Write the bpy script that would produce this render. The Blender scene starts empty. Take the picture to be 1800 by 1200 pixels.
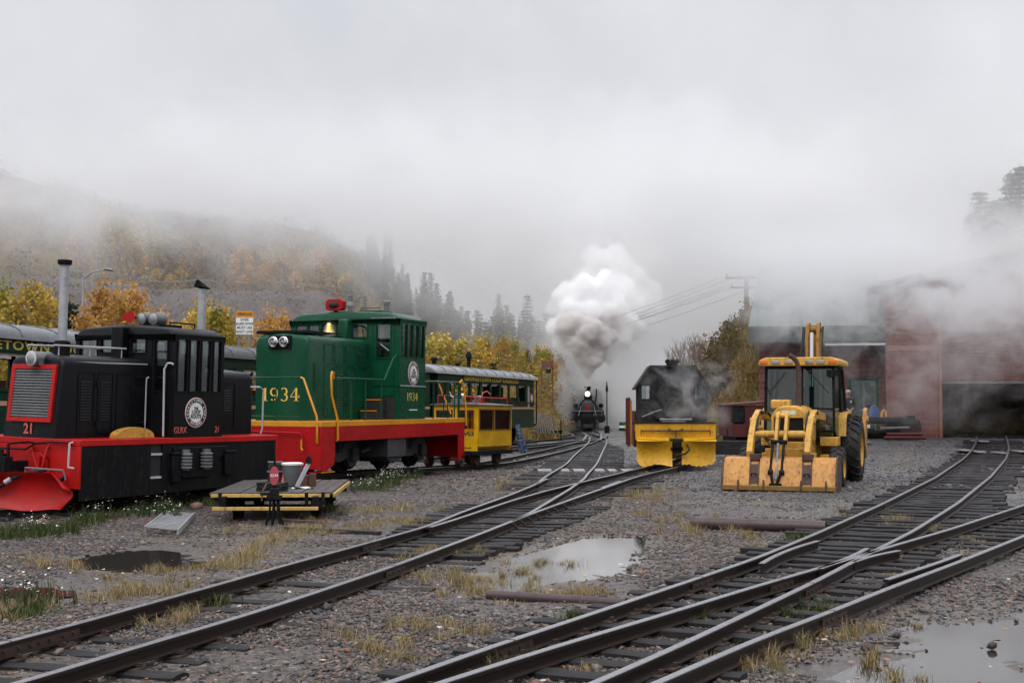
import bpy, bmesh, math, random
import numpy as np
from mathutils import Vector, Matrix
random.seed(7); rng = np.random.default_rng(7)
sc = bpy.context.scene
col = sc.collection
rad = math.radians
# ---------------------------------------------------------------- camera
F_PX = 2400.0; PIT = math.atan(106/2400.0); CZ = 1.76
cd = bpy.data.cameras.new('camera'); cam = bpy.data.objects.new('camera', cd); col.objects.link(cam)
cd.sensor_width = 36; cd.lens = 36*F_PX/1800; cd.clip_end = 3000; cd.clip_start = .1
cam.location = (0, 0, CZ); cam.rotation_euler = (math.pi/2+PIT, 0, 0)
sc.camera = cam
# ---------------------------------------------------------------- world, sun, exposure
w = bpy.data.worlds.new('World'); sc.world = w; w.use_nodes = True
nt = w.node_tree; bg = nt.nodes['Background']
sky = nt.nodes.new('ShaderNodeTexSky'); sky.sky_type = 'NISHITA'; sky.sun_disc = False
SUN_EL, SUN_ROT = 52, 200
sky.sun_elevation = rad(SUN_EL); sky.sun_rotation = rad(SUN_ROT); sky.air_density = 1.0; sky.dust_density = 4.0
hs = nt.nodes.new('ShaderNodeHueSaturation'); hs.inputs['Saturation'].default_value = .12
nt.links.new(sky.outputs[0], hs.inputs['Color'])
mx = nt.nodes.new('ShaderNodeMix'); mx.data_type = 'RGBA'; mx.inputs[0].default_value = .72
nt.links.new(hs.outputs[0], mx.inputs[6])
# soft cloud-layer tone, brighter overhead, slow blotches
tc = nt.nodes.new('ShaderNodeTexCoord'); ns = nt.nodes.new('ShaderNodeTexNoise')
ns.inputs['Scale'].default_value = 3.4; ns.inputs['Detail'].default_value = 6; ns.inputs['Roughness'].default_value = .55
cr = nt.nodes.new('ShaderNodeValToRGB'); cr.color_ramp.elements[0].position = .3; cr.color_ramp.elements[1].position = .7
cr.color_ramp.elements[0].color = (4.9, 5.05, 5.5, 1); cr.color_ramp.elements[1].color = (6.9, 6.95, 7.3, 1)
nt.links.new(tc.outputs['Generated'], ns.inputs['Vector']); nt.links.new(ns.outputs['Fac'], cr.inputs['Fac'])
nt.links.new(cr.outputs[0], mx.inputs[7])
# an overcast sky is about three times brighter overhead than at the horizon
sxz = nt.nodes.new('ShaderNodeSeparateXYZ'); nt.links.new(tc.outputs['Generated'], sxz.inputs[0])
zr_ = nt.nodes.new('ShaderNodeValToRGB'); e_ = zr_.color_ramp.elements; e_[0].position = 0; e_[0].color = (.36, .36, .36, 1); e_[1].position = .9; e_[1].color = (1, 1, 1, 1)
e2 = zr_.color_ramp.elements.new(.30); e2.color = (.43, .43, .43, 1); nt.links.new(sxz.outputs[2], zr_.inputs['Fac'])
mu = nt.nodes.new('ShaderNodeMix'); mu.data_type = 'RGBA'; mu.blend_type = 'MULTIPLY'; mu.inputs[0].default_value = 1; nt.links.new(mx.outputs[2], mu.inputs[6]); nt.links.new(zr_.outputs[0], mu.inputs[7])
m2 = nt.nodes.new('ShaderNodeVectorMath'); m2.operation = 'SCALE'; m2.inputs['Scale'].default_value = 2.6; nt.links.new(mu.outputs[2], m2.inputs[0]); nt.links.new(m2.outputs[0], bg.inputs['Color'])
bg.inputs['Strength'].default_value = .13
sl = bpy.data.lights.new('sun', 'SUN'); so = bpy.data.objects.new('sun', sl); col.objects.link(so)
sl.energy = .6; sl.angle = rad(35); sl.color = (1, .97, .93)
so.rotation_euler = (rad(90-SUN_EL), 0, rad(180-SUN_ROT))
sc.view_settings.view_transform = 'Standard'; sc.view_settings.look = 'None'
sc.view_settings.exposure = -0.05; sc.view_settings.gamma = 1
cy = sc.cycles
cy.use_denoising = True; cy.max_bounces = 32; cy.diffuse_bounces = 2; cy.glossy_bounces = 2
cy.transmission_bounces = 6; cy.transparent_max_bounces = 12; cy.volume_bounces = 24
cy.volume_step_rate = 1.0; cy.volume_max_steps = 256; cy.use_adaptive_sampling = True; cy.adaptive_threshold = .02
cy.caustics_reflective = False; cy.caustics_refractive = False
# ---------------------------------------------------------------- helpers
def ss(a, b, v):
    t = np.clip((np.asarray(v, float)-a)/(b-a), 0, 1); return t*t*(3-2*t)
def _h(ix, iy, s):
    n = (ix.astype(np.int64)*374761393 + iy.astype(np.int64)*668265263 + s*1274126177) & 0xffffffff
    n = ((n ^ (n >> 13))*1103515245) & 0xffffffff
    n = ((n ^ (n >> 16))*2246822519) & 0xffffffff
    return ((n >> 8) & 0xffff)/65535.0
def vn(x, y, s=0):
    x = np.asarray(x, float); y = np.asarray(y, float)
    ix = np.floor(x); iy = np.floor(y); fx = x-ix; fy = y-iy
    fx = fx*fx*(3-2*fx); fy = fy*fy*(3-2*fy)
    a = _h(ix, iy, s); b = _h(ix+1, iy, s); c = _h(ix, iy+1, s); d = _h(ix+1, iy+1, s)
    return a+(b-a)*fx+(c-a)*fy+(a-b-c+d)*fx*fy
def fbm(x, y, o=4, s=0):
    v = 0; a = .5; t = 0
    for k in range(o):
        v = v+a*vn(x, y, s+k*17); t += a; a *= .5; x = np.asarray(x)*2.03; y = np.asarray(y)*2.03
    return v/t
def hh(x, y):                                   # broad lie of the land
    x = np.asarray(x, float); y = np.asarray(y, float)
    return (-.25*ss(28, 44, y)*(1-ss(4, 7, x)) - .25*ss(44, 100, y)*(1-ss(6, 14, x))
            + .45*ss(38, 54, y)*ss(7, 12, x))
def ray(px, py):
    c, s = math.cos(PIT), math.sin(PIT)
    a, b = (px-900)/F_PX, (600-py)/F_PX
    return np.array([a, c-b*s, s+b*c])
def G(px, py, dz=0.0):                          # where the photograph's point meets the ground (+dz)
    d = ray(px, py); t = 20.0
    for _ in range(60):
        p = d*t; z = hh(p[0], p[1])+dz
        t2 = (z-CZ)/d[2]; t += .5*(min(max(t2, 1), 400)-t)
    p = d*t; return (p[0], p[1], float(hh(p[0], p[1])+dz))
def at(px, py, Y):                              # a point at forward distance Y
    d = ray(px, py); t = Y/d[1]; return (d[0]*t, Y, CZ+d[2]*t)

def tag(o, label=None, cat=None, group=None, kind=None):
    if label: o['label'] = label
    if cat: o['category'] = cat
    if group: o['group'] = group
    if kind: o['kind'] = kind
    return o
def empty(name, label, cat, loc=(0, 0, 0), rz=0.0, group=None, M=None):
    o = bpy.data.objects.new(name, None); col.objects.link(o); o.empty_display_size = .2
    if M is not None: o.matrix_world = M
    else: o.location = loc; o.rotation_euler = (0, 0, rz)
    tag(o, label, cat, group); return o
def copy_tree(o, parent=None, loc=None, rz=None, scale=None, label=None):
    c = o.copy(); col.objects.link(c)
    if parent is not None: c.parent = parent
    if loc is not None: c.location = loc
    if rz is not None: c.rotation_euler = (0, 0, rz)
    if scale is not None: c.scale = scale if isinstance(scale, tuple) else (scale,)*3
    if label: c['label'] = label
    for ch in list(o.children): copy_tree(ch, c)
    return c
class MB:
    def __init__(s, flip=False): s.v = []; s.f = []; s.flip = flip; s.c = []
    def add(s, vs, fs):
        n = len(s.v)
        s.v += [(v[0], -v[1] if s.flip else v[1], v[2]) for v in vs]
        s.f += [tuple(i+n for i in f) for f in fs]; return s
    def box(s, a, b, M=None):
        x0, y0, z0 = a; x1, y1, z1 = b
        vs = [(x0,y0,z0),(x1,y0,z0),(x1,y1,z0),(x0,y1,z0),(x0,y0,z1),(x1,y0,z1),(x1,y1,z1),(x0,y1,z1)]
        if M is not None: vs = [tuple(M @ Vector(v)) for v in vs]
        return s.add(vs, [(0,3,2,1),(4,5,6,7),(0,1,5,4),(1,2,6,5),(2,3,7,6),(3,0,4,7)])
    def cbox(s, c, d, rot=None):
        M = Matrix.Translation(c)
        if rot is not None: M = M @ (rot.to_4x4() if hasattr(rot, 'to_4x4') else Matrix.Rotation(rot, 4, 'Z'))
        h = [q/2 for q in d]
        return s.box((-h[0],-h[1],-h[2]), tuple(h), M)
    def bar(s, p, q, w, h=None):                # rectangular bar between two points
        p = Vector(p); q = Vector(q); d = q-p; L = d.length
        M = Matrix.Translation(p) @ d.to_track_quat('X', 'Z').to_matrix().to_4x4()
        h = h or w; return s.box((0, -w/2, -h/2), (L, w/2, h/2), M)
    def tube(s, pts, r, n=8, cap=True, closed=False):
        pts = [Vector(p) for p in pts]; m = len(pts); vs = []; fs = []
        rr = r if isinstance(r, (list, tuple)) else [r]*m
        up = None
        for i, p in enumerate(pts):
            t = (pts[min(i+1, m-1)]-pts[max(i-1, 0)])
            if t.length < 1e-9: t = Vector((0, 0, 1))
            t.normalize()
            if up is None: up = Vector((0, 0, 1)) if abs(t.z) < .9 else Vector((1, 0, 0))
            a = up-t*up.dot(t); a.normalize(); up = a; b = t.cross(a)
            for k in range(n):
                an = 2*math.pi*k/n; vs.append(tuple(p+(a*math.cos(an)+b*math.sin(an))*rr[i]))
        for i in range(m-1):
            for k in range(n):
                k2 = (k+1) % n; fs.append((i*n+k, i*n+k2, (i+1)*n+k2, (i+1)*n+k))
        if cap: fs.append(tuple(range(n-1, -1, -1))); fs.append(tuple((m-1)*n+k for k in range(n)))
        return s.add(vs, fs)
    def cyl(s, p, q, r, n=20, r2=None): return s.tube([p, q], [r, r if r2 is None else r2], n)
    def lathe(s, prof, n=24, M=None):           # prof: (radius, height) about Z, closed by caps
        vs = []; fs = []; m = len(prof)
        for (r, z) in prof:
            for k in range(n):
                a = 2*math.pi*k/n; v = (r*math.cos(a), r*math.sin(a), z); vs.append(tuple(M @ Vector(v)) if M is not None else v)
        for i in range(m-1):
            for k in range(n):
                k2 = (k+1) % n; fs.append((i*n+k, i*n+k2, (i+1)*n+k2, (i+1)*n+k))
        fs.append(tuple(range(n-1, -1, -1))); fs.append(tuple((m-1)*n+k for k in range(n)))
        return s.add(vs, fs)
    def loft(s, rings, cap=True, closed=True):
        n = len(rings[0]); vs = [tuple(v) for r in rings for v in r]; fs = []
        for i in range(len(rings)-1):
            for k in range(n if closed else n-1):
                k2 = (k+1) % n; fs.append((i*n+k, i*n+k2, (i+1)*n+k2, (i+1)*n+k))
        if cap and closed: fs.append(tuple(range(n-1, -1, -1))); fs.append(tuple((len(rings)-1)*n+k for k in range(n)))
        return s.add(vs, fs)
    def prism(s, poly, axis, a, b):             # 2-D outline extruded along axis from a to b
        def mk(u, v, t): return {'x': (t, u, v), 'y': (u, t, v), 'z': (u, v, t)}[axis]
        n = len(poly); vs = [mk(u, v, a) for u, v in poly]+[mk(u, v, b) for u, v in poly]
        fs = [tuple(range(n-1, -1, -1)), tuple(range(n, 2*n))]+[(k, (k+1) % n, n+(k+1) % n, n+k) for k in range(n)]
        return s.add(vs, fs)
    def holed(s, axis, t0, t1, rect, holes):    # a wall with rectangular openings
        (u0, v0, u1, v1) = rect
        us = sorted({u0, u1, *[h[0] for h in holes], *[h[2] for h in holes]}); vs_ = sorted({v0, v1, *[h[1] for h in holes], *[h[3] for h in holes]})
        us = [u for u in us if u0 <= u <= u1]; vs_ = [v for v in vs_ if v0 <= v <= v1]
        def solid(i, j):
            if i < 0 or j < 0 or i >= len(us)-1 or j >= len(vs_)-1: return False
            cu = (us[i]+us[i+1])/2; cv = (vs_[j]+vs_[j+1])/2
            return not any(h[0] < cu < h[2] and h[1] < cv < h[3] for h in holes)
        def mk(u, v, t): return {'x': (t, u, v), 'y': (u, t, v), 'z': (u, v, t)}[axis]
        for i in range(len(us)-1):
            for j in range(len(vs_)-1):
                if not solid(i, j): continue
                a, b, c, d = us[i], us[i+1], vs_[j], vs_[j+1]
                V = [mk(a,c,t0),mk(b,c,t0),mk(b,d,t0),mk(a,d,t0),mk(a,c,t1),mk(b,c,t1),mk(b,d,t1),mk(a,d,t1)]
                Fs = [(0,3,2,1),(4,5,6,7)]
                if not solid(i, j-1): Fs.append((0,1,5,4))
                if not solid(i+1, j): Fs.append((1,2,6,5))
                if not solid(i, j+1): Fs.append((2,3,7,6))
                if not solid(i-1, j): Fs.append((3,0,4,7))
                s.add(V, Fs)
        return s
    def build(s, name, mat, parent=None, bevel=0.0, smooth=True, recalc=True, ang=38, seg=2):
        me = bpy.data.meshes.new(name); me.from_pydata(s.v, [], s.f)
        if recalc:
            bm = bmesh.new(); bm.from_mesh(me); bmesh.ops.remove_doubles(bm, verts=bm.verts, dist=1e-5)
            bmesh.ops.recalc_face_normals(bm, faces=bm.faces); bm.to_mesh(me); bm.free()
        me.materials.append(mat)
        if smooth:
            me.polygons.foreach_set('use_smooth', [True]*len(me.polygons)); me.set_sharp_from_angle(angle=rad(ang))
        o = bpy.data.objects.new(name, me); col.objects.link(o)
        if parent is not None: o.parent = parent
        if bevel:
            b = o.modifiers.new('bevel', 'BEVEL'); b.width = bevel; b.segments = seg; b.limit_method = 'ANGLE'; b.angle_limit = rad(40)
        return o
def circle(c, r, n, f):                         # ring of points, f maps (a,b)->3D
    return [f(c[0]+r*math.cos(2*math.pi*k/n), c[1]+r*math.sin(2*math.pi*k/n)) for k in range(n)]
def npmesh(name, V, Fq, mat, color=None, smooth=False, parent=None):
    """fast mesh from numpy arrays; Fq (n,3|4)"""
    me = bpy.data.meshes.new(name); V = np.ascontiguousarray(V, np.float32); Fq = np.ascontiguousarray(Fq, np.int32)
    n, k = Fq.shape
    me.vertices.add(len(V)); me.vertices.foreach_set('co', V.ravel())
    me.loops.add(n*k); me.loops.foreach_set('vertex_index', Fq.ravel())
    me.polygons.add(n); me.polygons.foreach_set('loop_start', np.arange(0, n*k, k, dtype=np.int32))
    me.update(calc_edges=True)
    if color is not None:
        ca = me.color_attributes.new('Col', 'FLOAT_COLOR', 'POINT')
        c4 = np.ones((len(V), 4), np.float32); c4[:, :3] = color; ca.data.foreach_set('color', c4.ravel())
    if smooth: me.polygons.foreach_set('use_smooth', np.ones(n, bool))
    me.materials.append(mat); o = bpy.data.objects.new(name, me); col.objects.link(o)
    if parent is not None: o.parent = parent
    return o
# ---------------------------------------------------------------- materials
class NT:
    def __init__(s, name):
        s.m = bpy.data.materials.new(name); s.m.use_nodes = True; s.t = s.m.node_tree; s.p = s.t.nodes['Principled BSDF']
        s.out = s.t.nodes['Material Output']
    def n(s, typ, **kw):
        n = s.t.nodes.new('ShaderNode'+typ)
        for k, v in kw.items():
            if k in n.inputs: n.inputs[k].default_value = v
            else: setattr(n, k, v)
        return n
    def l(s, a, b): s.t.links.new(a, b)
    def noise(s, scale, detail=4, rough=.55, vec=None, out='Fac'):
        n = s.n('TexNoise'); n.inputs['Scale'].default_value = scale; n.inputs['Detail'].default_value = detail; n.inputs['Roughness'].default_value = rough
        if vec is not None: s.l(vec, n.inputs['Vector'])
        return n.outputs[out]
    def ramp(s, src, stops, interp='LINEAR'):
        r = s.n('ValToRGB'); r.color_ramp.interpolation = interp; e = r.color_ramp.elements
        while len(e) < len(stops): e.new(.5)
        for i, (p, c) in enumerate(stops): e[i].position = p; e[i].color = (c if isinstance(c, tuple) and len(c) > 2 else (c, c, c))[:3]+(1,)
        s.l(src, r.inputs['Fac']); return r.outputs[0]
    def mix(s, fac, a, b, mode='MIX'):
        m = s.n('Mix', data_type='RGBA', blend_type=mode)
        for v, i in ((fac, 0), (a, 6), (b, 7)):
            if isinstance(v, (int, float)): m.inputs[i].default_value = v
            elif isinstance(v, tuple): m.inputs[i].default_value = v[:3]+(1,)
            else: s.l(v, m.inputs[i])
        return m.outputs[2]
    def math(s, op, a, b=None, clamp=False):
        m = s.n('Math', operation=op, use_clamp=clamp)
        for v, i in ((a, 0), (b, 1)):
            if v is None: continue
            if isinstance(v, (int, float)): m.inputs[i].default_value = v
            else: s.l(v, m.inputs[i])
        return m.outputs[0]
    def bump(s, h, strength=.3, dist=.02):
        b = s.n('Bump'); b.inputs['Strength'].default_value = strength; b.inputs['Distance'].default_value = dist
        s.l(h, b.inputs['Height']); s.l(b.outputs[0], s.p.inputs['Normal']); return b
    def coord(s, which='Object', scale=None):
        t = s.n('TexCoord').outputs[which]
        if scale is None: return t
        m = s.n('Mapping'); m.inputs['Scale'].default_value = scale; s.l(t, m.inputs['Vector']); return m.outputs[0]
    def set(s, **kw):
        for k, v in kw.items():
            k = k.replace('_', ' '); i = s.p.inputs[k]
            if isinstance(v, (int, float)): i.default_value = v
            elif isinstance(v, tuple): i.default_value = v[:3]+(1,)
            else: s.l(v, i)
        return s
def lerp(a, b, t): return tuple(a[i]+(b[i]-a[i])*t for i in range(3))
def paint(name, c, rough=.35, dirt=.25, dc=(.05, .04, .035), metallic=0.0, streak=True, rust=0.0, coat=.12, bump=.05, spec=.35):
    """weathered, rain-wet painted metal"""
    m = NT(name); v = m.coord()
    n1 = m.noise(1.7, 6, .65, v); n2 = m.noise(11, 5, .6, v)
    vs = m.coord(scale=(9, 9, .9)); n3 = m.noise(1.6, 4, .6, vs)
    base = m.mix(m.ramp(n1, [(.3, 0.0), (.75, 1.0)]), lerp(c, (0, 0, 0), .25), tuple(min(1, q*1.22+.001) for q in c))
    f = m.math('MULTIPLY', m.ramp(m.mix(.5, n2, n3) if streak else n2, [(.5, 0.0), (.72, 1.0)]), dirt, True)
    base = m.mix(f, base, dc)
    if rust > 0:
        r = m.ramp(m.noise(9, 10, .78, v), [(.60-.10*rust, 0.0), (.70-.08*rust, .9)])
        base = m.mix(r, base, m.mix(n2, (.06, .022, .010), (.18, .065, .022)))
    m.set(Base_Color=base, Metallic=metallic)
    m.set(Roughness=m.ramp(n2, [(.3, rough*.75), (.75, min(1, rough*1.5))]))
    m.p.inputs['Specular IOR Level'].default_value = spec
    m.p.inputs['Coat Weight'].default_value = coat; m.p.inputs['Coat Roughness'].default_value = .12
    m.bump(m.mix(.4, n1, n2), bump, .01)
    return m.m
# ================================================================= GROUND
PUD = [  # (polygon in photo pixels, water level, depth)
 ([(832,1028),(850,1008),(890,990),(930,978),(985,962),(1030,948),(1080,941),(1112,939),(1110,952),(1102,968),(1112,985),(1095,1003),(1050,1008),(1010,1014),(960,1018),(915,1030),(870,1034)], -.012, .05),
 ([(1400,1240),(1445,1196),(1500,1172),(1545,1150),(1562,1128),(1585,1100),(1640,1094),(1720,1090),(1830,1078),(1850,1240)], -.012, .045),
 ([(128,982),(150,974),(200,968),(260,966),(310,972),(362,984),(350,996),(300,1000),(240,1000),(180,998),(145,992)], -.012, .05),
 ([(-40,1036),(10,1029),(60,1030),(112,1032),(108,1042),(60,1048),(10,1046),(-40,1048)], -.012, .05),
]
def inpoly_sd(x, y, poly):                      # signed distance, + inside
    n = len(poly); d = np.full(x.shape, 1e9); ins = np.zeros(x.shape, bool)
    for i in range(n):
        ax, ay = poly[i]; bx, by = poly[(i+1) % n]
        ex, ey = bx-ax, by-ay; t = np.clip(((x-ax)*ex+(y-ay)*ey)/(ex*ex+ey*ey+1e-12), 0, 1)
        d = np.minimum(d, np.hypot(x-ax-t*ex, y-ay-t*ey))
        c = ((ay > y) != (by > y)) & (x < (bx-ax)*(y-ay)/(by-ay+1e-12)+ax); ins ^= c
    return np.where(ins, d, -d)
PUDW = []
for poly, lv, dp in PUD:
    PUDW.append(([G(*p)[:2] for p in poly], lv, dp))
def pudmask(x, y):
    """0..1 hollow strength"""
    m = np.zeros(np.shape(x))
    wob = (fbm(x*1.3, y*1.3, 4, 5)-.5)*1.1+(fbm(x*6, y*6, 3, 9)-.5)*.45
    for poly, lv, dp in PUDW:
        sd = inpoly_sd(x, y, poly)+wob*.9
        m = np.maximum(m, ss(-.28, .22, sd)*(dp/.05))
    return m
def ground_z(x, y):
    near = np.exp(-np.clip(y-8, 0, None)/30)
    z = hh(x, y)+(fbm(x*.35, y*.35, 3, 1)-.5)*.10*ss(6, 9, y)+((fbm(x*2.3, y*2.3, 3, 2)-.5)*.035+(fbm(x*14, y*14, 2, 3)-.5)*.018)*near
    m = pudmask(x, y)
    return z*(1-.75*np.clip(m, 0, 1))+hh(x, y)*.75*np.clip(m, 0, 1)-.045*m
TRK = {}                                         # rail polylines in the photo, railhead height .14
TRK['A'] = [(-120,1162),(0,1129),(120,1100),(240,1065),(360,1033),(493,994.7),(626.7,958.7),(752,924),(815,898),(895,870),(943.7,850),(975,827.5),(1007,802),(1028,784),(1036,775),(1037,768),(1030,763),(1022,760)]
TRK['B'] = [(-120,1240),(40,1199),(160,1160),(280,1124),(360,1102),(520,1052),(680,998),(840,939),(925,905.5),(1007.5,876),(1090,847.5),(1205,815),(1255,801)]
TRK['C'] = [(900,915),(925,905),(1000,860),(1027,841),(1042.5,822.5),(1057.5,797),(1066,779),(1066,771),(1056,766),(1042,762)]
TRK['D'] = [(755,926),(800,912.5),(900,879),(960,862),(1022,847),(1075,835),(1155,815),(1200,803)]
TRK['R1'] = [(560,1240),(686,1199),(853,1139),(1000,1091),(1180,1031),(1330,980),(1430,939),(1547,887),(1644,839),(1693,806),(1710,788),(1716,776),(1717,767)]
TRK['R3'] = [(950,1240),(1040,1201),(1180,1140),(1330,1070),(1430,1022.5),(1500,986),(1605.5,932.5),(1683,884),(1741.7,837),(1768,806),(1774,787),(1771,775),(1768,766)]
TRK['R2'] = [(650,1240),(770,1200),(960,1140),(1180,1075),(1330,1029),(1500,980),(1560,961),(1664,931.5),(1800,887),(1900,856)]
TRK['R4'] = [(1060,1240),(1155,1199),(1330,1122.5),(1450,1078),(1566.7,1031),(1683,987.7),(1800,941),(1900,905)]
def smoothline(P, step=.25):
    P = np.array(P, float); d = np.r_[0, np.cumsum(np.hypot(*np.diff(P[:, :2], axis=0).T))]
    n = max(int(d[-1]/step), 4); t = np.linspace(0, d[-1], n)
    Q = np.c_[np.interp(t, d, P[:, 0]), np.interp(t, d, P[:, 1])]
    k = max(3, int(2.2/step) | 1); ker = np.hanning(k+2)[1:-1]; ker /= ker.sum()
    for c in (0, 1):
        e = np.r_[2*Q[0, c]-Q[1:k//2+1, c][::-1], Q[:, c], 2*Q[-1, c]-Q[-k//2:-1, c][::-1]]
        Q[:, c] = np.convolve(e, ker, 'valid')[:len(Q)]
    return Q
RAILW = {k: smoothline([G(px, py, .14)[:2] for px, py in v]) for k, v in TRK.items()}
def nearest_d(x, y, Q):
    d = np.full(np.shape(x), 1e9)
    for q in Q[::3]: d = np.minimum(d, np.hypot(x-q[0], y-q[1]))
    return d
# --- ground sheet
rows = np.exp(np.arange(math.log(5.5), math.log(900), .0075)); us = np.concatenate([np.linspace(-3, -.62, 40)[:-1], np.linspace(-.62, .62, 560), np.linspace(.62, 3, 40)[1:]])
YY, UU = np.meshgrid(rows, us, indexing='ij'); XX = UU*YY
ZZ = ground_z(XX, YY)
pm = pudmask(XX, YY); pmw = np.zeros(XX.shape)
for poly_, lv_, dp_ in PUDW: pmw = np.maximum(pmw, ss(-.75, -.05, inpoly_sd(XX, YY, poly_)+(fbm(XX*2, YY*2, 3, 6)-.5)*.5))
near_tr = np.minimum(nearest_d(XX, YY, RAILW['A']), nearest_d(XX, YY, RAILW['B']))
near_tr2 = np.minimum(nearest_d(XX, YY, RAILW['R2']), nearest_d(XX, YY, RAILW['R4']))
mud = np.clip(pmw*.9+ss(.50, .62, fbm(XX*.5, YY*.5, 4, 21))*ss(-1, 4, XX)*.6+ss(1.2, 3.2, XX)*ss(15, 11, YY)*.8, 0, 1)
moss = ss(.52, .66, fbm(XX*.9, YY*.9, 4, 33))*.8
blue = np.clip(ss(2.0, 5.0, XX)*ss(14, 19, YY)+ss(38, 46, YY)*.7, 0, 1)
nr, nc = XX.shape; idx = np.arange(nr*nc).reshape(nr, nc)
Fg = np.stack([idx[:-1, :-1], idx[:-1, 1:], idx[1:, 1:], idx[1:, :-1]], -1).reshape(-1, 4)
gm = NT('gravel'); v = gm.coord()
vo = gm.n('TexVoronoi'); vo.inputs['Scale'].default_value = 24; gm.l(v, vo.inputs['Vector'])
vb = gm.n('TexVoronoi'); vb.inputs['Scale'].default_value = 60; gm.l(v, vb.inputs['Vector'])
sep = gm.n('SeparateColor'); gm.l(vo.outputs['Color'], sep.inputs[0])
att = gm.n('VertexColor', layer_name='Col'); sa = gm.n('SeparateColor'); gm.l(att.outputs['Color'], sa.inputs[0])
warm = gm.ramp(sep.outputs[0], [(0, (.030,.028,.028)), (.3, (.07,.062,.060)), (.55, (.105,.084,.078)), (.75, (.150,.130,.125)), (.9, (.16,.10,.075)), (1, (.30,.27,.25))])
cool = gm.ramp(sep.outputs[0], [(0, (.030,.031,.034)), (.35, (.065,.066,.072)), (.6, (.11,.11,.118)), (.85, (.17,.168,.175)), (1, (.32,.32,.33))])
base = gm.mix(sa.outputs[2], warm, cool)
fine = gm.ramp(gm.noise(38, 5, .7, v), [(.3, .75), (.7, 1.6)])
base = gm.mix(1.0, base, fine, 'MULTIPLY')
big = gm.ramp(gm.noise(.55, 5, .6, v), [(.35, .46), (.7, .85)]); base = gm.mix(1.0, base, big, 'MULTIPLY')
mudc = gm.mix(gm.noise(6, 5, .6, v), (.045,.037,.033), (.105,.088,.078))
mf = gm.math('MULTIPLY', sa.outputs[0], gm.ramp(gm.noise(3.5, 6, .7, v), [(.35, .35), (.6, 1.0)]), True)
base = gm.mix(mf, base, mudc)
gf = gm.math('MULTIPLY', sa.outputs[1], gm.ramp(gm.noise(9, 5, .7, v), [(.45, 0.0), (.6, .8)]), True)
base = gm.mix(gf, base, gm.mix(gm.noise(3, 3, .5, v), (.10,.085,.028), (.21,.14,.055)))
gm.set(Base_Color=base, Roughness=gm.mix(mf, (.62,.62,.62), (.28,.28,.28)))
hgt = gm.math('ADD', gm.math('MULTIPLY', vo.outputs['Distance'], -1.0), gm.math('MULTIPLY', vb.outputs['Distance'], -.4))
hgt = gm.math('MULTIPLY', hgt, gm.math('SUBTRACT', 1.0, gm.math('MULTIPLY', mf, .8)))
gm.bump(hgt, .9, .035)
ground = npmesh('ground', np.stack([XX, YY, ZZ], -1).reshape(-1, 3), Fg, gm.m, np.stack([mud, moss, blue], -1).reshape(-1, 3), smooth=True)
tag(ground, kind='structure')
# --- puddle water
wm = NT('puddle_water'); wm.set(Base_Color=(.030,.026,.022), Roughness=.03, IOR=1.33)
wm.p.inputs['Specular IOR Level'].default_value = 1.0
wm.bump(wm.noise(9, 3, .5, wm.coord(scale=(1, 2.5, 1))), .03, .01)
wnames = ['grey sky-reflecting puddle in the gravel between the two track bundles', 'large muddy puddle in the foreground at lower right', 'dark puddle in front of the black locomotive', 'small puddle mirroring the red snow plow']
for (poly, lv, dp), nm in zip(PUDW, wnames):
    P = np.array(poly); c = P.mean(0); Q = c+(P-c)*1.28; z = float(hh(*c))+lv-.008
    mb = MB(); mb.add([(q[0], q[1], z) for q in Q], [tuple(range(len(Q)))])
    tag(mb.build('water', wm.m, recalc=False, smooth=False), nm, kind='structure')
# ================================================================= TRACKS
def rail_mat():
    m = NT('rail_steel'); g = m.n('NewGeometry'); s = m.n('SeparateXYZ'); m.l(g.outputs['Normal'], s.inputs[0])
    v = m.coord(); n = m.noise(14, 6, .7, v)
    side = m.mix(n, (.007,.005,.0045), (.034,.020,.015)); m.set(Base_Color=side, Roughness=.5, Metallic=.1); m.p.inputs['Specular IOR Level'].default_value = .25
    m.bump(n, .2, .006); return m.m
def head_mat():
    m = NT('worn_railhead'); v = m.coord(); n = m.noise(22, 5, .7, v)
    m.set(Base_Color=m.mix(n, (.20,.20,.22), (.40,.40,.43)), Metallic=.8, Roughness=m.ramp(n, [(.3, .22), (.7, .42)])); return m.m
MR, MH = rail_mat(), head_mat()
def tie_mat(i):
    m = NT('tie_timber'); v = m.coord(scale=(1.2, 16, 16)); n = m.noise(2.5, 8, .7, v)
    m.set(Base_Color=m.mix(m.ramp(n, [(.35, 0.0), (.65, 1.0)]), (.005,.0045,.005), (.036,.032,.033)), Roughness=m.ramp(n, [(.3, .45), (.7, .8)])); m.p.inputs['Specular IOR Level'].default_value = .22; m.bump(n, .8, .02); return m.m
MT = tie_mat(0)
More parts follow.
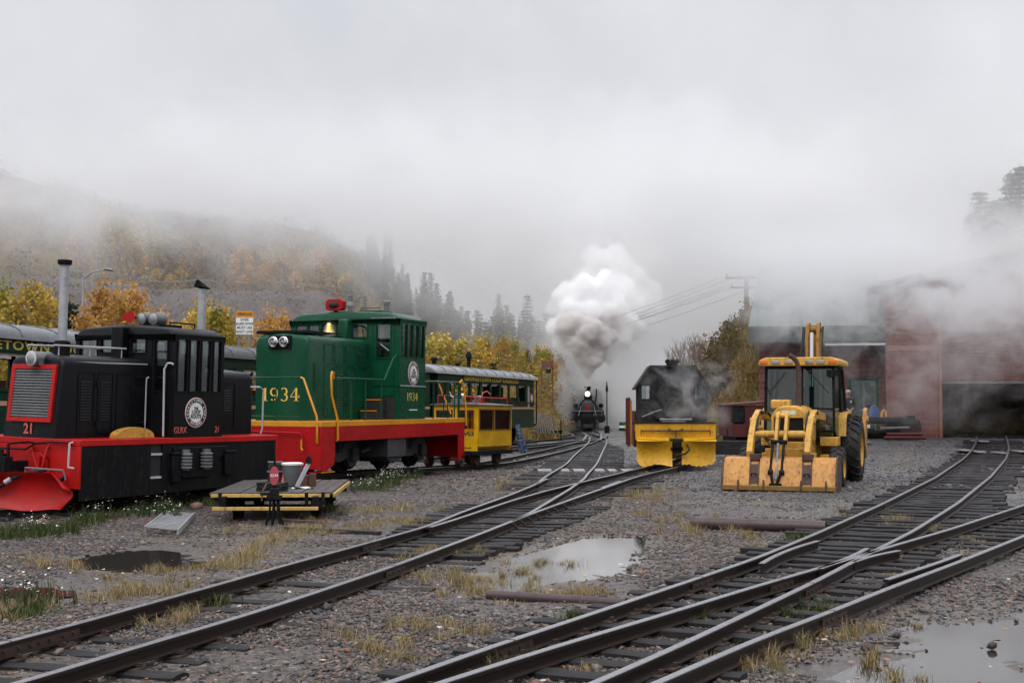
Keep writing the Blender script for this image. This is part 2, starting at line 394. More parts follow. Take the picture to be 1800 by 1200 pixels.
def rail_mesh(Q, parent, label=None, z0=None, head=True):
    """flat-bottom rail swept along Q; head is its bright running surface"""
    prof = [(-.055, 0), (.055, 0), (.055, .010), (.009, .024), (.009, .082), (.034, .094), (.034, .1185), (.028, .1225), (-.028, .1225), (-.034, .1185), (-.034, .094), (-.009, .082), (-.009, .024), (-.055, .010)]
    hd = [(-.0305, .119), (.0305, .119), (.0255, .1265), (-.0255, .1265)]
    Q = np.asarray(Q); T = np.gradient(Q, axis=0); T /= np.hypot(T[:, 0], T[:, 1])[:, None]; N = np.c_[T[:, 1], -T[:, 0]]
    base = (hh(Q[:, 0], Q[:, 1]) if z0 is None else np.full(len(Q), z0))+.040
    def sweep(pr, name, mat, par):
        rings = [[(q[0]+n[0]*a, q[1]+n[1]*a, b0+z*.82) for a, z in pr] for q, n, b0 in zip(Q, N, base)]
        return MB().loft(rings).build(name, mat, par, recalc=True, ang=30)
    r = sweep(prof, 'rail', MR, parent)
    if head: sweep(hd, 'rail_head', MH, r)
    return r
tie_protos = []
for k in range(4):
    random.seed(50+k); mb = MB(); L = 1.0; nx = 14; rings = []
    for i in range(nx+1):
        x = -L+2*L*i/nx; e = .012
        j = lambda s=1: random.uniform(-e, e)*s
        rings.append([(x+(j(2) if i in (0, nx) else 0), -.095+j(), -.14), (x, .095+j(), -.14), (x+(j(2) if i in (0, nx) else 0), .098+j(), .0+j(.4)), (x, .03+j(), .012+j(.5)), (x, -.04+j(), .010+j(.5)), (x, -.095+j(), .0+j(.4))])
    o = mb.loft(rings).build('tie', MT, None, ang=60); tie_protos.append(o.data); bpy.data.objects.remove(o)
def lay_ties(parent, Qa, Qb, spacing=.5, t0=0, t1=1e9, overhang=.38, up=0.0, jitter=1.0, extra=None):
    """a sleeper every `spacing` metres under two rails"""
    C = []; Qb = np.asarray(Qb)
    for q in np.asarray(Qa):
        j = np.hypot(*(Qb-q).T).argmin(); C.append((*q, *Qb[j]))
    C = np.array(C); mid = (C[:, :2]+C[:, 2:])/2; d = np.r_[0, np.cumsum(np.hypot(*np.diff(mid, axis=0).T))]
    s = max(t0, .2)
    n = 0
    while s < min(t1, d[-1]-.1):
        a = np.array([np.interp(s, d, C[:, k]) for k in range(4)]); m = (a[:2]+a[2:])/2; e = a[2:]-a[:2]; g = max(np.hypot(*e), .3)
        i = min(int(np.searchsorted(d, s)), len(mid)-2); tg = mid[min(i+3, len(mid)-1)]-mid[max(i-3, 0)]
        ang = math.atan2(tg[1], tg[0])-math.pi/2+random.uniform(-.035, .035)*jitter
        o = bpy.data.objects.new('tie', random.choice(tie_protos)); col.objects.link(o); o.parent = parent
        half = g/2+overhang+(random.random()**2*.25 if extra is None else extra(s))
        o.location = (m[0]+random.uniform(-.06, .06)*jitter, m[1], float(hh(m[0], m[1]))+.022+up+random.uniform(-.012, .010))
        o.rotation_euler = (0, random.uniform(-.01, .01), ang); o.scale = (half, random.uniform(.9, 1.1), 1)
        s += spacing*random.uniform(.88, 1.14); n += 1
    return n
def track(name, label, group=None):
    return empty(name, label, 'track', (0, 0, 0), 0, group)
def cut(Q, ya=None, yb=None):
    m = np.ones(len(Q), bool)
    if ya is not None: m &= Q[:, 1] >= ya
    if yb is not None: m &= Q[:, 1] <= yb
    return Q[m]
RL = RAILW
tA = track('railway_track', 'wet track entering at lower left and curving away to the steam locomotive')
rail_mesh(RL['A'], tA); rail_mesh(RL['C'], tA)
lay_ties(tA, RL['A'], RL['B'], .52, 0, 12.2, .34, -.020)
ya = RL['D'][0][1]
lay_ties(tA, cut(RL['A'], 15.6), cut(RL['B'], 15.0), .40, 0, 7.6, .30, .012, .4, extra=lambda s: .10+.28*ss(0, 6, s))
lay_ties(tA, cut(RL['A'], 26.5), cut(RL['C'], 26), .55, 0, 60, .55, .01, .5, extra=lambda s: .25)
tB = track('railway_track', 'short branch track that leaves the switch and ends under the yellow plow')
rail_mesh(RL['B'], tB); rail_mesh(RL['D'], tB)
lay_ties(tB, cut(RL['D'], 22.5), cut(RL['B'], 21.5), .52, 0, 14, .30)
tS = track('railway_track', 'track running from the lower edge and curving right into the dark shed door')
rail_mesh(RL['R1'], tS); rail_mesh(RL['R3'], tS)
lay_ties(tS, RL['R1'], RL['R3'], .46, 0, 50, .42, .012, 1.0)
tQ = track('railway_track', 'track crossing the frog and leaving at the right edge past the big puddle')
rail_mesh(RL['R2'], tQ); rail_mesh(RL['R4'], tQ)
lay_ties(tQ, cut(RL['R2'], 16.5), cut(RL['R4'], 14.5), .52, 0, 10, .20, -.004)
# guard rails, wing rails and the frog
def short_rail(pts, parent, name='guard_rail'):
    Q = smoothline([G(px, py, .14)[:2] for px, py in pts], .12); r = rail_mesh(Q, parent); r.name = name; return r
short_rail([(1338,990),(1352,980),(1380,968),(1410,957),(1437,950)], tS)
short_rail([(1558,1018),(1580,1011),(1625,996),(1668,982),(1687,974)], tQ)
short_rail([(1440,999),(1480,984),(1510,972),(1524,963)], tS, 'wing_rail')
short_rail([(1500,987),(1530,976),(1558,968),(1580,967)], tQ, 'wing_rail')
short_rail([(944,850),(952,845),(962,841)], tA)
short_rail([(1058,857),(1068,853),(1090,845)], tB)
def joint(tr, key, px, py, L_=.56):
    Q = RL[key]; g = G(px, py, .14); i = int(np.hypot(Q[:, 0]-g[0], Q[:, 1]-g[1]).argmin()); i = min(max(i, 2), len(Q)-3); d = Q[i+2]-Q[i-2]; d = d/np.hypot(*d); n = np.array([d[1], -d[0]])
    z = float(hh(*Q[i]))+.040-.009; mb = MB()
    for s in (-1, 1):
        p = Q[i]+n*.020*s; mb.bar((*(p-d*L_/2), z+.052), (*(p+d*L_/2), z+.052), .014, .058)
        for k in (-.36, -.14, .14, .36): c = p+d*L_*k; mb.cyl((c[0], c[1], z+.052), (c[0]+n[0]*.022*s, c[1]+n[1]*.022*s, z+.052), .013, 6)
    mb.build('joint_bar', MJ, tr)
    mb = MB(); p = Q[i]; mb.bar((*(p-n*.032-d*.003), z+.1135), (*(p+n*.032-d*.003), z+.1135), .008, .004); mb.build('rail_gap', MJ, tr)
MJ = NT('rusty_joint_bar'); MJ.set(Base_Color=MJ.mix(MJ.noise(30, 5, .7, MJ.coord()), (.018,.011,.009), (.065,.033,.022)), Roughness=.6); MJ = MJ.m
for a_ in ((tA, 'A', 30, 1121), (tA, 'A', 90, 1106), (tA, 'A', 650, 953), (tB, 'B', 690, 994), (tS, 'R1', 1232, 1015), (tQ, 'R2', 1370, 1017), (tS, 'R3', 1430, 1022), (tQ, 'R4', 1470, 1070), (tS, 'R1', 905, 1122), (tS, 'R1', 1560, 882)): joint(*a_)
gB = 'rail braces'
for k in range(8):
    q = RL['B']; g = G(862+k*13.5, 917-k*5.6, .14); i = int(np.hypot(q[:, 0]-g[0], q[:, 1]-g[1]).argmin()); d = q[i+1]-q[i]; d = d/np.hypot(*d); n = np.array([d[1], -d[0]]); z = float(hh(*q[i]))+.030
    p0, p1, p2, p3 = q[i]+n*.02, q[i]+n*.07, q[i]+n*.12, q[i]+n*.24; MB().tube([(*p0, z+.09), (*p1, z+.07), (*p2, z+.012), (*p3, z+.006)], [.016, .018, .02, .016], 6).build('rail_brace', MR, tB); MB().cyl((*p3, z-.01), (*p3, z+.03), .022, 8).build('brace_bolt', MJ, tB)
# spikes and plates beside the near rails
def plates(tr, key, y1):
    Q = RL[key]
    for o in [c for c in tr.children if c.name.startswith('tie')]:
        if o.location.y > y1: continue
        c = np.array(o.location[:2]); ax = np.array([math.cos(o.rotation_euler[2]), math.sin(o.rotation_euler[2])]); v_ = Q-c; j = np.abs(v_[:, 0]*-ax[1]+v_[:, 1]*ax[0]).argmin()
        if np.hypot(*v_[j]) > 1.3: continue
        p = Q[j]; z = o.location.z+.012; mb = MB(); M = Matrix.Translation((p[0], p[1], z)) @ Matrix.Rotation(o.rotation_euler[2], 4, 'Z'); mb.box((-.10, -.07, -.01), (.10, .07, .006), M)
        for s in (-1, 1): mb.box((s*.072-.016, s*.03-.012, .006), (s*.072+.016, s*.03+.012, .034), M)
        mb.build('tie_plate', MJ, tr)
plates(tA, 'A', 14); plates(tA, 'B', 14); plates(tS, 'R1', 13); plates(tS, 'R3', 13)
# 1934's siding and the coach siding, plus a far spur
def line(p, q, n=40): return [(p[0]+(q[0]-p[0])*t, p[1]+(q[1]-p[1])*t) for t in np.linspace(0, 1, n)]
P34 = (-5.397, 29.256); Y34 = .362
d34 = (math.sin(Y34), math.cos(Y34)); n34 = (d34[1], -d34[0])
ctr = [(P34[0]+d34[0]*u, P34[1]+d34[1]*u) for u in np.linspace(-26, 8.5, 40)]
ctr += [(-.75, 41.5), (.5, 47), (1.9, 55), (3.2, 64), (4.4, 74), (5.2, 86)]
C34 = smoothline(ctr, .3)
def offset(Q, d):
    T = np.gradient(Q, axis=0); T /= np.hypot(T[:, 0], T[:, 1])[:, None]; return Q+np.c_[T[:, 1], -T[:, 0]]*d
def pair(Q, label, **kw):
    t = track('railway_track', label); a, b = offset(Q, -.457), offset(Q, .457); rail_mesh(a, t); rail_mesh(b, t); lay_ties(t, a, b, .6, **kw); return t
pair(C34, 'siding carrying the green locomotive and the small yellow rail car')
DC = (math.sin(.302), math.cos(.302)); PC = (1.08, 68.0)
CC = smoothline([(PC[0]-DC[0]*t-1.19, PC[1]-DC[1]*t+.37) for t in np.linspace(50, 0, 30)]+[(1.4, 73), (2.9, 80), (4.4, 90)], .4)
CM = smoothline([(-3.3, 46), (-1.2, 52), (.35, 58), (2.6, 66), (4.6, 74.5), (5.1, 80)], .4)
pair(CM, 'empty siding between the passenger coach and the yellow rail car')
pair(CC, 'siding that carries the green passenger coaches', t0=34)
P21 = (-7.695, 21.659); Y21 = .52; d21 = (math.sin(Y21), math.cos(Y21))
pair(smoothline([(P21[0]+d21[0]*u, P21[1]+d21[1]*u) for u in np.linspace(-9, 6.0, 20)], .3), 'siding under the black locomotive with the red plow', t0=1)
CS = smoothline([(5.33+.04*(100-y)*ss(0, 1, (100-y)/30)*-1.0, y) for y in np.linspace(70, 125, 30)], .5)
pair(CS, 'far track under the steaming locomotive')
# ================================================================= LOOSE STONES, GRASS, WEEDS
def icos():
    bm = bmesh.new(); bmesh.ops.create_icosphere(bm, subdivisions=1, radius=1); V_ = np.array([v.co[:] for v in bm.verts]); F_ = np.array([[v.index for v in f.verts] for f in bm.faces]); bm.free(); return V_, F_
IV, IF = icos()
def stones(name, X, Y, R_, colr, mat, sink=.35):
    n = len(X); Z = ground_z(X, Y); k = len(IV)
    P = np.broadcast_to(IV, (n, k, 3)).copy(); P *= rng.uniform(.72, 1.2, (n, k, 1))
    P *= np.stack([rng.uniform(.7, 1.3, n), rng.uniform(.6, 1.1, n), rng.uniform(.4, .75, n)], -1)[:, None, :]
    a = rng.uniform(0, 2*np.pi, n); c, s = np.cos(a)[:, None], np.sin(a)[:, None]; x, y = P[..., 0]*c-P[..., 1]*s, P[..., 0]*s+P[..., 1]*c
    tl = rng.uniform(-.6, .6, (n, 1)); z = P[..., 2]*np.cos(tl)+x*np.sin(tl)
    P = np.stack([x, y, z], -1)*R_[:, None, None]; P += np.stack([X, Y, Z+R_*(.5-sink)], -1)[:, None, :]
    Fs = (IF[None]+np.arange(n)[:, None, None]*k).reshape(-1, 3); C = np.repeat(colr*np.array([.98, .90, .85]), k, 0)
    return npmesh(name, P.reshape(-1, 3), Fs, mat, C)
sm = NT('wet_stone'); vc = sm.n('VertexColor', layer_name='Col'); nz_ = sm.noise(40, 3, .6, sm.coord())
sm.set(Base_Color=sm.mix(1.0, vc.outputs[0], sm.ramp(nz_, [(.3, .62), (.7, 1.3)]), 'MULTIPLY'), Roughness=sm.ramp(nz_, [(.3, .28), (.7, .55)])); sm.p.inputs['Specular IOR Level'].default_value = .4
def scatter(n, y0, y1, power=2.2, spread=.44):
    t = rng.random(n); Y = y0*(y1/y0)**(t**1.0); X = rng.uniform(-spread, spread, n)*Y; return X, Y
def stonecol(n, X, Y):
    pal = np.array([(.030,.031,.034), (.050,.048,.050), (.080,.068,.062), (.115,.092,.082), (.15,.122,.108), (.135,.078,.055), (.24,.205,.19), (.17,.09,.055)])
    pr = np.array([.2, .22, .2, .14, .09, .08, .045, .025]); c = pal[rng.choice(8, n, p=pr)]
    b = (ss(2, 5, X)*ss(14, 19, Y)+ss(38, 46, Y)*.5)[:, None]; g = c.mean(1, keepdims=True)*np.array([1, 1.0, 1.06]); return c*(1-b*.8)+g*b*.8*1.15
N1 = 100000; X, Y = scatter(N1, 7.8, 27)
keep = (pudmask(X, Y) < .35) & (rng.random(N1) > .7*ss(.0, .25, pudmask(X, Y)) ) & (rng.random(N1) > .75*ss(1.2, 3.0, X)*ss(14, 11, Y)) & (rng.random(N1) > .88*ss(.48, .60, fbm(X*.55, Y*.55, 4, 21)))
for k in RAILW: keep &= nearest_d(X, Y, RAILW[k]) > .055
X, Y = X[keep], Y[keep]; R_ = rng.lognormal(-4.08, .36, len(X))*(1+.0*Y)
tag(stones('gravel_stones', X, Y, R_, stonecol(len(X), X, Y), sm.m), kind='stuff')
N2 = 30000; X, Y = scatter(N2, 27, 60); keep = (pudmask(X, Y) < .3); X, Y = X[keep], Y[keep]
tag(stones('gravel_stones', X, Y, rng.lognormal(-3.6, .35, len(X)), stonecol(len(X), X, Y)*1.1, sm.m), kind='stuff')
def blades(name, X, Y, H, lean, wd, colr, mat, z0=None, seg=2, zfun=None):
    n = len(X); Z = (zfun or ground_z)(X, Y)-.01; a = rng.uniform(0, 2*np.pi, n); la = rng.uniform(0, 2*np.pi, n)
    dx, dy = np.cos(a)*wd, np.sin(a)*wd; lx, ly = np.cos(la)*lean*H, np.sin(la)*lean*H
    p = np.zeros((n, 5, 3)); b = np.stack([X, Y, Z], -1)
    p[:, 0] = b+np.stack([dx, dy, 0*dx], -1); p[:, 1] = b-np.stack([dx, dy, 0*dx], -1)
    m = b+np.stack([lx*.35, ly*.35, H*.6], -1); p[:, 2] = m-np.stack([dx, dy, 0*dx], -1)*.8; p[:, 3] = m+np.stack([dx, dy, 0*dx], -1)*.8
    p[:, 4] = b+np.stack([lx, ly, H], -1); o = np.arange(n)[:, None]*5
    F_ = np.concatenate([o+np.array([0, 1, 2]), o+np.array([0, 2, 3]), o+np.array([3, 2, 4])])
    C = np.repeat(colr, 5, 0); return npmesh(name, p.reshape(-1, 3), F_, mat, C)
gr = NT('grass_blade'); vc = gr.n('VertexColor', layer_name='Col'); gr.set(Base_Color=vc.outputs[0], Roughness=.6); gr.p.inputs['Specular IOR Level'].default_value = .2
M_blade = gr.m
def tufts(cx, cy, nb, rad_, n_):
    """blades clustered about centres"""
    i = rng.integers(0, len(cx), n_); r = np.abs(rng.normal(0, 1, n_))*rad_[i]; a = rng.uniform(0, 6.283, n_); return cx[i]+r*np.cos(a), cy[i]+r*np.sin(a)*.9, i
def strip(pts, n, wdt):                          # random spots along a photo-pixel polyline
    P = np.array([G(*p)[:2] for p in pts]); d = np.r_[0, np.cumsum(np.hypot(*np.diff(P, axis=0).T))]; t = rng.uniform(0, d[-1], n)
    return np.interp(t, d, P[:, 0])+rng.normal(0, wdt, n), np.interp(t, d, P[:, 1])+rng.normal(0, wdt, n)
cx, cy_, cr_ = [], [], []
for pts, n, wd_, rr in [
  ([(20,1075),(60,1070),(80,1060)], 7, .12, .10), ([(150,1052),(200,1045),(260,1035),(330,1025)], 16, .15, .12), ([(300,1003),(360,1000),(420,985),(470,960)], 26, .22, .13),
  ([(400,930),(480,935),(560,935),(640,930),(700,915)], 26, .3, .13), ([(560,915),(640,895),(720,905),(800,885)], 18, .3, .12), ([(470,965),(520,940),(600,930)], 14, .25, .15),
  ([(330,1078),(300,1098),(340,1095)], 7, .12, .08), ([(770,1010),(840,1035),(900,1050),(980,1050),(1100,1050)], 30, .25, .10), ([(700,1115),(760,1105),(880,1115)], 10, .2, .08),
  ([(1090,880),(1130,870),(1150,860),(1100,890)], 16, .35, .14), ([(1100,915),(1180,905),(1250,945),(1380,945)], 20, .3, .10), ([(1480,905),(1500,900),(1560,920),(1600,935)], 14, .3, .10),
  ([(1560,1000),(1590,985),(1640,960),(1700,950),(1760,955)], 16, .25, .08), ([(1300,1165),(1400,1130),(1480,1110),(1290,1175)], 16, .12, .08), ([(1580,1015),(1610,1020)], 5, .1, .08),
  ([(600,1120),(700,1150),(1000,1190),(1090,1180)], 10, .2, .07), ([(880,860),(900,850),(860,870)], 9, .2, .1), ([(1480,1115),(1600,1070)], 5, .15, .06), ([(840,1018),(900,1012),(960,985),(930,1005),(880,1024)], 14, .18, .07), ([(1560,1190),(1600,1165),(1700,1180)], 5, .2, .05), ([(60,985),(160,1010),(300,1005)], 8, .3, .1), ([(0,1100),(30,1085)], 5, .1, .08), ([(690,985),(740,975),(820,960),(850,985)], 18, .2, .1)]:
    a, b = strip(pts, n, wd_); cx.append(a); cy_.append(b); cr_.append(np.full(n, rr))
cx = np.concatenate(cx); cy_ = np.concatenate(cy_); cr_ = np.concatenate(cr_)*rng.uniform(.6, 1.3, len(cx))
nb = 36000; X, Y, i = tufts(cx, cy_, 0, cr_, nb); H = rng.uniform(.03, .13, nb)*rng.uniform(.5, 1.3, len(cx))[i]
cc = np.array([(.30,.22,.11), (.38,.29,.16), (.22,.155,.07), (.13,.14,.045)])[rng.choice(4, nb, p=[.35, .3, .2, .15])]*rng.uniform(.75, 1.2, (nb, 1))
tag(blades('dry_grass', X, Y, H, rng.uniform(.2, 1.0, nb), rng.uniform(.0012, .003, nb), cc, M_blade), kind='stuff')
# thin scatter of short dry blades and moss over the yard
nb = 52000; X, Y = scatter(nb, 7.8, 34); k = (fbm(X*.7, Y*.7, 3, 44) > .52) & (pudmask(X, Y) < .5) & (rng.random(nb) < .6); X, Y = X[k], Y[k]; nb = len(X)
tag(blades('sparse_grass', X, Y, rng.uniform(.015, .06, nb), rng.uniform(.2, 1.2, nb), rng.uniform(.001, .0025, nb), np.array([(.26,.18,.07), (.15,.15,.04), (.09,.12,.03)])[rng.choice(3, nb, p=[.5, .3, .2])], M_blade), kind='stuff')
# green tufts and the weedy verge by the locomotives
cx, cy_, cr_ = [], [], []
for pts, n, wd_, rr in [([(-20,945),(60,935),(130,925),(200,905),(260,895),(330,890),(395,882)], 70, .18, .14), ([(340,1058),(375,1060)], 5, .07, .09), ([(600,865),(640,860),(690,845),(720,840)], 26, .25, .16),
  ([(0,1090),(30,1080)], 4, .1, .1), ([(1300,948),(1420,946)], 8, .2, .08), ([(1225,1090),(1240,1100)], 3, .05, .06), ([(1010,1100),(1040,1105)], 4, .05, .05), ([(1360,1085),(1400,1080),(1440,1060)], 7, .1, .07), ([(560,905),(600,900)], 3, .2, .1), ([(1120,745),(1160,752),(1200,757)], 8, .8, .3)]:
    a, b = strip(pts, n, wd_); cx.append(a); cy_.append(b); cr_.append(np.full(n, rr))
cx = np.concatenate(cx); cy_ = np.concatenate(cy_); cr_ = np.concatenate(cr_)
nb = 17000; X, Y, i = tufts(cx, cy_, 0, cr_, nb); H = rng.uniform(.03, .16, nb)*rng.uniform(.5, 1.2, len(cx))[i]
cc = np.array([(.030,.048,.014), (.050,.072,.018), (.085,.10,.03), (.17,.14,.06)])[rng.choice(4, nb, p=[.35, .35, .2, .1])]*rng.uniform(.75, 1.2, (nb, 1))
tag(blades('green_grass', X, Y, H, rng.uniform(.2, .9, nb), rng.uniform(.002, .006, nb), cc, M_blade), kind='stuff')
# daisies: leafy stems with small white heads
fm = NT('white_petals').set(Base_Color=(.75,.75,.72), Roughness=.6).m
a, b = [], []
for pts, n, wd_ in [([(120,905),(150,900),(180,915),(240,905),(330,880),(395,860),(430,850)], 130, .17), ([(10,950),(60,930),(110,940)], 30, .2), ([(610,862),(650,858),(700,842),(720,838)], 110, .22), ([(60,1058),(90,1062),(20,1075)], 16, .08), ([(0,1058),(15,1066)], 6, .1), ([(290,905),(310,915)], 12, .08)]:
    p, q = strip(pts, n, wd_); a.append(p); b.append(q)
X = np.concatenate(a); Y = np.concatenate(b); n = len(X); H = rng.uniform(.10, .34, n); Zg = ground_z(X, Y)
vs = []; fs = []
for x, y, h, z in zip(X, Y, H, Zg):
    for _ in range(random.randint(1, 3)):
        xx, yy, zz = x+random.gauss(0, .03), y+random.gauss(0, .03), z+h*random.uniform(.75, 1.0); r = random.uniform(.006, .013); t1 = random.uniform(-.7, .7); o = len(vs)
        vs += [(xx+r*math.cos(k*math.pi/3), yy+r*math.sin(k*math.pi/3)*math.cos(t1), zz+r*math.sin(k*math.pi/3)*math.sin(t1)+.004*(k % 2)) for k in range(6)]; fs.append((o, o+1, o+2, o+3)); fs.append((o, o+3, o+4, o+5))
tag(npmesh('white_flowers', np.array(vs), np.array(fs), fm), kind='stuff')
k = 9; Xs = np.repeat(X, k)+rng.normal(0, .02, n*k); Ys = np.repeat(Y, k)+rng.normal(0, .02, n*k); Hs = np.repeat(H, k)*rng.uniform(.4, 1, n*k)
tag(blades('flower_stems', Xs, Ys, Hs, rng.uniform(.05, .4, n*k), rng.uniform(.003, .008, n*k), np.array([(.03,.048,.016), (.05,.07,.022)])[rng.choice(2, n*k)], M_blade), kind='stuff')
# a few fallen leaves / pale bits
n = 420; X, Y = scatter(n, 8, 26); Zg = ground_z(X, Y)+.012; r = rng.uniform(.012, .032, n); a = rng.uniform(0, 6.28, n); vs = []
for j in range(4): vs.append(np.stack([X+r*np.cos(a+j*1.57), Y+r*.7*np.sin(a+j*1.57), Zg+rng.uniform(0, .02, n)], -1))
lf = NT('fallen_leaf'); vc = lf.n('VertexColor', layer_name='Col'); lf.set(Base_Color=vc.outputs[0], Roughness=.5)
tag(npmesh('fallen_leaves', np.stack(vs, 1).reshape(-1, 3), np.arange(n*4).reshape(-1, 4), lf.m, np.repeat(np.array([(.42,.33,.24), (.32,.14,.05), (.45,.28,.08), (.5,.48,.42)])[rng.choice(4, n, p=[.35, .25, .15, .25])], 4, 0)), kind='stuff')
# ================================================================= VEHICLE HELPERS
def pose(P, ya, pi=0, ro=0):
    d = Vector((math.sin(ya)*math.cos(pi), math.cos(ya)*math.cos(pi), math.sin(pi))); r0 = Vector((math.cos(ya), -math.sin(ya), 0)); up0 = r0.cross(d)
    r = r0*math.cos(ro)+up0*math.sin(ro); up = r.cross(d)
    M = Matrix(((d.x, -r.x, up.x, P[0]), (d.y, -r.y, up.y, P[1]), (d.z, -r.z, up.z, P[2]), (0, 0, 0, 1))); return M
def V(): return MB(flip=True)                   # local vehicle space: (u back, r toward the near side, z up)
M_black = paint('black_paint', (.0045,.005,.0065), .36, .30, (.022,.021,.021), coat=.03, bump=.06, spec=.14)
M_blackm = paint('matt_black_steel', (.006,.006,.007), .6, .8, (.030,.028,.027), coat=.0, bump=.15, spec=.12)
M_red = paint('red_paint', (.42,.008,.007), .4, .35, (.16,.008,.007), coat=.06, spec=.2)
M_redd = paint('deep_red_paint', (.36,.005,.007), .4, .3, (.10,.006,.006), coat=.05, spec=.18)
M_green = paint('green_paint', (.002,.058,.026), .3, .20, (.005,.026,.014), coat=.10, spec=.22)
M_greend = paint('coach_green_paint', (.006,.032,.020), .38, .3, (.012,.02,.015), coat=.05, spec=.18)
M_yel = paint('yellow_paint', (.62,.34,.006), .36, .35, (.18,.09,.01), coat=.3, rust=.15)
M_yorange = paint('golden_yellow_paint', (.62,.25,.006), .34, .2, (.3,.12,.01), coat=.3)
M_grey = paint('dull_grey_metal', (.16,.165,.17), .45, .4, (.08,.07,.065), metallic=.3, coat=.1)
M_galv = paint('galvanised_pipe', (.36,.37,.39), .5, .45, (.16,.14,.12), metallic=.35, coat=.0)
M_lgrey = paint('pale_grey_paint', (.42,.42,.44), .4, .3, (.2,.2,.2), coat=.1)
M_rub = paint('rubber', (.009,.009,.010), .55, .5, (.05,.045,.04), coat=0, streak=False, bump=.1)
M_gold = NT('gold_lettering').set(Base_Color=(.70,.50,.09), Roughness=.45).m
M_goldsh = NT('lettering_shadow').set(Base_Color=(.16,.09,.02), Roughness=.5).m
M_white = NT('white_paint').set(Base_Color=(.72,.72,.70), Roughness=.5).m
M_redtx = NT('red_lettering').set(Base_Color=(.52,.10,.07), Roughness=.5).m
M_chrome = NT('chrome').set(Base_Color=(.7,.7,.7), Roughness=.12, Metallic=1.0).m
M_lens = NT('lamp_glass').set(Base_Color=(.30,.31,.30), Roughness=.1, Metallic=.5).m
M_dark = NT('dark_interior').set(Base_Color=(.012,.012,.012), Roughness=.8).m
M_brass = paint('brass', (.62,.45,.14), .25, .2, (.2,.12,.04), metallic=.85, coat=0)
M_rust = paint('rusty_steel', (.075,.040,.030), .65, .5, (.02,.015,.012), coat=.05, bump=.3)
def glass(name, tint=(.55,.6,.58), alpha=.35, rough=.06):
    m = NT(name); g = m.n('BsdfGlossy'); g.inputs['Roughness'].default_value = rough; g.inputs['Color'].default_value = (.75,.8,.8,1)
    t = m.n('BsdfTransparent'); t.inputs['Color'].default_value = tint+(1,)
    fr = m.n('LayerWeight'); fr.inputs['Blend'].default_value = .25
    f = m.math('ADD', m.math('MULTIPLY', fr.outputs['Fresnel'], .8), alpha*.3, True)
    x = m.n('MixShader'); m.l(f, x.inputs[0]); m.l(t.outputs[0], x.inputs[1]); m.l(g.outputs[0], x.inputs[2]); m.l(x.outputs[0], m.out.inputs['Surface']); return m.m
M_glass = glass('window_glass', (.74,.77,.77), .3, .05)
M_glassd = glass('green_tinted_glass', (.40,.58,.52), .25, .05)
def text(body, size, mat, parent, loc, rot, name='lettering', sx=1.0, ext=.004, align='CENTER', bold=0.0, space=1.0, flipm=True):
    cu = bpy.data.curves.new('t', 'FONT'); cu.body = body; cu.size = size; cu.align_x = align; cu.align_y = 'CENTER'; cu.extrude = ext; cu.offset = bold; cu.space_character = space
    cu.resolution_u = 3
    to = bpy.data.objects.new('t', cu); col.objects.link(to)
    me = bpy.data.meshes.new_from_object(to.evaluated_get(bpy.context.evaluated_depsgraph_get())); bpy.data.objects.remove(to)
    me.materials.clear(); me.materials.append(mat)
    me.transform(Matrix.Diagonal((sx, 1, 1, 1)))
    o = bpy.data.objects.new(name, me); col.objects.link(o); o.parent = parent; o.location = loc; o.rotation_euler = rot
    return o
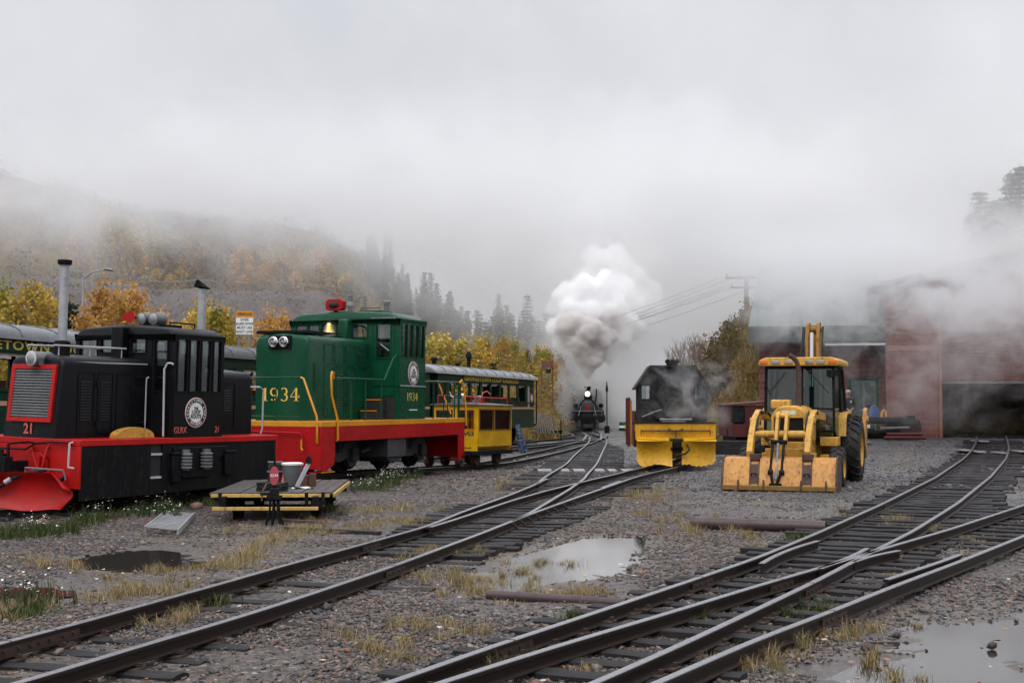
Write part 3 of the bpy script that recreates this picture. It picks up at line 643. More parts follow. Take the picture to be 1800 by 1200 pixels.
# text facings in flipped vehicle space (local x=u, y=-r): front face looks to -x, near side looks to -y
RF = (math.pi/2, 0, -math.pi/2)                 # read from in front (viewer toward +u): text x runs along -y = +r
RS = (math.pi/2, 0, 0)                          # read from the near side: text x runs along +u
def L(u, r, z): return (u, -r, z)
def seriftext(parent, s, size, loc, rot, name='number'):
    """gold slab-serif digits with dark drop shadow"""
    M = Matrix.Translation(loc) @ Matrix.Rotation(rot[2], 4, 'Z') @ Matrix.Rotation(rot[0], 4, 'X')
    h = size; wd = {'1': .62, '9': .9, '3': .86, '4': 1.0}
    x = -sum(wd[c] for c in s)*h/2
    th = .13*h; tn = .05*h
    for lay, (mat, dx, dz) in enumerate(((M_goldsh, .035*h, .002), (M_gold, 0, .006))):
        mb = MB(); X = x
        def stroke(pts, ws):
            vs = []; n = len(pts)
            for i in range(n):
                a = Vector(pts[max(i-1, 0)]); b = Vector(pts[min(i+1, n-1)]); t = (b-a).normalized(); nn = Vector((-t.y, t.x))*ws[i]/2
                p = Vector(pts[i]); vs.append((p+nn, p-nn))
            for i in range(n-1):
                q = [vs[i][0], vs[i][1], vs[i+1][1], vs[i+1][0]]
                V8 = [M @ Vector((v.x+dx, v.y-dx*.6, z)) for z in (dz, dz+.003) for v in q]
                mb.add([tuple(v) for v in V8], [(0,3,2,1),(4,5,6,7),(0,1,5,4),(1,2,6,5),(2,3,7,6),(3,0,4,7)])
        def arc(cx, cy, rx, ry, a0, a1, n=14, t0=tn, t1=th):
            pts = []; ws = []
            for i in range(n+1):
                a = rad(a0+(a1-a0)*i/n); pts.append((cx+rx*math.cos(a), cy+ry*math.sin(a))); ws.append(t0+(t1-t0)*abs(math.cos(a)))
            stroke(pts, ws)
        for c in s:
            w0 = wd[c]*h; cx = X+w0/2
            if c == '1':
                stroke([(cx, -h/2), (cx, h/2)], [th*1.2]*2); stroke([(cx-.2*h, -h/2+tn/2), (cx+.2*h, -h/2+tn/2)], [tn]*2); stroke([(cx-.2*h, h*.38), (cx, h/2-tn/2)], [tn]*2)
            elif c == '9':
                arc(cx, .18*h, .27*h, .28*h, 0, 360, 20); arc(cx-.06*h, .12*h, .33*h, .58*h, 0, -72, 10); stroke([(cx-.24*h, -.38*h), (cx-.1*h, -.44*h)], [th*.8, th*.5])
            elif c == '3':
                arc(cx-.02*h, .22*h, .25*h, .26*h, 140, -80); arc(cx-.02*h, -.22*h, .28*h, .27*h, 80, -145)
            elif c == '4':
                stroke([(cx+.12*h, -h/2), (cx+.12*h, h/2)], [th*1.2]*2); stroke([(cx+.1*h, h/2), (cx-.36*h, -.16*h)], [tn]*2); stroke([(cx-.38*h, -.18*h), (cx+.38*h, -.18*h)], [tn*1.2]*2)
                stroke([(cx-.06*h, -h/2+tn/2), (cx+.3*h, -h/2+tn/2)], [tn]*2); stroke([(cx+.36*h, -.26*h), (cx+.36*h, -.06*h)], [tn]*2)
            X += w0
        o = mb.build(name if lay else name+'_shadow', mat, parent, smooth=False, recalc=True)
def emblem(parent, c, R_, sidecol='white'):
    """round plate: white centre THE LOOP ROUTE, dark ring with white letters, thin red and white rims (near side)"""
    u, r, z = c
    def disc(rad_, t, mat, nm, hole=0):
        mb = V(); rr = []
        if hole: mb.loft([circle((u, z), hole, 36, lambda a, b: (a, r+t-.003, b)), circle((u, z), hole, 36, lambda a, b: (a, r+t, b)), circle((u, z), rad_, 36, lambda a, b: (a, r+t, b)), circle((u, z), rad_, 36, lambda a, b: (a, r+t-.003, b))], cap=False)
        else: mb.loft([circle((u, z), rad_, 36, lambda a, b: (a, r, b)), circle((u, z), rad_, 36, lambda a, b: (a, r+t, b))])
        return mb.build(nm, mat, parent, smooth=False)
    e = disc(R_, .010, M_white, 'emblem')
    disc(R_*.965, .013, M_redtx, 'emblem_rim', R_*.925); disc(R_*.91, .014, M_embl, 'emblem_ring', R_*.67)
    for i, (s, zz) in enumerate((('THE', .27), ('LOOP', .02), ('ROUTE', -.27))):
        text(s, R_*(.26 if i == 0 else .37), M_embl, parent, L(u, r+.015, z+zz*R_), RS, 'emblem_lettering', sx=.85, ext=.002, bold=.004*R_)
    for s, a0, sg in (('GEORGETOWN LOOP', 205, -1), ('RAILROAD', 235, 1)):
        n = len(s); tot = (230 if sg < 0 else 70)
        for i, ch in enumerate(s):
            if ch == ' ': continue
            a = rad(a0+sg*tot*(i/(n-1))); x = u+R_*.79*math.cos(a); zz = z+R_*.79*math.sin(a)
            o = text(ch, R_*.24, M_white, e, L(x, r+.017, zz), (math.pi/2, -(a-math.pi/2) if sg < 0 else -(a+math.pi/2), 0), 'ring_letter', ext=.002)
            o.rotation_mode = 'XYZ'
            o.matrix_local = Matrix.Translation(L(x, r+.017, zz)) @ Matrix.Rotation(math.pi/2, 4, 'X') @ Matrix.Rotation((a-math.pi/2) if sg < 0 else (a+math.pi/2), 4, 'Z')
M_embl = NT('emblem_dark').set(Base_Color=(.020,.016,.022), Roughness=.45).m
def hoodshell(mb, u0, u1, hw, z0, z1, rr=.16, rake=0.0, fr=.10, n=7, crown=.04):
    """hood with rounded shoulders and rounded nose; rake leans the nose back"""
    def ring(u, k, zt):
        pts = [(u, -hw*k, z0)]
        for i in range(n+1):
            a = math.pi-(math.pi/2)*i/n; pts.append((u, -(hw*k-rr)+rr*math.cos(a), zt-rr+rr*math.sin(a)))
        pts.append((u, 0, zt+crown))
        for i in range(n+1):
            a = math.pi/2-(math.pi/2)*i/n; pts.append((u, (hw*k-rr)+rr*math.cos(a), zt-rr+rr*math.sin(a)))
        pts.append((u, hw*k, z0)); return pts
    rings = []
    for i in range(6):
        a = (math.pi/2)*i/5; rings.append((u0+fr*(1-math.cos(a)), 1-.045*(1-math.sin(a)), z1-fr*.9*(1-math.sin(a))))
    R0 = []
    for (u, k, zt) in rings:
        pr = ring(u, k, zt); R0.append([(p[0]+rake*max(0, (p[2]-z0))/(z1-z0), p[1], p[2]) for p in pr])
    R0 = R0[::1]
    R0.append(ring(u1, 1, z1)); mb.loft(R0); return mb
def louver(mb, axis, t, rect, n, d=.02):
    """slats standing proud in a rect (a0,b0,a1,b1); axis 'y' = near side, 'x' = front"""
    a0, b0, a1, b1 = rect
    for i in range(n):
        z = b0+(b1-b0)*(i+.5)/n; h = (b1-b0)/n
        if axis == 'y': mb.add([(a0, t, z-h*.45), (a1, t, z-h*.45), (a1, t+d, z-h*.35), (a0, t+d, z-h*.35), (a0, t, z+h*.25), (a1, t, z+h*.25)], [(0,1,2,3),(3,2,5,4),(0,3,4),(1,5,2),(0,4,5,1)])
        else: mb.add([(t, a0, z-h*.45), (t, a1, z-h*.45), (t-d, a1, z-h*.35), (t-d, a0, z-h*.35), (t, a0, z+h*.25), (t, a1, z+h*.25)], [(0,1,2,3),(3,2,5,4),(0,3,4),(1,5,2),(0,4,5,1)])
def wheel(parent, u, r, R_=.42, name='wheel', mat=None, spokes=0):
    mb = V(); s = 1 if r > 0 else -1
    def rg(rad_, rr): return circle((u, R_), rad_, 28, lambda a, b: (a, rr, b))
    mb.loft([rg(R_+.03, r-s*.05), rg(R_+.03, r-s*.02), rg(R_, r-s*.015), rg(R_, r+s*.09), rg(R_*.86, r+s*.09), rg(R_*.8, r+s*.05), rg(R_*.35, r+s*.045), rg(R_*.3, r+s*.11), rg(.06, r+s*.12)])
    w_ = mb.build(name, mat or M_blackm, parent)
    return w_
def pane(parent, axis, t, rect, mat=None, name='window_glass'):
    a0, b0, a1, b1 = rect; mb = V()
    if axis == 'x': mb.box((t, a0, b0), (t+.006, a1, b1))
    else: mb.box((a0, t, b0), (a1, t+.006, b1))
    return mb.build(name, mat or M_glass, parent, smooth=False)
def frames(parent, axis, t, rects, w, d, mat, name='window_frame'):
    for h_ in rects: mb = V(); framebars(mb, axis, t, h_, w, d); mb.build(name, mat, parent)
def framebars(mb, axis, t, rect, w=.03, d=.03):
    a0, b0, a1, b1 = rect
    def bx(p, q, r_, s_):
        if axis == 'x': mb.box((t-d, p, q), (t+.005, r_, s_))
        else: mb.box((p, t-.005, q), (r_, t+d, s_))
    bx(a0-w, b0-w, a1+w, b0); bx(a0-w, b1, a1+w, b1+w); bx(a0-w, b0, a0, b1); bx(a1, b0, a1+w, b1)
def cabshell(parent, u0, u1, W2, z0, z1, roofz, fh, sh, mat, th=.04, rearh=None):
    """cab as one body: front, rear and both side walls with window openings"""
    mb = V()
    mb.holed('x', u0, u0+th, (-W2, z0, W2, z1), fh); mb.holed('x', u1-th, u1, (-W2, z0, W2, z1), rearh if rearh is not None else fh)
    for s in (1, -1): mb.holed('y', s*(W2-th) if s > 0 else -W2, W2 if s > 0 else -(W2-th), (u0+th, z0, u1-th, z1), sh)
    mb.box((u0+th, -W2+th, z0), (u1-th, W2-th, z0+.04))
    b = mb.build('cab', mat, parent, recalc=True, bevel=0)
    return b
def cabroof(parent, u0, u1, W2, z1, top, mat, oh=.03, rr=.22, name='cab_roof'):
    mb = V(); rings = []
    n = 8
    for (u, k) in ((u0-oh, .0), (u0-oh+.02, .03), (u0+.06, .055), (u1-.06, .055), (u1+oh-.02, .03), (u1+oh, 0)):
        dz = k-.055; pts = [(u, -W2-oh, z1-.0)]
        pts.append((u, -W2-oh, z1+.03))
        for i in range(n+1):
            a = math.pi-(math.pi/2)*i/n; pts.append((u, -(W2-rr)+rr*math.cos(a)-oh*0, (top-rr*.62)+rr*.62*math.sin(a)+dz))
        pts.append((u, 0, top+.05+dz))
        for i in range(n+1):
            a = math.pi/2-(math.pi/2)*i/n; pts.append((u, (W2-rr)+rr*math.cos(a), (top-rr*.62)+rr*.62*math.sin(a)+dz))
        pts += [(u, W2+oh, z1+.03), (u, W2+oh, z1)]; rings.append(pts)
    mb.loft(rings); return mb.build(name, mat, parent)
# ================================================================= BLACK LOCOMOTIVE 21
def build21():
    W, Ln, zd, c1, c2, cz, hw, hz = 2.361, 4.719, 1.081, 2.001, 3.204, 2.945, .608, 2.377
    t = empty('diesel_locomotive', 'black diesel locomotive numbered 21 with red grille frame and red plow blade', 'locomotive', M=pose((-7.695, 21.659, .118), .52, -.004, -.024))
    W2 = W/2
    V().box((.0, -W2, zd-.1), (Ln, W2, zd)).build('running_board', M_red, t, bevel=.01)
    mb = V()
    for s in (1, -1):
        a, b = (W2-.035, W2-.012) if s > 0 else (-(W2-.012), -(W2-.035))
        mb.holed('y', a, b, (.03, .30, Ln-.03, zd-.102), [(1.52, .38, 1.78, zd-.103)])
        mb.add([(.03, a, .30), (Ln-.03, a, .30), (Ln-.03, a, .22), (.03, a, .14), (.03, b, .30), (Ln-.03, b, .30), (Ln-.03, b, .22), (.03, b, .14)], [(0,1,2,3),(7,6,5,4),(3,2,6,7),(0,4,5,1),(0,3,7,4),(1,5,6,2)])
    sk = mb.build('side_skirt', M_blackm, t)
    V().box((1.50, W2-.5, .36), (1.80, W2-.04, zd-.104)).build('step_recess', M_dark, t)
    for z in (.42, .80): V().box((1.53, W2-.22, z), (1.77, W2-.005, z+.035)).build('step', M_lgrey, t)
    # axle-box plate with springs on the skirt
    mb = V(); mb.prism([(2.02, .92), (3.3, .92), (3.3, .78), (3.12, .72), (3.0, .48), (2.85, .40), (2.25, .40), (2.12, .50), (2.02, .72)], 'y', W2-.012, W2+.03); mb.build('axle_plate', M_black, t, bevel=.01)
    for u in (2.25, 2.75):
        mb = V(); [mb.lathe([(.095, z), (.11, z+.012), (.11, z+.03), (.095, z+.042)], 16, Matrix.Translation((u, W2+.07, 0))) for z in np.arange(.56, .82, .055)]
        mb.cyl((u, W2+.07, .54), (u, W2+.07, .88), .07, 14); mb.build('spring', M_grey, t)
    mb = V(); mb.box((1.95, W2, .34), (2.15, W2+.07, .80)); mb.box((1.93, W2, .80), (2.17, W2+.09, .84)); mb.build('equipment_box', M_black, t, bevel=.012); mb = V(); mb.box((3.25, W2, .42), (3.5, W2+.06, .80)); mb.box((3.23, W2, .80), (3.52, W2+.08, .84)); mb.build('equipment_box', M_black, t, bevel=.012)
    # ends
    for (a, b) in ((0, .05), (Ln-.05, Ln)):
        V().box((a+.005, -W2+.005, .32), (b-.005, W2-.005, zd-.102)).build('end_beam', M_red, t, bevel=.008)
    mb = V(); mb.box((-.10, -.62, .52), (.0, .62, .60)); mb.box((-.14, -.62, .40), (0, -.56, .82)); mb.box((-.14, .38, .40), (0, .44, .82)); mb.tube([(0, .5, .98), (-.05, .5, .9), (-.13, .5, .62)], .02, 8); mb.cyl((-.02, .33, .66), (-.08, .33, .66), .20, 22); mb.bar((-.02, .1, .97), (-.14, .40, .62), .03, .05)
    mb.build('buffer_bracket', M_red, t, bevel=.006)
    mb = V(); mb.box((-.42, -.10, .50), (0, .10, .72)); mb.box((-.60, -.16, .42), (-.38, .02, .84)); mb.box((-.56, .02, .46), (-.40, .16, .80)); mb.cyl((-.5, 0, .36), (-.5, 0, .92), .045, 10); mb.cyl((-.46, .12, .80), (-.46, .12, 1.0), .025, 8)
    mb.tube([(-.46, .12, 1.0), (-.1, .15, 1.02), (-.04, .25, 1.0)], .018, 6)
    mb.build('coupler', M_blackm, t, bevel=.015)
    V().tube([(-.03, -1.05, .92), (-.10, -.9, .90), (-.12, .1, .90), (-.10, .3, 1.0), (-.08, .62, 1.03), (-.06, 1.04, 1.03), (-.05, 1.06, 1.0)], .016, 7).build('coupler_lever', M_blackm, t)
    V().tube([(-.02, 1.04, 1.04), (-.09, 1.05, 1.03), (-.10, 1.05, .72), (-.10, 1.05, .66), (-.06, 1.13, .65)], .017, 8).build('grab_iron', M_lgrey, t)
    # plow blade: a curled moldboard on each side of the coupler
    for s in (1, -1):
        rings = []; n = 12; m = 10
        for i in range(n+1):
            q = i/n; r = (.02+1.36*q)*s; u0 = -.95+.62*q
            top = .50+.10*ss(.0, .4, q)-.22*ss(.85, 1.0, q); bot = .03+.02*math.sin(q*9)-.0+.12*ss(.93, 1.0, q)
            row = []
            for j in range(m+1):
                h = j/m; z = bot+(top-bot)*h; curl = .20*(1-math.sin(math.pi*(.15+.7*h)))+.10*ss(.75, 1, h)
                row.append((u0-curl*.9+.10+(-.08*ss(.8, 1, q)), r, z))
            rings.append(row+[(p[0]+.025, p[1], p[2]) for p in row[::-1]])
        V().loft(rings).build('plow_blade', M_red, t, ang=50)
        mb = V(); q0 = .45; q1 = .97
        mb.tube([(-.62, (.02+1.36*.5)*s, .58), (-.62, (.02+1.36*.5)*s, .66), (-.42, 1.30*s, .64), (-.40, 1.33*s, .50)], .014, 7); mb.build('blade_rail', M_grey, t)
        mb = V(); mb.bar((-.03, .5*s, .5), (-.55, .7*s, .42), .05, .05); mb.bar((-.03, .9*s, .5), (-.4, 1.0*s, .35), .05, .05); mb.build('blade_arm', M_blackm, t)
    V().tube([(-.3, .80, .62), (-.62, .72, .58), (-.72, .55, .50), (-.82, .35, .34), (-.80, .1, .28), (-.66, -.1, .30), (-.5, -.3, .4)], .030, 10).build('air_hose', M_rub, t)
    V().tube([(-.74, .53, .49), (-.79, .46, .43)], .040, 10).build('hose_fitting', M_lgrey, t)
    # hoods
    mb = V(); hoodshell(mb, .02, c1, hw, zd+.002, hz, .14, rake=.13); h = mb.build('front_hood', M_black, t)
    mb = V()
    for (a, b) in ((.42, .80), (.84, 1.20), (1.24, 1.6)):
        frames(t, 'y', hw, [(a+.03, 1.16, b-.03, 2.12)], .012, .012, M_black, 'hood_door')
    louver(mb, 'y', hw+.002, (.50, 1.35, .72, 2.0), 14, .012); mb.build('hood_louver', M_black, t); mb = V(); louver(mb, 'y', hw+.002, (.92, 1.35, 1.12, 2.0), 14, .012); mb.build('hood_louver', M_black, t); mb = V(); louver(mb, 'y', hw, (1.68, 1.18, 1.9, 1.34), 5, .02); louver(mb, 'y', hw, (1.68, 1.95, 1.9, 2.10), 5, .02)
    for z in (1.3, 1.95): mb.cyl((.84, hw+.02, z-.05), (.84, hw+.02, z+.05), .018, 8)
    mb.build('hood_louver', M_black, t)
    V().bar((.30, hw-.02, hz-.09), (1.95, hw-.005, hz-.08), .012, .02).build('rain_gutter', M_lgrey, t)
    # rear hood with a rounded tail
    mb = V(); zz = 2.22
    hoodshell(mb, -4.66, -c2, hw, zd+.002, zz, .14, rake=0)
    mb.v = [(-v[0], v[1], v[2]) for v in mb.v]; mb.build('rear_hood', M_black, t)
    frames(t, 'y', hw, [(a, 1.16, a+.36, 2.0) for a in (3.3, 3.78)], .012, .012, M_black, 'hood_door'); mb = V(); louver(mb, 'y', hw+.002, (3.38, 1.5, 3.58, 1.9), 9, .012); mb.build('hood_louver', M_black, t); mb = V(); louver(mb, 'y', hw+.002, (3.86, 1.5, 4.06, 1.9), 9, .012); mb.build('hood_louver', M_black, t)
    # grille
    def fu(z): return .02+.13*(z-zd)/(hz-zd)
    Mr = Matrix.Translation((fu(1.33), 0, 1.33)) @ Matrix.Rotation(math.atan2(.13, hz-zd), 4, 'Y')
    gh = .90
    fr = MB(); fr.flip = True
    g1 = V(); a = .50
    def rk(mbx): mbx.v = [(v[0]+fu(v[2])-.005, v[1], v[2]) for v in mbx.v]; return mbx
    framebars(g1, 'x', 0, (-a+.07, 1.40, a-.07, 2.17), .07, .045)
    rk(g1).build('grille_frame', M_red, t, bevel=.004)
    g2 = V(); g2.box((-.012, -a+.07, 1.40), (-.004, a-.07, 2.17)); [g2.add([(-.042, -a+.072, z), (-.042, a-.072, z), (-.012, a-.072, z+.032), (-.012, -a+.072, z+.032), (-.038, -a+.072, z-.008), (-.038, a-.072, z-.008)], [(0,1,2,3),(0,4,5,1),(4,3,2,5)]) for z in np.linspace(1.42, 2.13, 17)]
    rk(g2).build('grille', M_grey, t, smooth=False)
    text('21', .23, M_redtx, t, L(-.012+fu(1.2), .0, 1.215), (math.pi/2+.0, 0, -math.pi/2), 'number', bold=.006)
    hl = V(); hl.cyl((fu(2.32)-.16, .05, 2.33), (.35, .05, 2.33), .115, 24); hl.box((.05, -.06, 2.22), (.35, .16, 2.36)); hd = hl.build('headlight', M_grey, t, bevel=.008)
    V().lathe([(.118, 0), (.125, .015), (.105, .02)], 24, Matrix.Translation((fu(2.32)-.155, .05, 2.33)) @ Matrix.Rotation(-math.pi/2, 4, 'Y')).build('rim', M_chrome, hd)
    V().lathe([(.10, 0), (.07, .02), (.01, .03)], 24, Matrix.Translation((fu(2.32)-.165, .05, 2.33)) @ Matrix.Rotation(-math.pi/2, 4, 'Y')).build('lens', M_lens, hd)
    # stacks
    mb = V(); mb.tube([(.62, .02, 2.3), (.62, .02, 3.88)], .072, 18); s1 = mb.build('exhaust_stack', M_galv, t)
    V().lathe([(.10, 3.87), (.115, 3.90), (.115, 3.95), (.09, 3.955)], 18, Matrix.Translation((.62, .02, 0))).build('stack_cap', M_blackm, s1)
    V().lathe([(.13, 2.36), (.13, 2.62), (.10, 2.64)], 18, Matrix.Translation((.62, .02, 0))).build('stack_collar', M_blackm, s1)
    mb = V(); mb.tube([(3.62, .24, 2.2), (3.62, .24, 3.70)], .075, 16); s2 = mb.build('exhaust_stack', M_galv, t)
    V().add([(3.5, .14, 3.74), (3.74, .14, 3.70), (3.74, .34, 3.70), (3.5, .34, 3.74), (3.48, .22, 3.86), (3.50, .26, 3.86)], [(0,1,2,3),(0,3,5,4),(1,4,5,2),(0,4,1),(3,2,5)]).build('stack_cap', M_blackm, s2)
    mb = V(); mb.lathe([(.11, 2.2), (.11, 2.75), (.08, 2.8)], 16, Matrix.Translation((3.62, .24, 0))); mb.build('stack_collar', M_blackm, s2)
    mb = V()
    for r in (-.35, .25): mb.tube([(.25, r, 2.55), (1.8, r, 2.55)], .016, 7)
    for u in (.35, 1.0, 1.7): mb.tube([(u, -.35, 2.38), (u, -.35, 2.55), (u, .25, 2.55), (u, .25, 2.38)], .012, 6)
    mb.build('hood_top_rail', M_lgrey, t)
    # cab
    fh = [(.70, 1.72, 1.00, 2.68), (.10+.08, 2.47, .52, 2.70), (-.55, 2.47, -.22, 2.70), (-1.05, 2.40, -.68, 2.70)]
    fh = [(.72, 1.86, 1.0, 2.70), (.16, 2.50, .50, 2.72), (-.56, 2.50, -.20, 2.72), (-1.06, 2.42, -.66, 2.72)]
    sh = [(2.07, 1.86, 2.29, 2.72), (2.36, 1.86, 2.57, 2.72), (2.64, 1.86, 2.85, 2.72), (2.94, 1.86, 3.12, 2.72)]
    cb = cabshell(t, c1, c2, W2-.004, zd+.002, cz-.16, cz, fh, sh, M_black)
    cabroof(t, c1, c2, W2-.01, cz-.161, cz-.015, M_black, .02, .3)
    frames(t, 'x', c1, fh, .022, .018, M_blackm); frames(t, 'y', W2-.004, sh, .022, .016, M_blackm)
    for h_ in fh: pane(t, 'x', c1+.02, h_)
    for h_ in sh:
        pane(t, 'y', W2-.03, h_); pane(t, 'y', -W2+.02, h_)
    for h_ in fh: pane(t, 'x', c2-.02, h_)
    mb = V(); mb.box((c1+.5, -.4, zd+.1), (c1+.9, .1, 1.9)); mb.cyl((c1+.3, .5, 1.8), (c1+.3, .5, 1.9), .2, 14); mb.box((c1+.25, .45, zd+.1), (c1+.35, .55, 1.85)); mb.build('control_stand', M_dark, t)
    framebars(mb := V(), 'x', c1, (.655, 1.14, 1.06, 2.76), .012, .010); mb.build('cab_door', M_black, t)
    V().box((c1-.16, -.16, 2.36), (c1-.002, .10, 2.93)).build('exhaust_duct', M_black, t, bevel=.02)
    mb = V(); mb.tube([(c1-.02, .60, 1.2), (c1-.07, .60, 1.2), (c1-.07, .60, 2.05), (c1-.02, .60, 2.08)], .020, 8); mb.build('handrail', M_lgrey, t)
    mb = V(); mb.tube([(c1-.06, 1.02, 1.1), (c1-.06, 1.00, 2.22), (c1-.05, 1.06, 2.32), (c1-.04, 1.13, 2.32), (c1-.01, 1.15, 2.30)], .018, 8); mb.build('handrail', M_lgrey, t)
    V().tube([(4.56, .9, 1.1), (4.60, .9, 1.2), (4.60, .9, 1.9), (4.5, .9, 1.95), (4.42, .75, 1.95)], .017, 7).build('handrail', M_lgrey, t)
    emblem(t, (2.53, W2-.003, 1.50), .255)
    text('GLRX', .15, M_redtx, t, L(2.17, W2+.002, 1.20), RS, 'lettering', sx=.8); text('21', .15, M_redtx, t, L(3.07, W2+.002, 1.20), RS, 'lettering', sx=.8)
    # roof gear
    mb = V()
    for (r, u, s_) in ((-.05, 2.30, 1.0), (-.22, 2.36, .75)):
        mb.lathe([(.02, .30), (.028, .1), (.05, .03), (.085*s_, 0), (.10*s_, -.01)], 18, Matrix.Translation((u-.12, r, 3.12)) @ Matrix.Rotation(math.pi/2, 4, 'Y'))
    hn = mb.build('air_horn', M_redd, t)
    V().tube([(2.4, -.05, 3.12), (2.4, -.05, 2.95)], .02).build('horn_bracket', M_blackm, hn)
    for r in (.12, .40):
        mb = V(); mb.cyl((2.25, r, 3.09), (2.48, r, 3.09), .11, 20); mb.box((2.28, r-.04, 2.93), (2.42, r+.04, 3.04)); o = mb.build('roof_lamp', M_grey, t)
        V().lathe([(.095, 0), (.06, .02), (.01, .03)], 20, Matrix.Translation((2.245, r, 3.09)) @ Matrix.Rotation(-math.pi/2, 4, 'Y')).build('lens', M_lens, o)
    mb = V(); mb.box((2.25, .52, 2.93), (2.75, .60, 2.99)); mb.tube([(2.3, .75, 2.9), (2.3, .75, 3.02), (2.9, .75, 3.02), (2.9, .75, 2.9)], .014, 6); mb.build('roof_rack', M_blackm, t)
    for u in (.85, 3.55):
        for r in (.457, -.457): wheel(t, u, r, .38)
        V().cyl((u, -.45, .38), (u, .45, .38), .06, 10).build('axle', M_blackm, t)
    V().box((.2, -.34, .40), (4.5, .34, .9)).build('frame', M_dark, t)
    return t
T21 = build21()
# yellow re-railer lying on the deck
def onvehicle(T, u, r, z): return T.matrix_world @ Vector((u, -r, z))
p = onvehicle(T21, 1.34, .92, 1.085)
mb = MB(); n = 14; rings = []
for i in range(n+1):
    a = math.pi*i/n; x = -.40*math.cos(a); top = .035+.13*math.sin(a)
    rings.append([(x, -.10, 0), (x, .10, 0), (x, .09, top), (x, .03, top+.01), (x, .0, top*.6+.02), (x, -.03, top+.01), (x, -.09, top)])
mb.loft(rings); o = mb.build('rerailer', paint('chipped_yellow', (.48,.25,.03), .5, .6, (.10,.06,.03), rust=.7), None)
o.matrix_world = Matrix.Translation(p) @ Matrix.Rotation(-.52+math.pi/2, 4, 'Z'); tag(o, 'worn yellow curved re-railing casting lying on the black locomotive deck', 'rerailer')
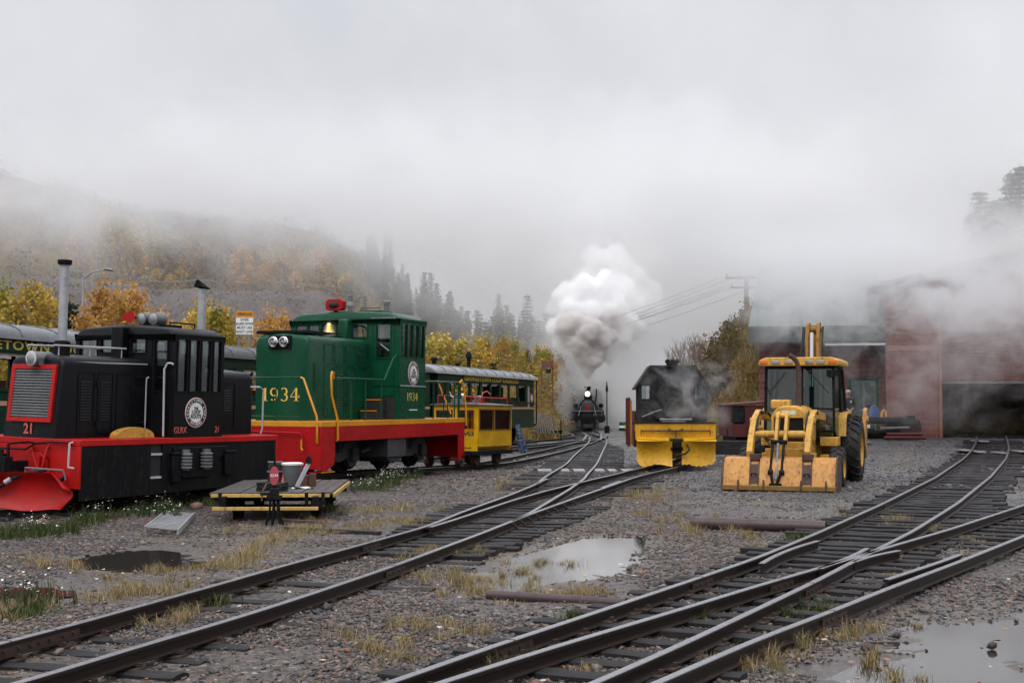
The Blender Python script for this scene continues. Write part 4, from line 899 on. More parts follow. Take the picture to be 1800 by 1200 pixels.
# ================================================================= GREEN LOCOMOTIVE 1934
def build34():
    W, Ln, zd, c1, c2, cz, hw, hz = 2.986, 7.789, 1.228, 3.818, 5.268, 3.796, .674, 3.117
    W2 = W/2
    t = empty('diesel_locomotive', 'green diesel locomotive numbered 1934 with yellow and red stripes and brass bell', 'locomotive', M=pose((-5.397, 29.256, .124), .362, -.001, -.004))
    V().box((0, -W2, zd-.115), (Ln, W2, zd)).build('running_board', M_yorange, t, bevel=.008)
    mb = V()
    for s in (1, -1):
        a, b = (W2-.03, W2-.006) if s > 0 else (-W2+.006, -W2+.03); mb.box((.02, a, zd-.435), (Ln-.02, b, zd-.117))
    mb.build('side_sill', M_redd, t, bevel=.005)
    # pilots with step wells
    for (a, b, s2) in ((.006, .05, 1), (Ln-.05, Ln-.006, -1)):
        mb = V(); mb.box((a, -W2+.01, .22), (b, W2-.01, zd-.117)); e = mb.build('end_plate', M_redd, t, bevel=.006)
        rb = V(); [rb.lathe([(.022, 0), (.018, .012), (.004, .016)], 8, Matrix.Translation((a, r, z)) @ Matrix.Rotation(-math.pi/2, 4, 'Y')) for r in (-.9, -.6, .6, .9, 1.15) for z in (.45, .8, 1.0)]; rb.build('rivet', M_redd, e)
    mb = V()
    for s in (1, -1):
        for (a, b) in ((.05, .62), (Ln-.42, Ln-.05)):
            mb = V(); x0, x1 = (W2-.034, W2-.007) if s > 0 else (-W2+.007, -W2+.034)
            mb.prism([(a, zd-.436), (b, zd-.436), (b, .52), (b-.04, .30), (a+.06, .14), (a, .14)], 'y', x0, x1)
            mb.box((a, min(s*(W2-.34), s*(W2-.035)), .14), (b-.04, max(s*(W2-.34), s*(W2-.035)), .17)); mb.build('step_well', M_redd, t, bevel=.004)
    V().bar((.03, W2-.01, .155), (.6, W2-.01, .155), .02, .02).build('step_edge', M_yorange, t)
    # ends: coupler and lever
    for (u, s) in ((0, -1), (Ln, 1)):
        mb = V(); mb.box((min(u, u+s*.35), -.09, .55), (max(u, u+s*.35), .09, .76)); mb.box((min(u+s*.3, u+s*.5), -.15, .48), (max(u+s*.3, u+s*.5), .12, .84)); mb.cyl((u+s*.42, .1, .42), (u+s*.42, .1, .9), .04, 10); mb.build('coupler', M_blackm, t, bevel=.015)
    V().tube([(-.02, -1.1, .98), (-.07, -1.1, 1.0), (-.07, -.5, 1.02), (-.07, 1.02, .98), (-.07, 1.05, .94), (-.07, 1.05, .72)], .018, 8).build('coupler_lever', M_redd, t)
    V().tube([(-.07, 1.05, .85), (-.07, 1.05, .66), (-.09, 1.10, .62)], .020, 8).build('lever_handle', M_yorange, t)
    V().tube([(-.03, -.25, .95), (-.12, -.25, .9), (-.16, -.28, .55), (-.14, -.2, .35)], .028, 8).build('air_hose', M_rub, t)
    # hoods
    hood_front = .88
    mb = V(); hoodshell(mb, hood_front, c1, hw, zd+.002, hz, .15, rake=.0, fr=.13, crown=.05); mb.build('front_hood', M_green, t)
    mb = V(); hoodshell(mb, -7.05, -c2, hw, zd+.002, hz-.04, .15, 0, .13, crown=.05); mb.v = [(-v[0], v[1], v[2]) for v in mb.v]; mb.build('rear_hood', M_green, t)
    mb = V()
    for (a, b) in ((1.55, 2.0), (2.06, 2.55), (2.61, 3.1), (3.16, 3.7)):
        frames(t, 'y', hw, [(a+.03, 1.32, b-.03, 2.42), (a+.03, 2.50, b-.03, 2.92)], .012, .012, M_green, 'hood_door')
        for z in (1.5, 2.2, 2.6, 2.85): mb.cyl((a, hw+.01, z-.03), (a, hw+.01, z+.03), .014, 8)
    mb.box((1.12, hw, 1.9), (1.30, hw+.02, 2.5)); mb.cyl((3.2, hw, 2.75), (3.2, hw+.08, 2.75), .03, 8); mb.box((3.14, hw+.05, 2.72), (3.3, hw+.07, 2.76))
    frames(t, 'y', hw, [(5.5, 1.32, 6.1, 2.8), (6.16, 1.32, 6.8, 2.8)], .012, .012, M_green, 'hood_door')
    mb.build('hood_latch', M_green, t)
    for rc in ((2.15, 1.50, 2.45, 2.30), (2.70, 1.50, 3.0, 2.30), (3.28, 2.45, 3.58, 2.95)):
        a0, b0, a1, b1 = rc; V().box((a0-.01, hw+.001, b0-.01), (a1+.01, hw+.006, b1+.01)).build('vent_opening', M_dark, t, smooth=False)
        mb = V(); louver(mb, 'y', hw+.006, (a0, b0, a1, b1), 13, .014); mb.build('vent', M_green, t)
    # radiator top bar and headlights
    mb = V(); mb.box((hood_front+.06, -hw-.02, hz+.03), (1.9, hw-.10, hz+.085)); [mb.box((hood_front+.1+i*.2, -hw-.03, hz+.085), (hood_front+.16+i*.2, hw-.09, hz+.10)) for i in range(9)]; mb.build('radiator_shutter', M_blackm, t, bevel=.006)
    mb = V(); mb.box((hood_front-.06, -.30, 2.80), (hood_front+.14, .24, 3.10)); hb = mb.build('headlight_box', M_blackm, t, bevel=.012)
    for r in (-.16, .10):
        mb = V(); mb.lathe([(.115, 0), (.12, .05), (.10, .06), (.095, .03)], 24, Matrix.Translation((hood_front-.06, r, 2.95)) @ Matrix.Rotation(-math.pi/2, 4, 'Y')); o = mb.build('headlight', M_chrome, t)
        V().lathe([(.094, 0), (.07, .02), (.02, .035)], 24, Matrix.Translation((hood_front-.085, r, 2.95)) @ Matrix.Rotation(-math.pi/2, 4, 'Y')).build('lens', M_lens, o)
        mb = V(); [mb.lathe([(.018, 0), (.02, .01), (.004, .012)], 10, Matrix.Translation((hood_front-.115, r+dx, 2.95+dz)) @ Matrix.Rotation(-math.pi/2, 4, 'Y')) for dx, dz in ((0, .05), (-.045, -.03), (.045, -.03))]; mb.build('bulb', M_dark, o)
    seriftext(t, '1934', .29, L(hood_front-.006, .0, 1.80), RF)
    # cab
    z1 = cz-.20
    fh = [(.84, 2.72, 1.24, 3.50), (.30, 2.95, .62, 3.40), (-.64, 3.2, -.28, 3.48), (-.98, 3.2, -.70, 3.48), (-1.34, 3.12, -1.04, 3.48)]
    fh = [(.86, 2.70, 1.22, 3.50), (.22, 3.19, .60, 3.50), (-.62, 3.19, -.24, 3.50), (-.98, 3.12, -.70, 3.50), (-1.32, 3.05, -1.04, 3.50)]
    sh = [(3.93, 2.72, 4.20, 3.50), (4.25, 2.72, 4.50, 3.50), (4.58, 2.72, 4.84, 3.50), (4.94, 2.72, 5.17, 3.50)]
    cabshell(t, c1, c2, W2-.012, zd+.002, z1, cz, fh, sh, M_green)
    cabroof(t, c1, c2, W2-.01, z1+.001, cz-.02, M_green, .025, .42)
    frames(t, 'x', c1, fh, .028, .02, M_green); frames(t, 'y', W2-.012, sh, .022, .018, M_green)
    for h_ in fh: pane(t, 'x', c1+.02, h_); pane(t, 'x', c2-.02, h_)
    for h_ in sh: pane(t, 'y', W2-.035, h_); pane(t, 'y', -W2+.02, h_)
    V().bar((c1-.035, .98, 3.02), (c1-.035, 1.2, 2.86), .012, .02).build('wiper', M_lgrey, t)
    framebars(mb := V(), 'x', c1, (.76, 1.8, 1.32, 3.58), .016, .014); mb.build('cab_door', M_green, t)
    mb = V(); mb.box((c1-.025, .72, 3.62), (c1-.003, 1.36, 3.65)); mb.build('rain_gutter', M_lgrey, t)
    V().bar((c1, W2+.004, 2.03), (c2, W2+.004, 2.02), .02, .022).build('belt_rail', M_lgrey, t)
    V().bar((c1-.012, .72, 2.03), (c1-.012, W2, 2.03), .02, .016).build('belt_rail', M_green, t)
    V().box((c1-.3, -.02, hz-.02), (c1-.003, .22, 3.62)).build('exhaust_duct', M_green, t, bevel=.05)
    mb = V(); mb.box((4.15, -.3, zd+.1), (4.8, .35, 2.3)); mb.box((4.9, .6, zd+.1), (5.1, 1.1, 2.2)); mb.build('control_stand', M_dark, t)
    # steps up to the cab door
    mb = V(); mb.prism([(.70, zd), (1.36, zd), (1.36, 1.75), (.74, 1.78), (.70, 1.5)], 'x', c1-.012, c1-.004); mb.build('step_recess', M_dark, t, smooth=False)
    mb = V(); mb.box((c1-.5, .70, zd), (c1-.013, 1.12, 1.42)); mb.build('step', M_dark, t); mb = V(); mb.box((c1-.26, .70, 1.422), (c1-.013, 1.14, 1.68)); mb.build('step', M_dark, t)
    mb = V(); mb.box((c1-.515, .70, 1.42), (c1-.49, 1.12, 1.445)); mb.box((c1-.275, .70, 1.68), (c1-.25, 1.14, 1.705)); mb.build('step_edge', M_yorange, t)
    emblem(t, (4.56, W2-.011, 2.33), .29)
    seriftext(t, '1934', .19, L(4.50, W2-.006, 1.77), RS)
    V().box((5.30, hw, 1.45), (5.5, hw+.01, 1.66)).build('maker_plate', M_rust, t)
    V().box((4.35, W2-.012, 1.44), (4.8, W2-.004, 1.465)).build('small_plate', M_white, t)
    # bell
    mb = V()
    for s in (-1, 1): mb.tube([(3.05, .0+s*.22, hz), (3.05, s*.20, hz+.25), (3.05, s*.13, hz+.36), (3.05, 0, hz+.40)], .022, 8)
    mb.box((2.9, -.26, hz+.02), (3.2, .26, hz+.06)); br = mb.build('bell_bracket', M_blackm, t)
    V().lathe([(.165, .0), (.15, .02), (.10, .10), (.085, .2), (.06, .25), (.02, .27)], 24, Matrix.Translation((3.05, 0, hz+.12))).build('bell', M_brass, t)
    # roof gear
    u = 3.92
    rings = []
    for (uu, k) in ((u-.10, 1.0), (u-.08, 1.06), (u+.12, 1.0), (u+.16, .8)):
        rings.append([(uu, -.30+.22*k*c_[0], 3.98+.135*k*c_[1]) for c_ in [(-1, -.6), (-1, .6), (-.8, .9), (-.5, 1), (.5, 1), (.8, .9), (1, .6), (1, -.6), (.8, -.9), (.5, -1), (-.5, -1), (-.8, -.9)]])
    wl = V().loft(rings).build('warning_light', M_redd, t)
    V().lathe([(.11, 0), (.08, .03), (.03, .05)], 20, Matrix.Translation((u-.11, -.30, 3.98)) @ Matrix.Rotation(-math.pi/2, 4, 'Y') @ Matrix.Diagonal((.8, 1.3, 1, 1))).build('lens', M_dark, wl)
    V().cyl((u, -.3, 3.76), (u, -.3, 3.86), .05, 10).build('light_stalk', M_blackm, wl)
    mb = V(); mb.tube([(4.0, .05, 3.7), (4.0, .05, 4.26)], .06, 14); mb.build('exhaust_stack', M_grey, t)
    mb = V(); mb.lathe([(.075, 3.95), (.08, 4.0), (.075, 4.05)], 14, Matrix.Translation((4.0, .05, 0))); mb.lathe([(.075, 4.2), (.075, 4.24)], 14, Matrix.Translation((4.0, .05, 0))); mb.build('stack_band', M_galv, t)
    mb = V(); mb.tube([(5.6, .25, 3.0), (5.6, .25, 4.10)], .07, 14); mb.lathe([(.10, 4.10), (.10, 4.17), (.05, 4.2)], 14, Matrix.Translation((5.6, .25, 0))); mb.build('exhaust_stack', M_grey, t)
    mb = V(); mb.box((4.05, .25, 3.8), (4.7, .85, 3.84)); mb.tube([(4.08, .3, 3.82), (4.08, .3, 3.9), (4.08, .82, 3.9), (4.08, .82, 3.82)], .012, 6); mb.build('roof_hatch', M_green, t, bevel=.01)
    # handrails
    zr = zd+.93
    mb = V()
    mb.tube([(.06, -W2+.15, zr), (.06, .95, zr)], .018, 8)
    for r in (-1.1, -.5, .35, .95): mb.tube([(.06, r, zd), (.06, r, zr)], .016, 7)
    mb.tube([(.06, -1.2, zd+.10), (.06, .95, zd+.10)], .014, 6)
    mb.build('handrail', M_green, t); mb = V()
    mb.tube([(.75, W2-.07, zr), (3.1, W2-.07, zr), (3.55, W2-.07, zr+.50), (c1-.02, W2-.09, zr+.60)], .020, 8)
    for u in (1.45, 2.15, 2.95): mb.tube([(u, W2-.07, zd), (u, W2-.07, zr)], .018, 7)
    mb.build('handrail', M_green, t); mb = V()
    mb.tube([(c2+.05, W2-.07, zr), (Ln-.28, W2-.07, zr)], .020, 8)
    for u in (5.9, 6.8, Ln-.3, Ln-.55): mb.tube([(u, W2-.07, zd), (u, W2-.07, zr)], .018, 7)
    mb.tube([(Ln-.06, W2-.1, zr), (Ln-.06, -W2+.1, zr)], .018, 7)
    for r in (-.9, -.3, .3, .9, 1.35): mb.tube([(Ln-.06, r, zd), (Ln-.06, r, zr)], .016, 7)
    mb.build('handrail', M_green, t); mb = V()
    for s in (1,): mb.tube([(.75, -W2+.07, zr), (3.3, -W2+.07, zr)], .018, 7)
    mb.build('handrail', M_green, t)
    mb = V(); mb.tube([(.06, .95, zr), (.05, 1.02, zr-.03), (.02, 1.36, zd+.1), (-.03, 1.40, zd-.1), (-.03, 1.40, zd-.42), (.0, 1.40, zd-.46)], .024, 9); mb.build('yellow_grab_rail', M_yorange, t)
    mb = V(); mb.tube([(.68, W2-.09, zr-.02), (.62, W2-.06, zr+.10), (.50, W2-.04, zr+.12), (.45, W2-.03, zr+.02), (.47, W2-.02, zd+.55), (.58, W2-.01, zd+.30), (.66, W2+.02, zd+.05), (.66, W2+.03, zd-.40), (.66, W2, zd-.42)], .024, 9); mb.build('yellow_grab_rail', M_yorange, t)
    mb = V(); mb.tube([(Ln-.28, W2-.05, zr-.02), (Ln-.12, W2-.05, zr+.06), (Ln-.05, W2-.02, zr-.1), (Ln-.0, W2+.02, zd+.3), (Ln+.02, W2+.03, zd-.2)], .024, 9); mb.tube([(Ln-.02, .6, zr), (Ln-.02, .7, zr+.05), (Ln-.02, 1.1, zd+.1)], .022, 8); mb.build('yellow_grab_rail', M_yorange, t)
    # bogies
    for uc in (1.95, 5.75):
        b = V(); b.box((uc-1.05, -.35, .35), (uc+1.05, .35, .75)); tr = b.build('bogie', M_dark, t)
        for s in (1, -1):
            a0, a1 = sorted((s*.66, s*.78))
            mb = V(); mb.prism([(uc-1.0, .16), (uc-1.12, .34), (uc-1.12, .66), (uc-.9, .78), (uc-.45, .72), (uc-.3, .50), (uc+.3, .50), (uc+.45, .72), (uc+.9, .78), (uc+1.12, .66), (uc+1.12, .34), (uc+1.0, .16), (uc+.72, .14), (uc+.55, .36), (uc+.3, .28), (uc-.3, .28), (uc-.55, .36), (uc-.72, .14)], 'y', a0, a1)
            mb.build('sideframe', M_truck, tr, bevel=.015)
            for du in (-.82, .82):
                w0, w1 = sorted((s*.78, s*.90)); mb = V(); mb.box((uc+du-.14, w0, .28), (uc+du+.14, w1, .58)); mb.build('axle_box', M_truck, tr, bevel=.02)
                wheel(t, uc+du, s*.457, .42)
            for du in (-.13, .13):
                mb = V()
                for z in np.arange(.50, .80, .06): mb.lathe([(.07, z), (.09, z+.012), (.09, z+.03), (.07, z+.042)], 14, Matrix.Translation((uc+du, s*.80, 0)))
                mb.cyl((uc+du, s*.80, .48), (uc+du, s*.80, .86), .05, 10); mb.build('spring', M_truck, tr)
    mb = V(); mb.box((3.35, .5, .35), (4.35, W2-.08, .86)); mb.prism([(3.4, .35), (4.3, .35), (4.1, .24), (3.6, .24)], 'y', .55, W2-.15); mb.build('fuel_tank', M_truck, t, bevel=.02)
    mb = V(); mb.box((.3, -.45, .62), (Ln-.3, .45, zd-.12)); mb.box((.1, -W2+.1, zd-.2), (Ln-.1, W2-.1, zd-.13)); mb.build('frame', M_dark, t)
    mb = V(); mb.tube([(3.2, .9, .75), (3.0, 1.1, .55), (2.6, 1.1, .5)], .03, 7); mb.cyl((4.6, .8, .55), (5.0, .8, .55), .14, 14); mb.build('air_pipe', M_truck, t)
    return t
M_truck = paint('truck_steel', (.040,.042,.048), .55, .5, (.07,.06,.055), coat=.1, bump=.15)
T34 = build34()
# ================================================================= COACHES
M_roof = paint('wet_coach_roof', (.20,.205,.22), .35, .5, (.10,.10,.11), coat=.2, bump=.05)
M_pink = NT('faded_stripe').set(Base_Color=(.50,.25,.17), Roughness=.5).m
M_cream = NT('cream_cloth').set(Base_Color=(.62,.60,.54), Roughness=.8).m
M_wood = paint('brown_wood', (.10,.045,.025), .6, .4, (.04,.02,.012), coat=0, bump=.2)
def coach(ps, Ln, label, roofmat, lettered, open_w=False, letter_shift=0):
    """ps = (x,y) of near corner start, runs along DC; local z from railhead"""
    a = (ps[0]-1.19, ps[1]+.37); b = (a[0]+DC[0]*Ln, a[1]+DC[1]*Ln); za, zb = float(hh(*a))+.144, float(hh(*b))+.144
    t = empty('passenger_coach', label, 'coach', M=pose((a[0], a[1], za), .302, math.atan2(zb-za, Ln)))
    W2 = 1.25; mb = V(); n = max(int((Ln-2.6)/1.25), 3); u0 = 1.3; pw = (Ln-2.6)/n
    holes = [(u0+i*pw+.12, 1.98, u0+(i+1)*pw-.12, 2.74) for i in range(n)]
    ends = [(.45, 1.75, .95, 2.74), (Ln-1.05, 1.62, Ln-.62, 2.74)]
    for s in (1, -1):
        x0, x1 = (W2-.06, W2) if s > 0 else (-W2, -W2+.06); mb.holed('y', x0, x1, (0, .70, Ln, 3.04), holes+ends)
    mb.holed('x', 0, .06, (-W2+.06, .7, W2-.06, 3.04), [(-.35, .95, .35, 2.75)]); mb.holed('x', Ln-.06, Ln, (-W2+.06, .7, W2-.06, 3.04), [(-.35, .95, .35, 2.75)])
    mb.box((.06, -W2+.06, .7), (Ln-.06, W2-.06, .8)); mb.build('coach_body', M_greend, t)
    rings = []; m = 12
    for (u, k) in ((-.45, .0), (-.42, .10), (-.25, .22), (.15, .33), (Ln-.15, .33), (Ln+.25, .22), (Ln+.42, .10), (Ln+.45, 0)):
        rings.append([(u, -1.38, 3.041)]+[(u, -1.36*math.cos(math.pi*i/m), 3.05+.06+k*math.sin(math.pi*i/m)**.8*1.05) for i in range(m+1)]+[(u, 1.38, 3.041)])
    V().loft(rings).build('roof', roofmat, t)
    mb = V(); [mb.tube([(u, -1.37*math.cos(math.pi*i/10), 3.12+.345*math.sin(math.pi*i/10)**.8) for i in range(11)], .018, 5) for u in np.arange(.6, Ln, 1.35)]; mb.build('roof_seam', M_grey, t)
    for h_ in ends: pane(t, 'y', W2-.04, h_, M_lgrey if h_[0] > 2 else None)
    mb = V()
    for h_ in holes:
        k = 7
        for i in range(k):
            a0 = h_[0]+(h_[2]-h_[0])*i/k; b0 = h_[0]+(h_[2]-h_[0])*(i+1)/k; d = .05+.09*random.random(); mb.box((a0, W2-.09-.01*(i % 2), h_[3]-d), (b0, W2-.075-.01*(i % 2), h_[3]+.02))
    mb.build('curtain', M_cream, t, smooth=False)
    mb = V(); mb.box((0, W2, 1.60), (Ln, W2+.006, 1.70)); mb.build('side_stripe', M_pink, t, smooth=False)
    mb = V(); mb.box((0, W2, 1.90), (Ln, W2+.03, 1.95)); mb.box((0, W2, 2.78), (Ln, W2+.02, 2.80)); mb.build('belt_rail', M_greend, t)
    # benches seen through the windows
    mb = V()
    for i in range(n*2):
        u = u0+i*pw/2
        for s in (-1, 1): a1, b1 = sorted((s*.3, s*1.1)); mb.box((u, a1, 1.2), (u+.06, b1, 2.15)); mb.box((u, a1, 1.15), (u+.4, b1, 1.22))
    mb.build('bench', M_wood, t)
    if lettered: text(lettered, .27, M_gold, t, L(Ln/2+letter_shift, W2+.003, 2.905), RS, 'lettering', sx=1.75, ext=.003, bold=.004, space=1.12)
    if lettered: text('George', .26, M_gold, t, L(3.2, W2+.003, 2.2) if False else L(Ln/2-5.0, W2+.003, 1.32), RS, 'lettering', sx=1.1) if open_w else None
    # platforms, steps, bogies
    for e in (0, Ln):
        s = -1 if e == 0 else 1; mb = V(); a1, b1 = sorted((e, e+s*.6)); mb.box((a1, -1.2, .78), (b1, 1.2, .88)); mb.build('platform', M_blackm, t)
        mb = V()
        for k in range(3): a2, b2 = sorted((e+s*.08, e+s*.55)); mb.box((a2, .95+.07*k, .22+.19*(2-k)), (b2, 1.22+.05*k, .26+.19*(2-k)))
        mb.build('platform_step', M_wood, t)
        mb = V(); mb.tube([(e+s*.56, -1.2, 1.85), (e+s*.56, -.4, 1.85), (e+s*.56, -.4, .88)], .02, 6); mb.build('end_railing', M_blackm, t); mb = V(); mb.tube([(e+s*.56, .4, .88), (e+s*.56, .4, 1.85), (e+s*.56, 1.2, 1.85)], .02, 6)
        mb.bar((e+s*.56, 1.22, .88), (e+s*.56, 1.22, 3.04), .05); mb.build('end_railing', M_blackm, t)
    for uc in (1.9, Ln-1.9):
        mb = V(); mb.box((uc-1.1, -.8, .40), (uc+1.1, -.7, .62)); mb.box((uc-1.1, .7, .40), (uc+1.1, .8, .62)); mb.box((uc-.2, -.9, .3), (uc+.2, .9, .68)); mb.build('bogie', M_blackm, t)
        for du in (-.75, .75):
            for r in (-.457, .457): wheel(t, uc+du, r, .36)
    mb = V(); mb.box((.1, -.25, .45), (Ln-.1, .25, .7)); mb.box((Ln/2-.8, .5, .3), (Ln/2+.8, 1.1, .68)); mb.build('underframe', M_dark, t)
    return t
def along(t): return (PC[0]-DC[0]*t, PC[1]-DC[1]*t)
cA = coach(along(13.7), 13.7, 'lettered green passenger coach behind the small yellow rail car, pale wet roof', M_roof, 'GEORGETOWN LOOP RAILROAD', letter_shift=.3)
for (u, h, r_) in ((2.9, .40, .10), (5.9, .26, .10), (7.4, .80, .09)):
    V().lathe([(r_, 3.32), (r_, 3.42+h*.6), (r_*1.5, 3.42+h*.62), (r_*1.5, 3.42+h*.85), (r_*.6, 3.42+h)], 14, Matrix.Translation((u, 0, 0))).build('roof_vent', M_blackm, cA)
emb = V(); emb.lathe([(.22, 0), (.22, .01)], 28, Matrix.Translation((13.25, -1.255, 2.12)) @ Matrix.Rotation(-math.pi/2, 4, 'X') @ Matrix.Diagonal((1, 1, -1, 1))) if False else emb.loft([circle((13.3, 2.15), .22, 28, lambda a, b: (a, 1.252, b)), circle((13.3, 2.15), .22, 28, lambda a, b: (a, 1.26, b))])
emb.build('emblem', M_pink, cA, smooth=False)
V().loft([circle((13.3, 2.15), .13, 24, lambda a, b: (a, 1.262, b)), circle((13.3, 2.15), .13, 24, lambda a, b: (a, 1.267, b))]).build('emblem_centre', M_cream, cA, smooth=False)
mb = V(); mb.cyl((13.85, .95, 2.72), (14.15, .95, 2.72), .15, 16); mb.box((13.7, .9, 2.66), (13.9, 1.0, 2.78)); mb.cyl((14.0, .95, 2.86), (14.0, .95, 2.95), .06, 10); mb.build('marker_lamp', M_blackm, cA)
coach(along(31.2), 16.6, 'dark roofed green coach mostly hidden behind the two diesel locomotives', paint('dark_coach_roof', (.035,.037,.042), .4, .4, (.10,.10,.105), coat=.1), None)
coach(along(46.0), 14.2, 'green coach with gold lettering at the left edge behind the black locomotive', paint('slate_coach_roof', (.12,.125,.14), .35, .5, (.05,.05,.055), coat=.2), 'GEORGETOWN LOOP RAILROAD', True, letter_shift=.3)
# ================================================================= SMALL YELLOW RAIL CAR MW03
def railcar():
    yw = math.atan2(1.3, 3.3); a = (-1.62, 39.0)
    t = empty('rail_car', 'small yellow rail car marked MW03 standing behind the green locomotive', 'rail car', M=pose((a[0], a[1], float(hh(*a))+.14), yw, -.012))
    W2 = .70; Ln = 2.6; z0, z1 = .42, 1.72
    mb = V(); mb.holed('x', 0, .04, (-W2, z0+.3, W2, z1), [(-.62, 1.02, -.06, 1.60), (.06, 1.02, .60, 1.60)]); mb.box((0, -.12, z0), (.04, W2-.02, z0+.299))
    mb.holed('y', W2-.04, W2, (.04, z0+.12, Ln, z1), [(.10, 1.02, 1.15, 1.60), (1.25, 1.02, Ln-.12, 1.60)]); mb.holed('y', -W2, -W2+.04, (.04, z0, Ln, z1), [(.1, 1.02, 1.15, 1.60), (1.25, 1.02, Ln-.12, 1.60)])
    mb.holed('x', Ln-.04, Ln, (-W2+.04, z0, W2-.04, z1), [(-.5, 1.02, .5, 1.6)]); mb.build('body', M_yel, t)
    frames(t, 'x', 0, ((-.60, 1.04, -.08, 1.58), (.08, 1.04, .58, 1.58)), .03, .02, M_yorange)
    frames(t, 'y', W2, ((.12, 1.04, 1.13, 1.58), (1.27, 1.04, Ln-.14, 1.58)), .03, .02, M_wood)
    for h in ((-.62, 1.02, -.06, 1.60), (.06, 1.02, .60, 1.60)): pane(t, 'x', .02, h)
    for h in ((.10, 1.02, 1.15, 1.60), (1.25, 1.02, Ln-.12, 1.60)): pane(t, 'y', W2-.03, h)
    mb = V(); mb.loft([[(u, -W2-.06, z1+.002), (u, -W2-.05, z1+.03), (u, 0, z1+.08), (u, W2+.05, z1+.03), (u, W2+.06, z1+.002)] for u in (-.08, Ln+.06)]); mb.build('roof', M_grey, t)
    mb = V(); mb.box((-.1, -W2, .30), (Ln+.1, W2, z0-.002)); mb.box((-.25, -.3, .28), (-.1, .3, .38)); mb.build('chassis', M_blackm, t, bevel=.01)
    mb = V(); mb.box((-.22, -W2+.02, z0+.002), (-.02, -.15, z0+.10)); mb.build('front_tray', M_blackm, t)
    mb = V(); random.seed(3)
    for k in range(9): mb.lathe([(.02, -.04), (.07, -.03), (.08, 0), (.06, .04), (.02, .05)], 8, Matrix.Translation((-.12+random.uniform(-.04, .04), -.38+random.uniform(-.2, .2), z0+.16+random.uniform(-.02, .08))) @ Matrix.Rotation(random.random()*3, 4, 'X'))
    mb.build('sandbag_load', M_cream, t)
    V().lathe([(.02, 0), (.08, .03), (.085, .06), (.07, .08)], 16, Matrix.Translation((-.02, -.12, .92)) @ Matrix.Rotation(-math.pi/2, 4, 'Y')).build('headlight', M_chrome, t)
    text('MW03', .16, M_embl, t, L(-.004, .30, .90), RF, 'lettering', sx=1.25, bold=.004); text('KEEP OFF', .07, M_embl, t, L(-.004, .34, .50), RF, 'lettering', sx=1.1)
    for u in (.35, 1.95):
        for r in (-.457, .457): wheel(t, u, r, .20, mat=M_rust)
    for r in (-.457, .457):
        w_ = wheel(t, -.75, r, .17, mat=M_rust)
    mb = V(); mb.box((-1.05, -.5, .28), (-.45, .5, .36)); mb.bar((-.5, 0, .33), (-.1, 0, .34), .06); mb.build('trailer_frame', M_blackm, t)
    mb = V(); mb.tube([(.1, -.6, z1+.05), (.1, -.6, z1+.28), (Ln-.1, -.6, z1+.28), (Ln-.1, -.6, z1+.05)], .018, 6); mb.tube([(.1, .6, z1+.05), (.1, .6, z1+.22), (Ln-.1, .6, z1+.22), (Ln-.1, .6, z1+.05)], .018, 6)
    for u in (.9, 1.7): mb.tube([(u, -.6, z1+.28), (u, .6, z1+.22)], .015, 6)
    mb.build('roof_rack', M_redd, t)
    return t
TRC = railcar()
def oncar(u, r, z): return TRC.matrix_world @ Vector((u, -r, z))
def small_engine(P, label, mat, s=1.0, rz=0.0):
    t = empty('engine', label, 'engine', P, rz)
    mb = MB(); mb.box((-.16*s, -.10*s, 0), (.16*s, .10*s, .12*s)); mb.cyl((0, 0, .12*s), (0, 0, .26*s), .07*s, 14); [mb.cyl((0, 0, (.13+.03*k)*s), (0, 0, (.14+.03*k)*s), .095*s, 14) for k in range(4)]; mb.build('crankcase', M_grey, t, bevel=.008)
    mb = MB(); mb.cyl((.10*s, -.02, .2*s), (.22*s, -.02, .2*s), .07*s, 14); mb.tube([(-.1*s, 0, .15*s), (-.2*s, 0, .2*s), (-.24*s, 0, .32*s)], .02*s, 7); mb.build('muffler', mat, t); return t
small_engine(oncar(.35, -.1, 1.79), 'silver and black motor at the left end of the rail car roof', M_chrome, 1.0, .4)
small_engine(oncar(.95, .25, 1.79), 'second motor on the rail car roof, beside the silver one', M_lgrey, .8, 1.2)
t = empty('hand_pump', 'red hand pump with a curved handle on the rail car roof', 'pump', oncar(1.7, .1, 1.79), .4)
mb = MB(); mb.cyl((0, 0, 0), (0, 0, .16), .07, 14); mb.box((-.16, -.08, 0), (.16, .08, .03)); mb.build('pump_body', M_redd, t)
MB().tube([(0, 0, .16), (.02, 0, .30), (.16, 0, .36), (.28, 0, .26)], .018, 7).build('handle', M_redtx, t)
# blue wrapped bundle leaning on the rail car
a = Vector(G(921, 797)); b = Vector(at(909, 747, a[1]-.4)); mb = MB(); n = 12; rings = []; random.seed(4)
for i in range(n+1):
    q = i/n; c = a.lerp(b, q); r_ = (.17-.08*q)*(1+.12*math.sin(i*2.1)); rings.append([(c.x+r_*math.cos(k*math.pi/5)*(1+.15*random.random()), c.y+r_*.7*math.sin(k*math.pi/5), c.z+.04) for k in range(10)])
mb.loft(rings); bt = NT('blue_tarpaulin'); bt.set(Base_Color=bt.mix(bt.ramp(bt.noise(14, 4, .6, bt.coord()), [(.5, 0.0), (.58, 1.0)]), (.020,.035,.085), (.20,.25,.34)), Roughness=.5)
tag(mb.build('tarpaulin_bundle', bt.m), 'blue tarpaulin bundle leaning against the end of the yellow rail car', 'bundle')
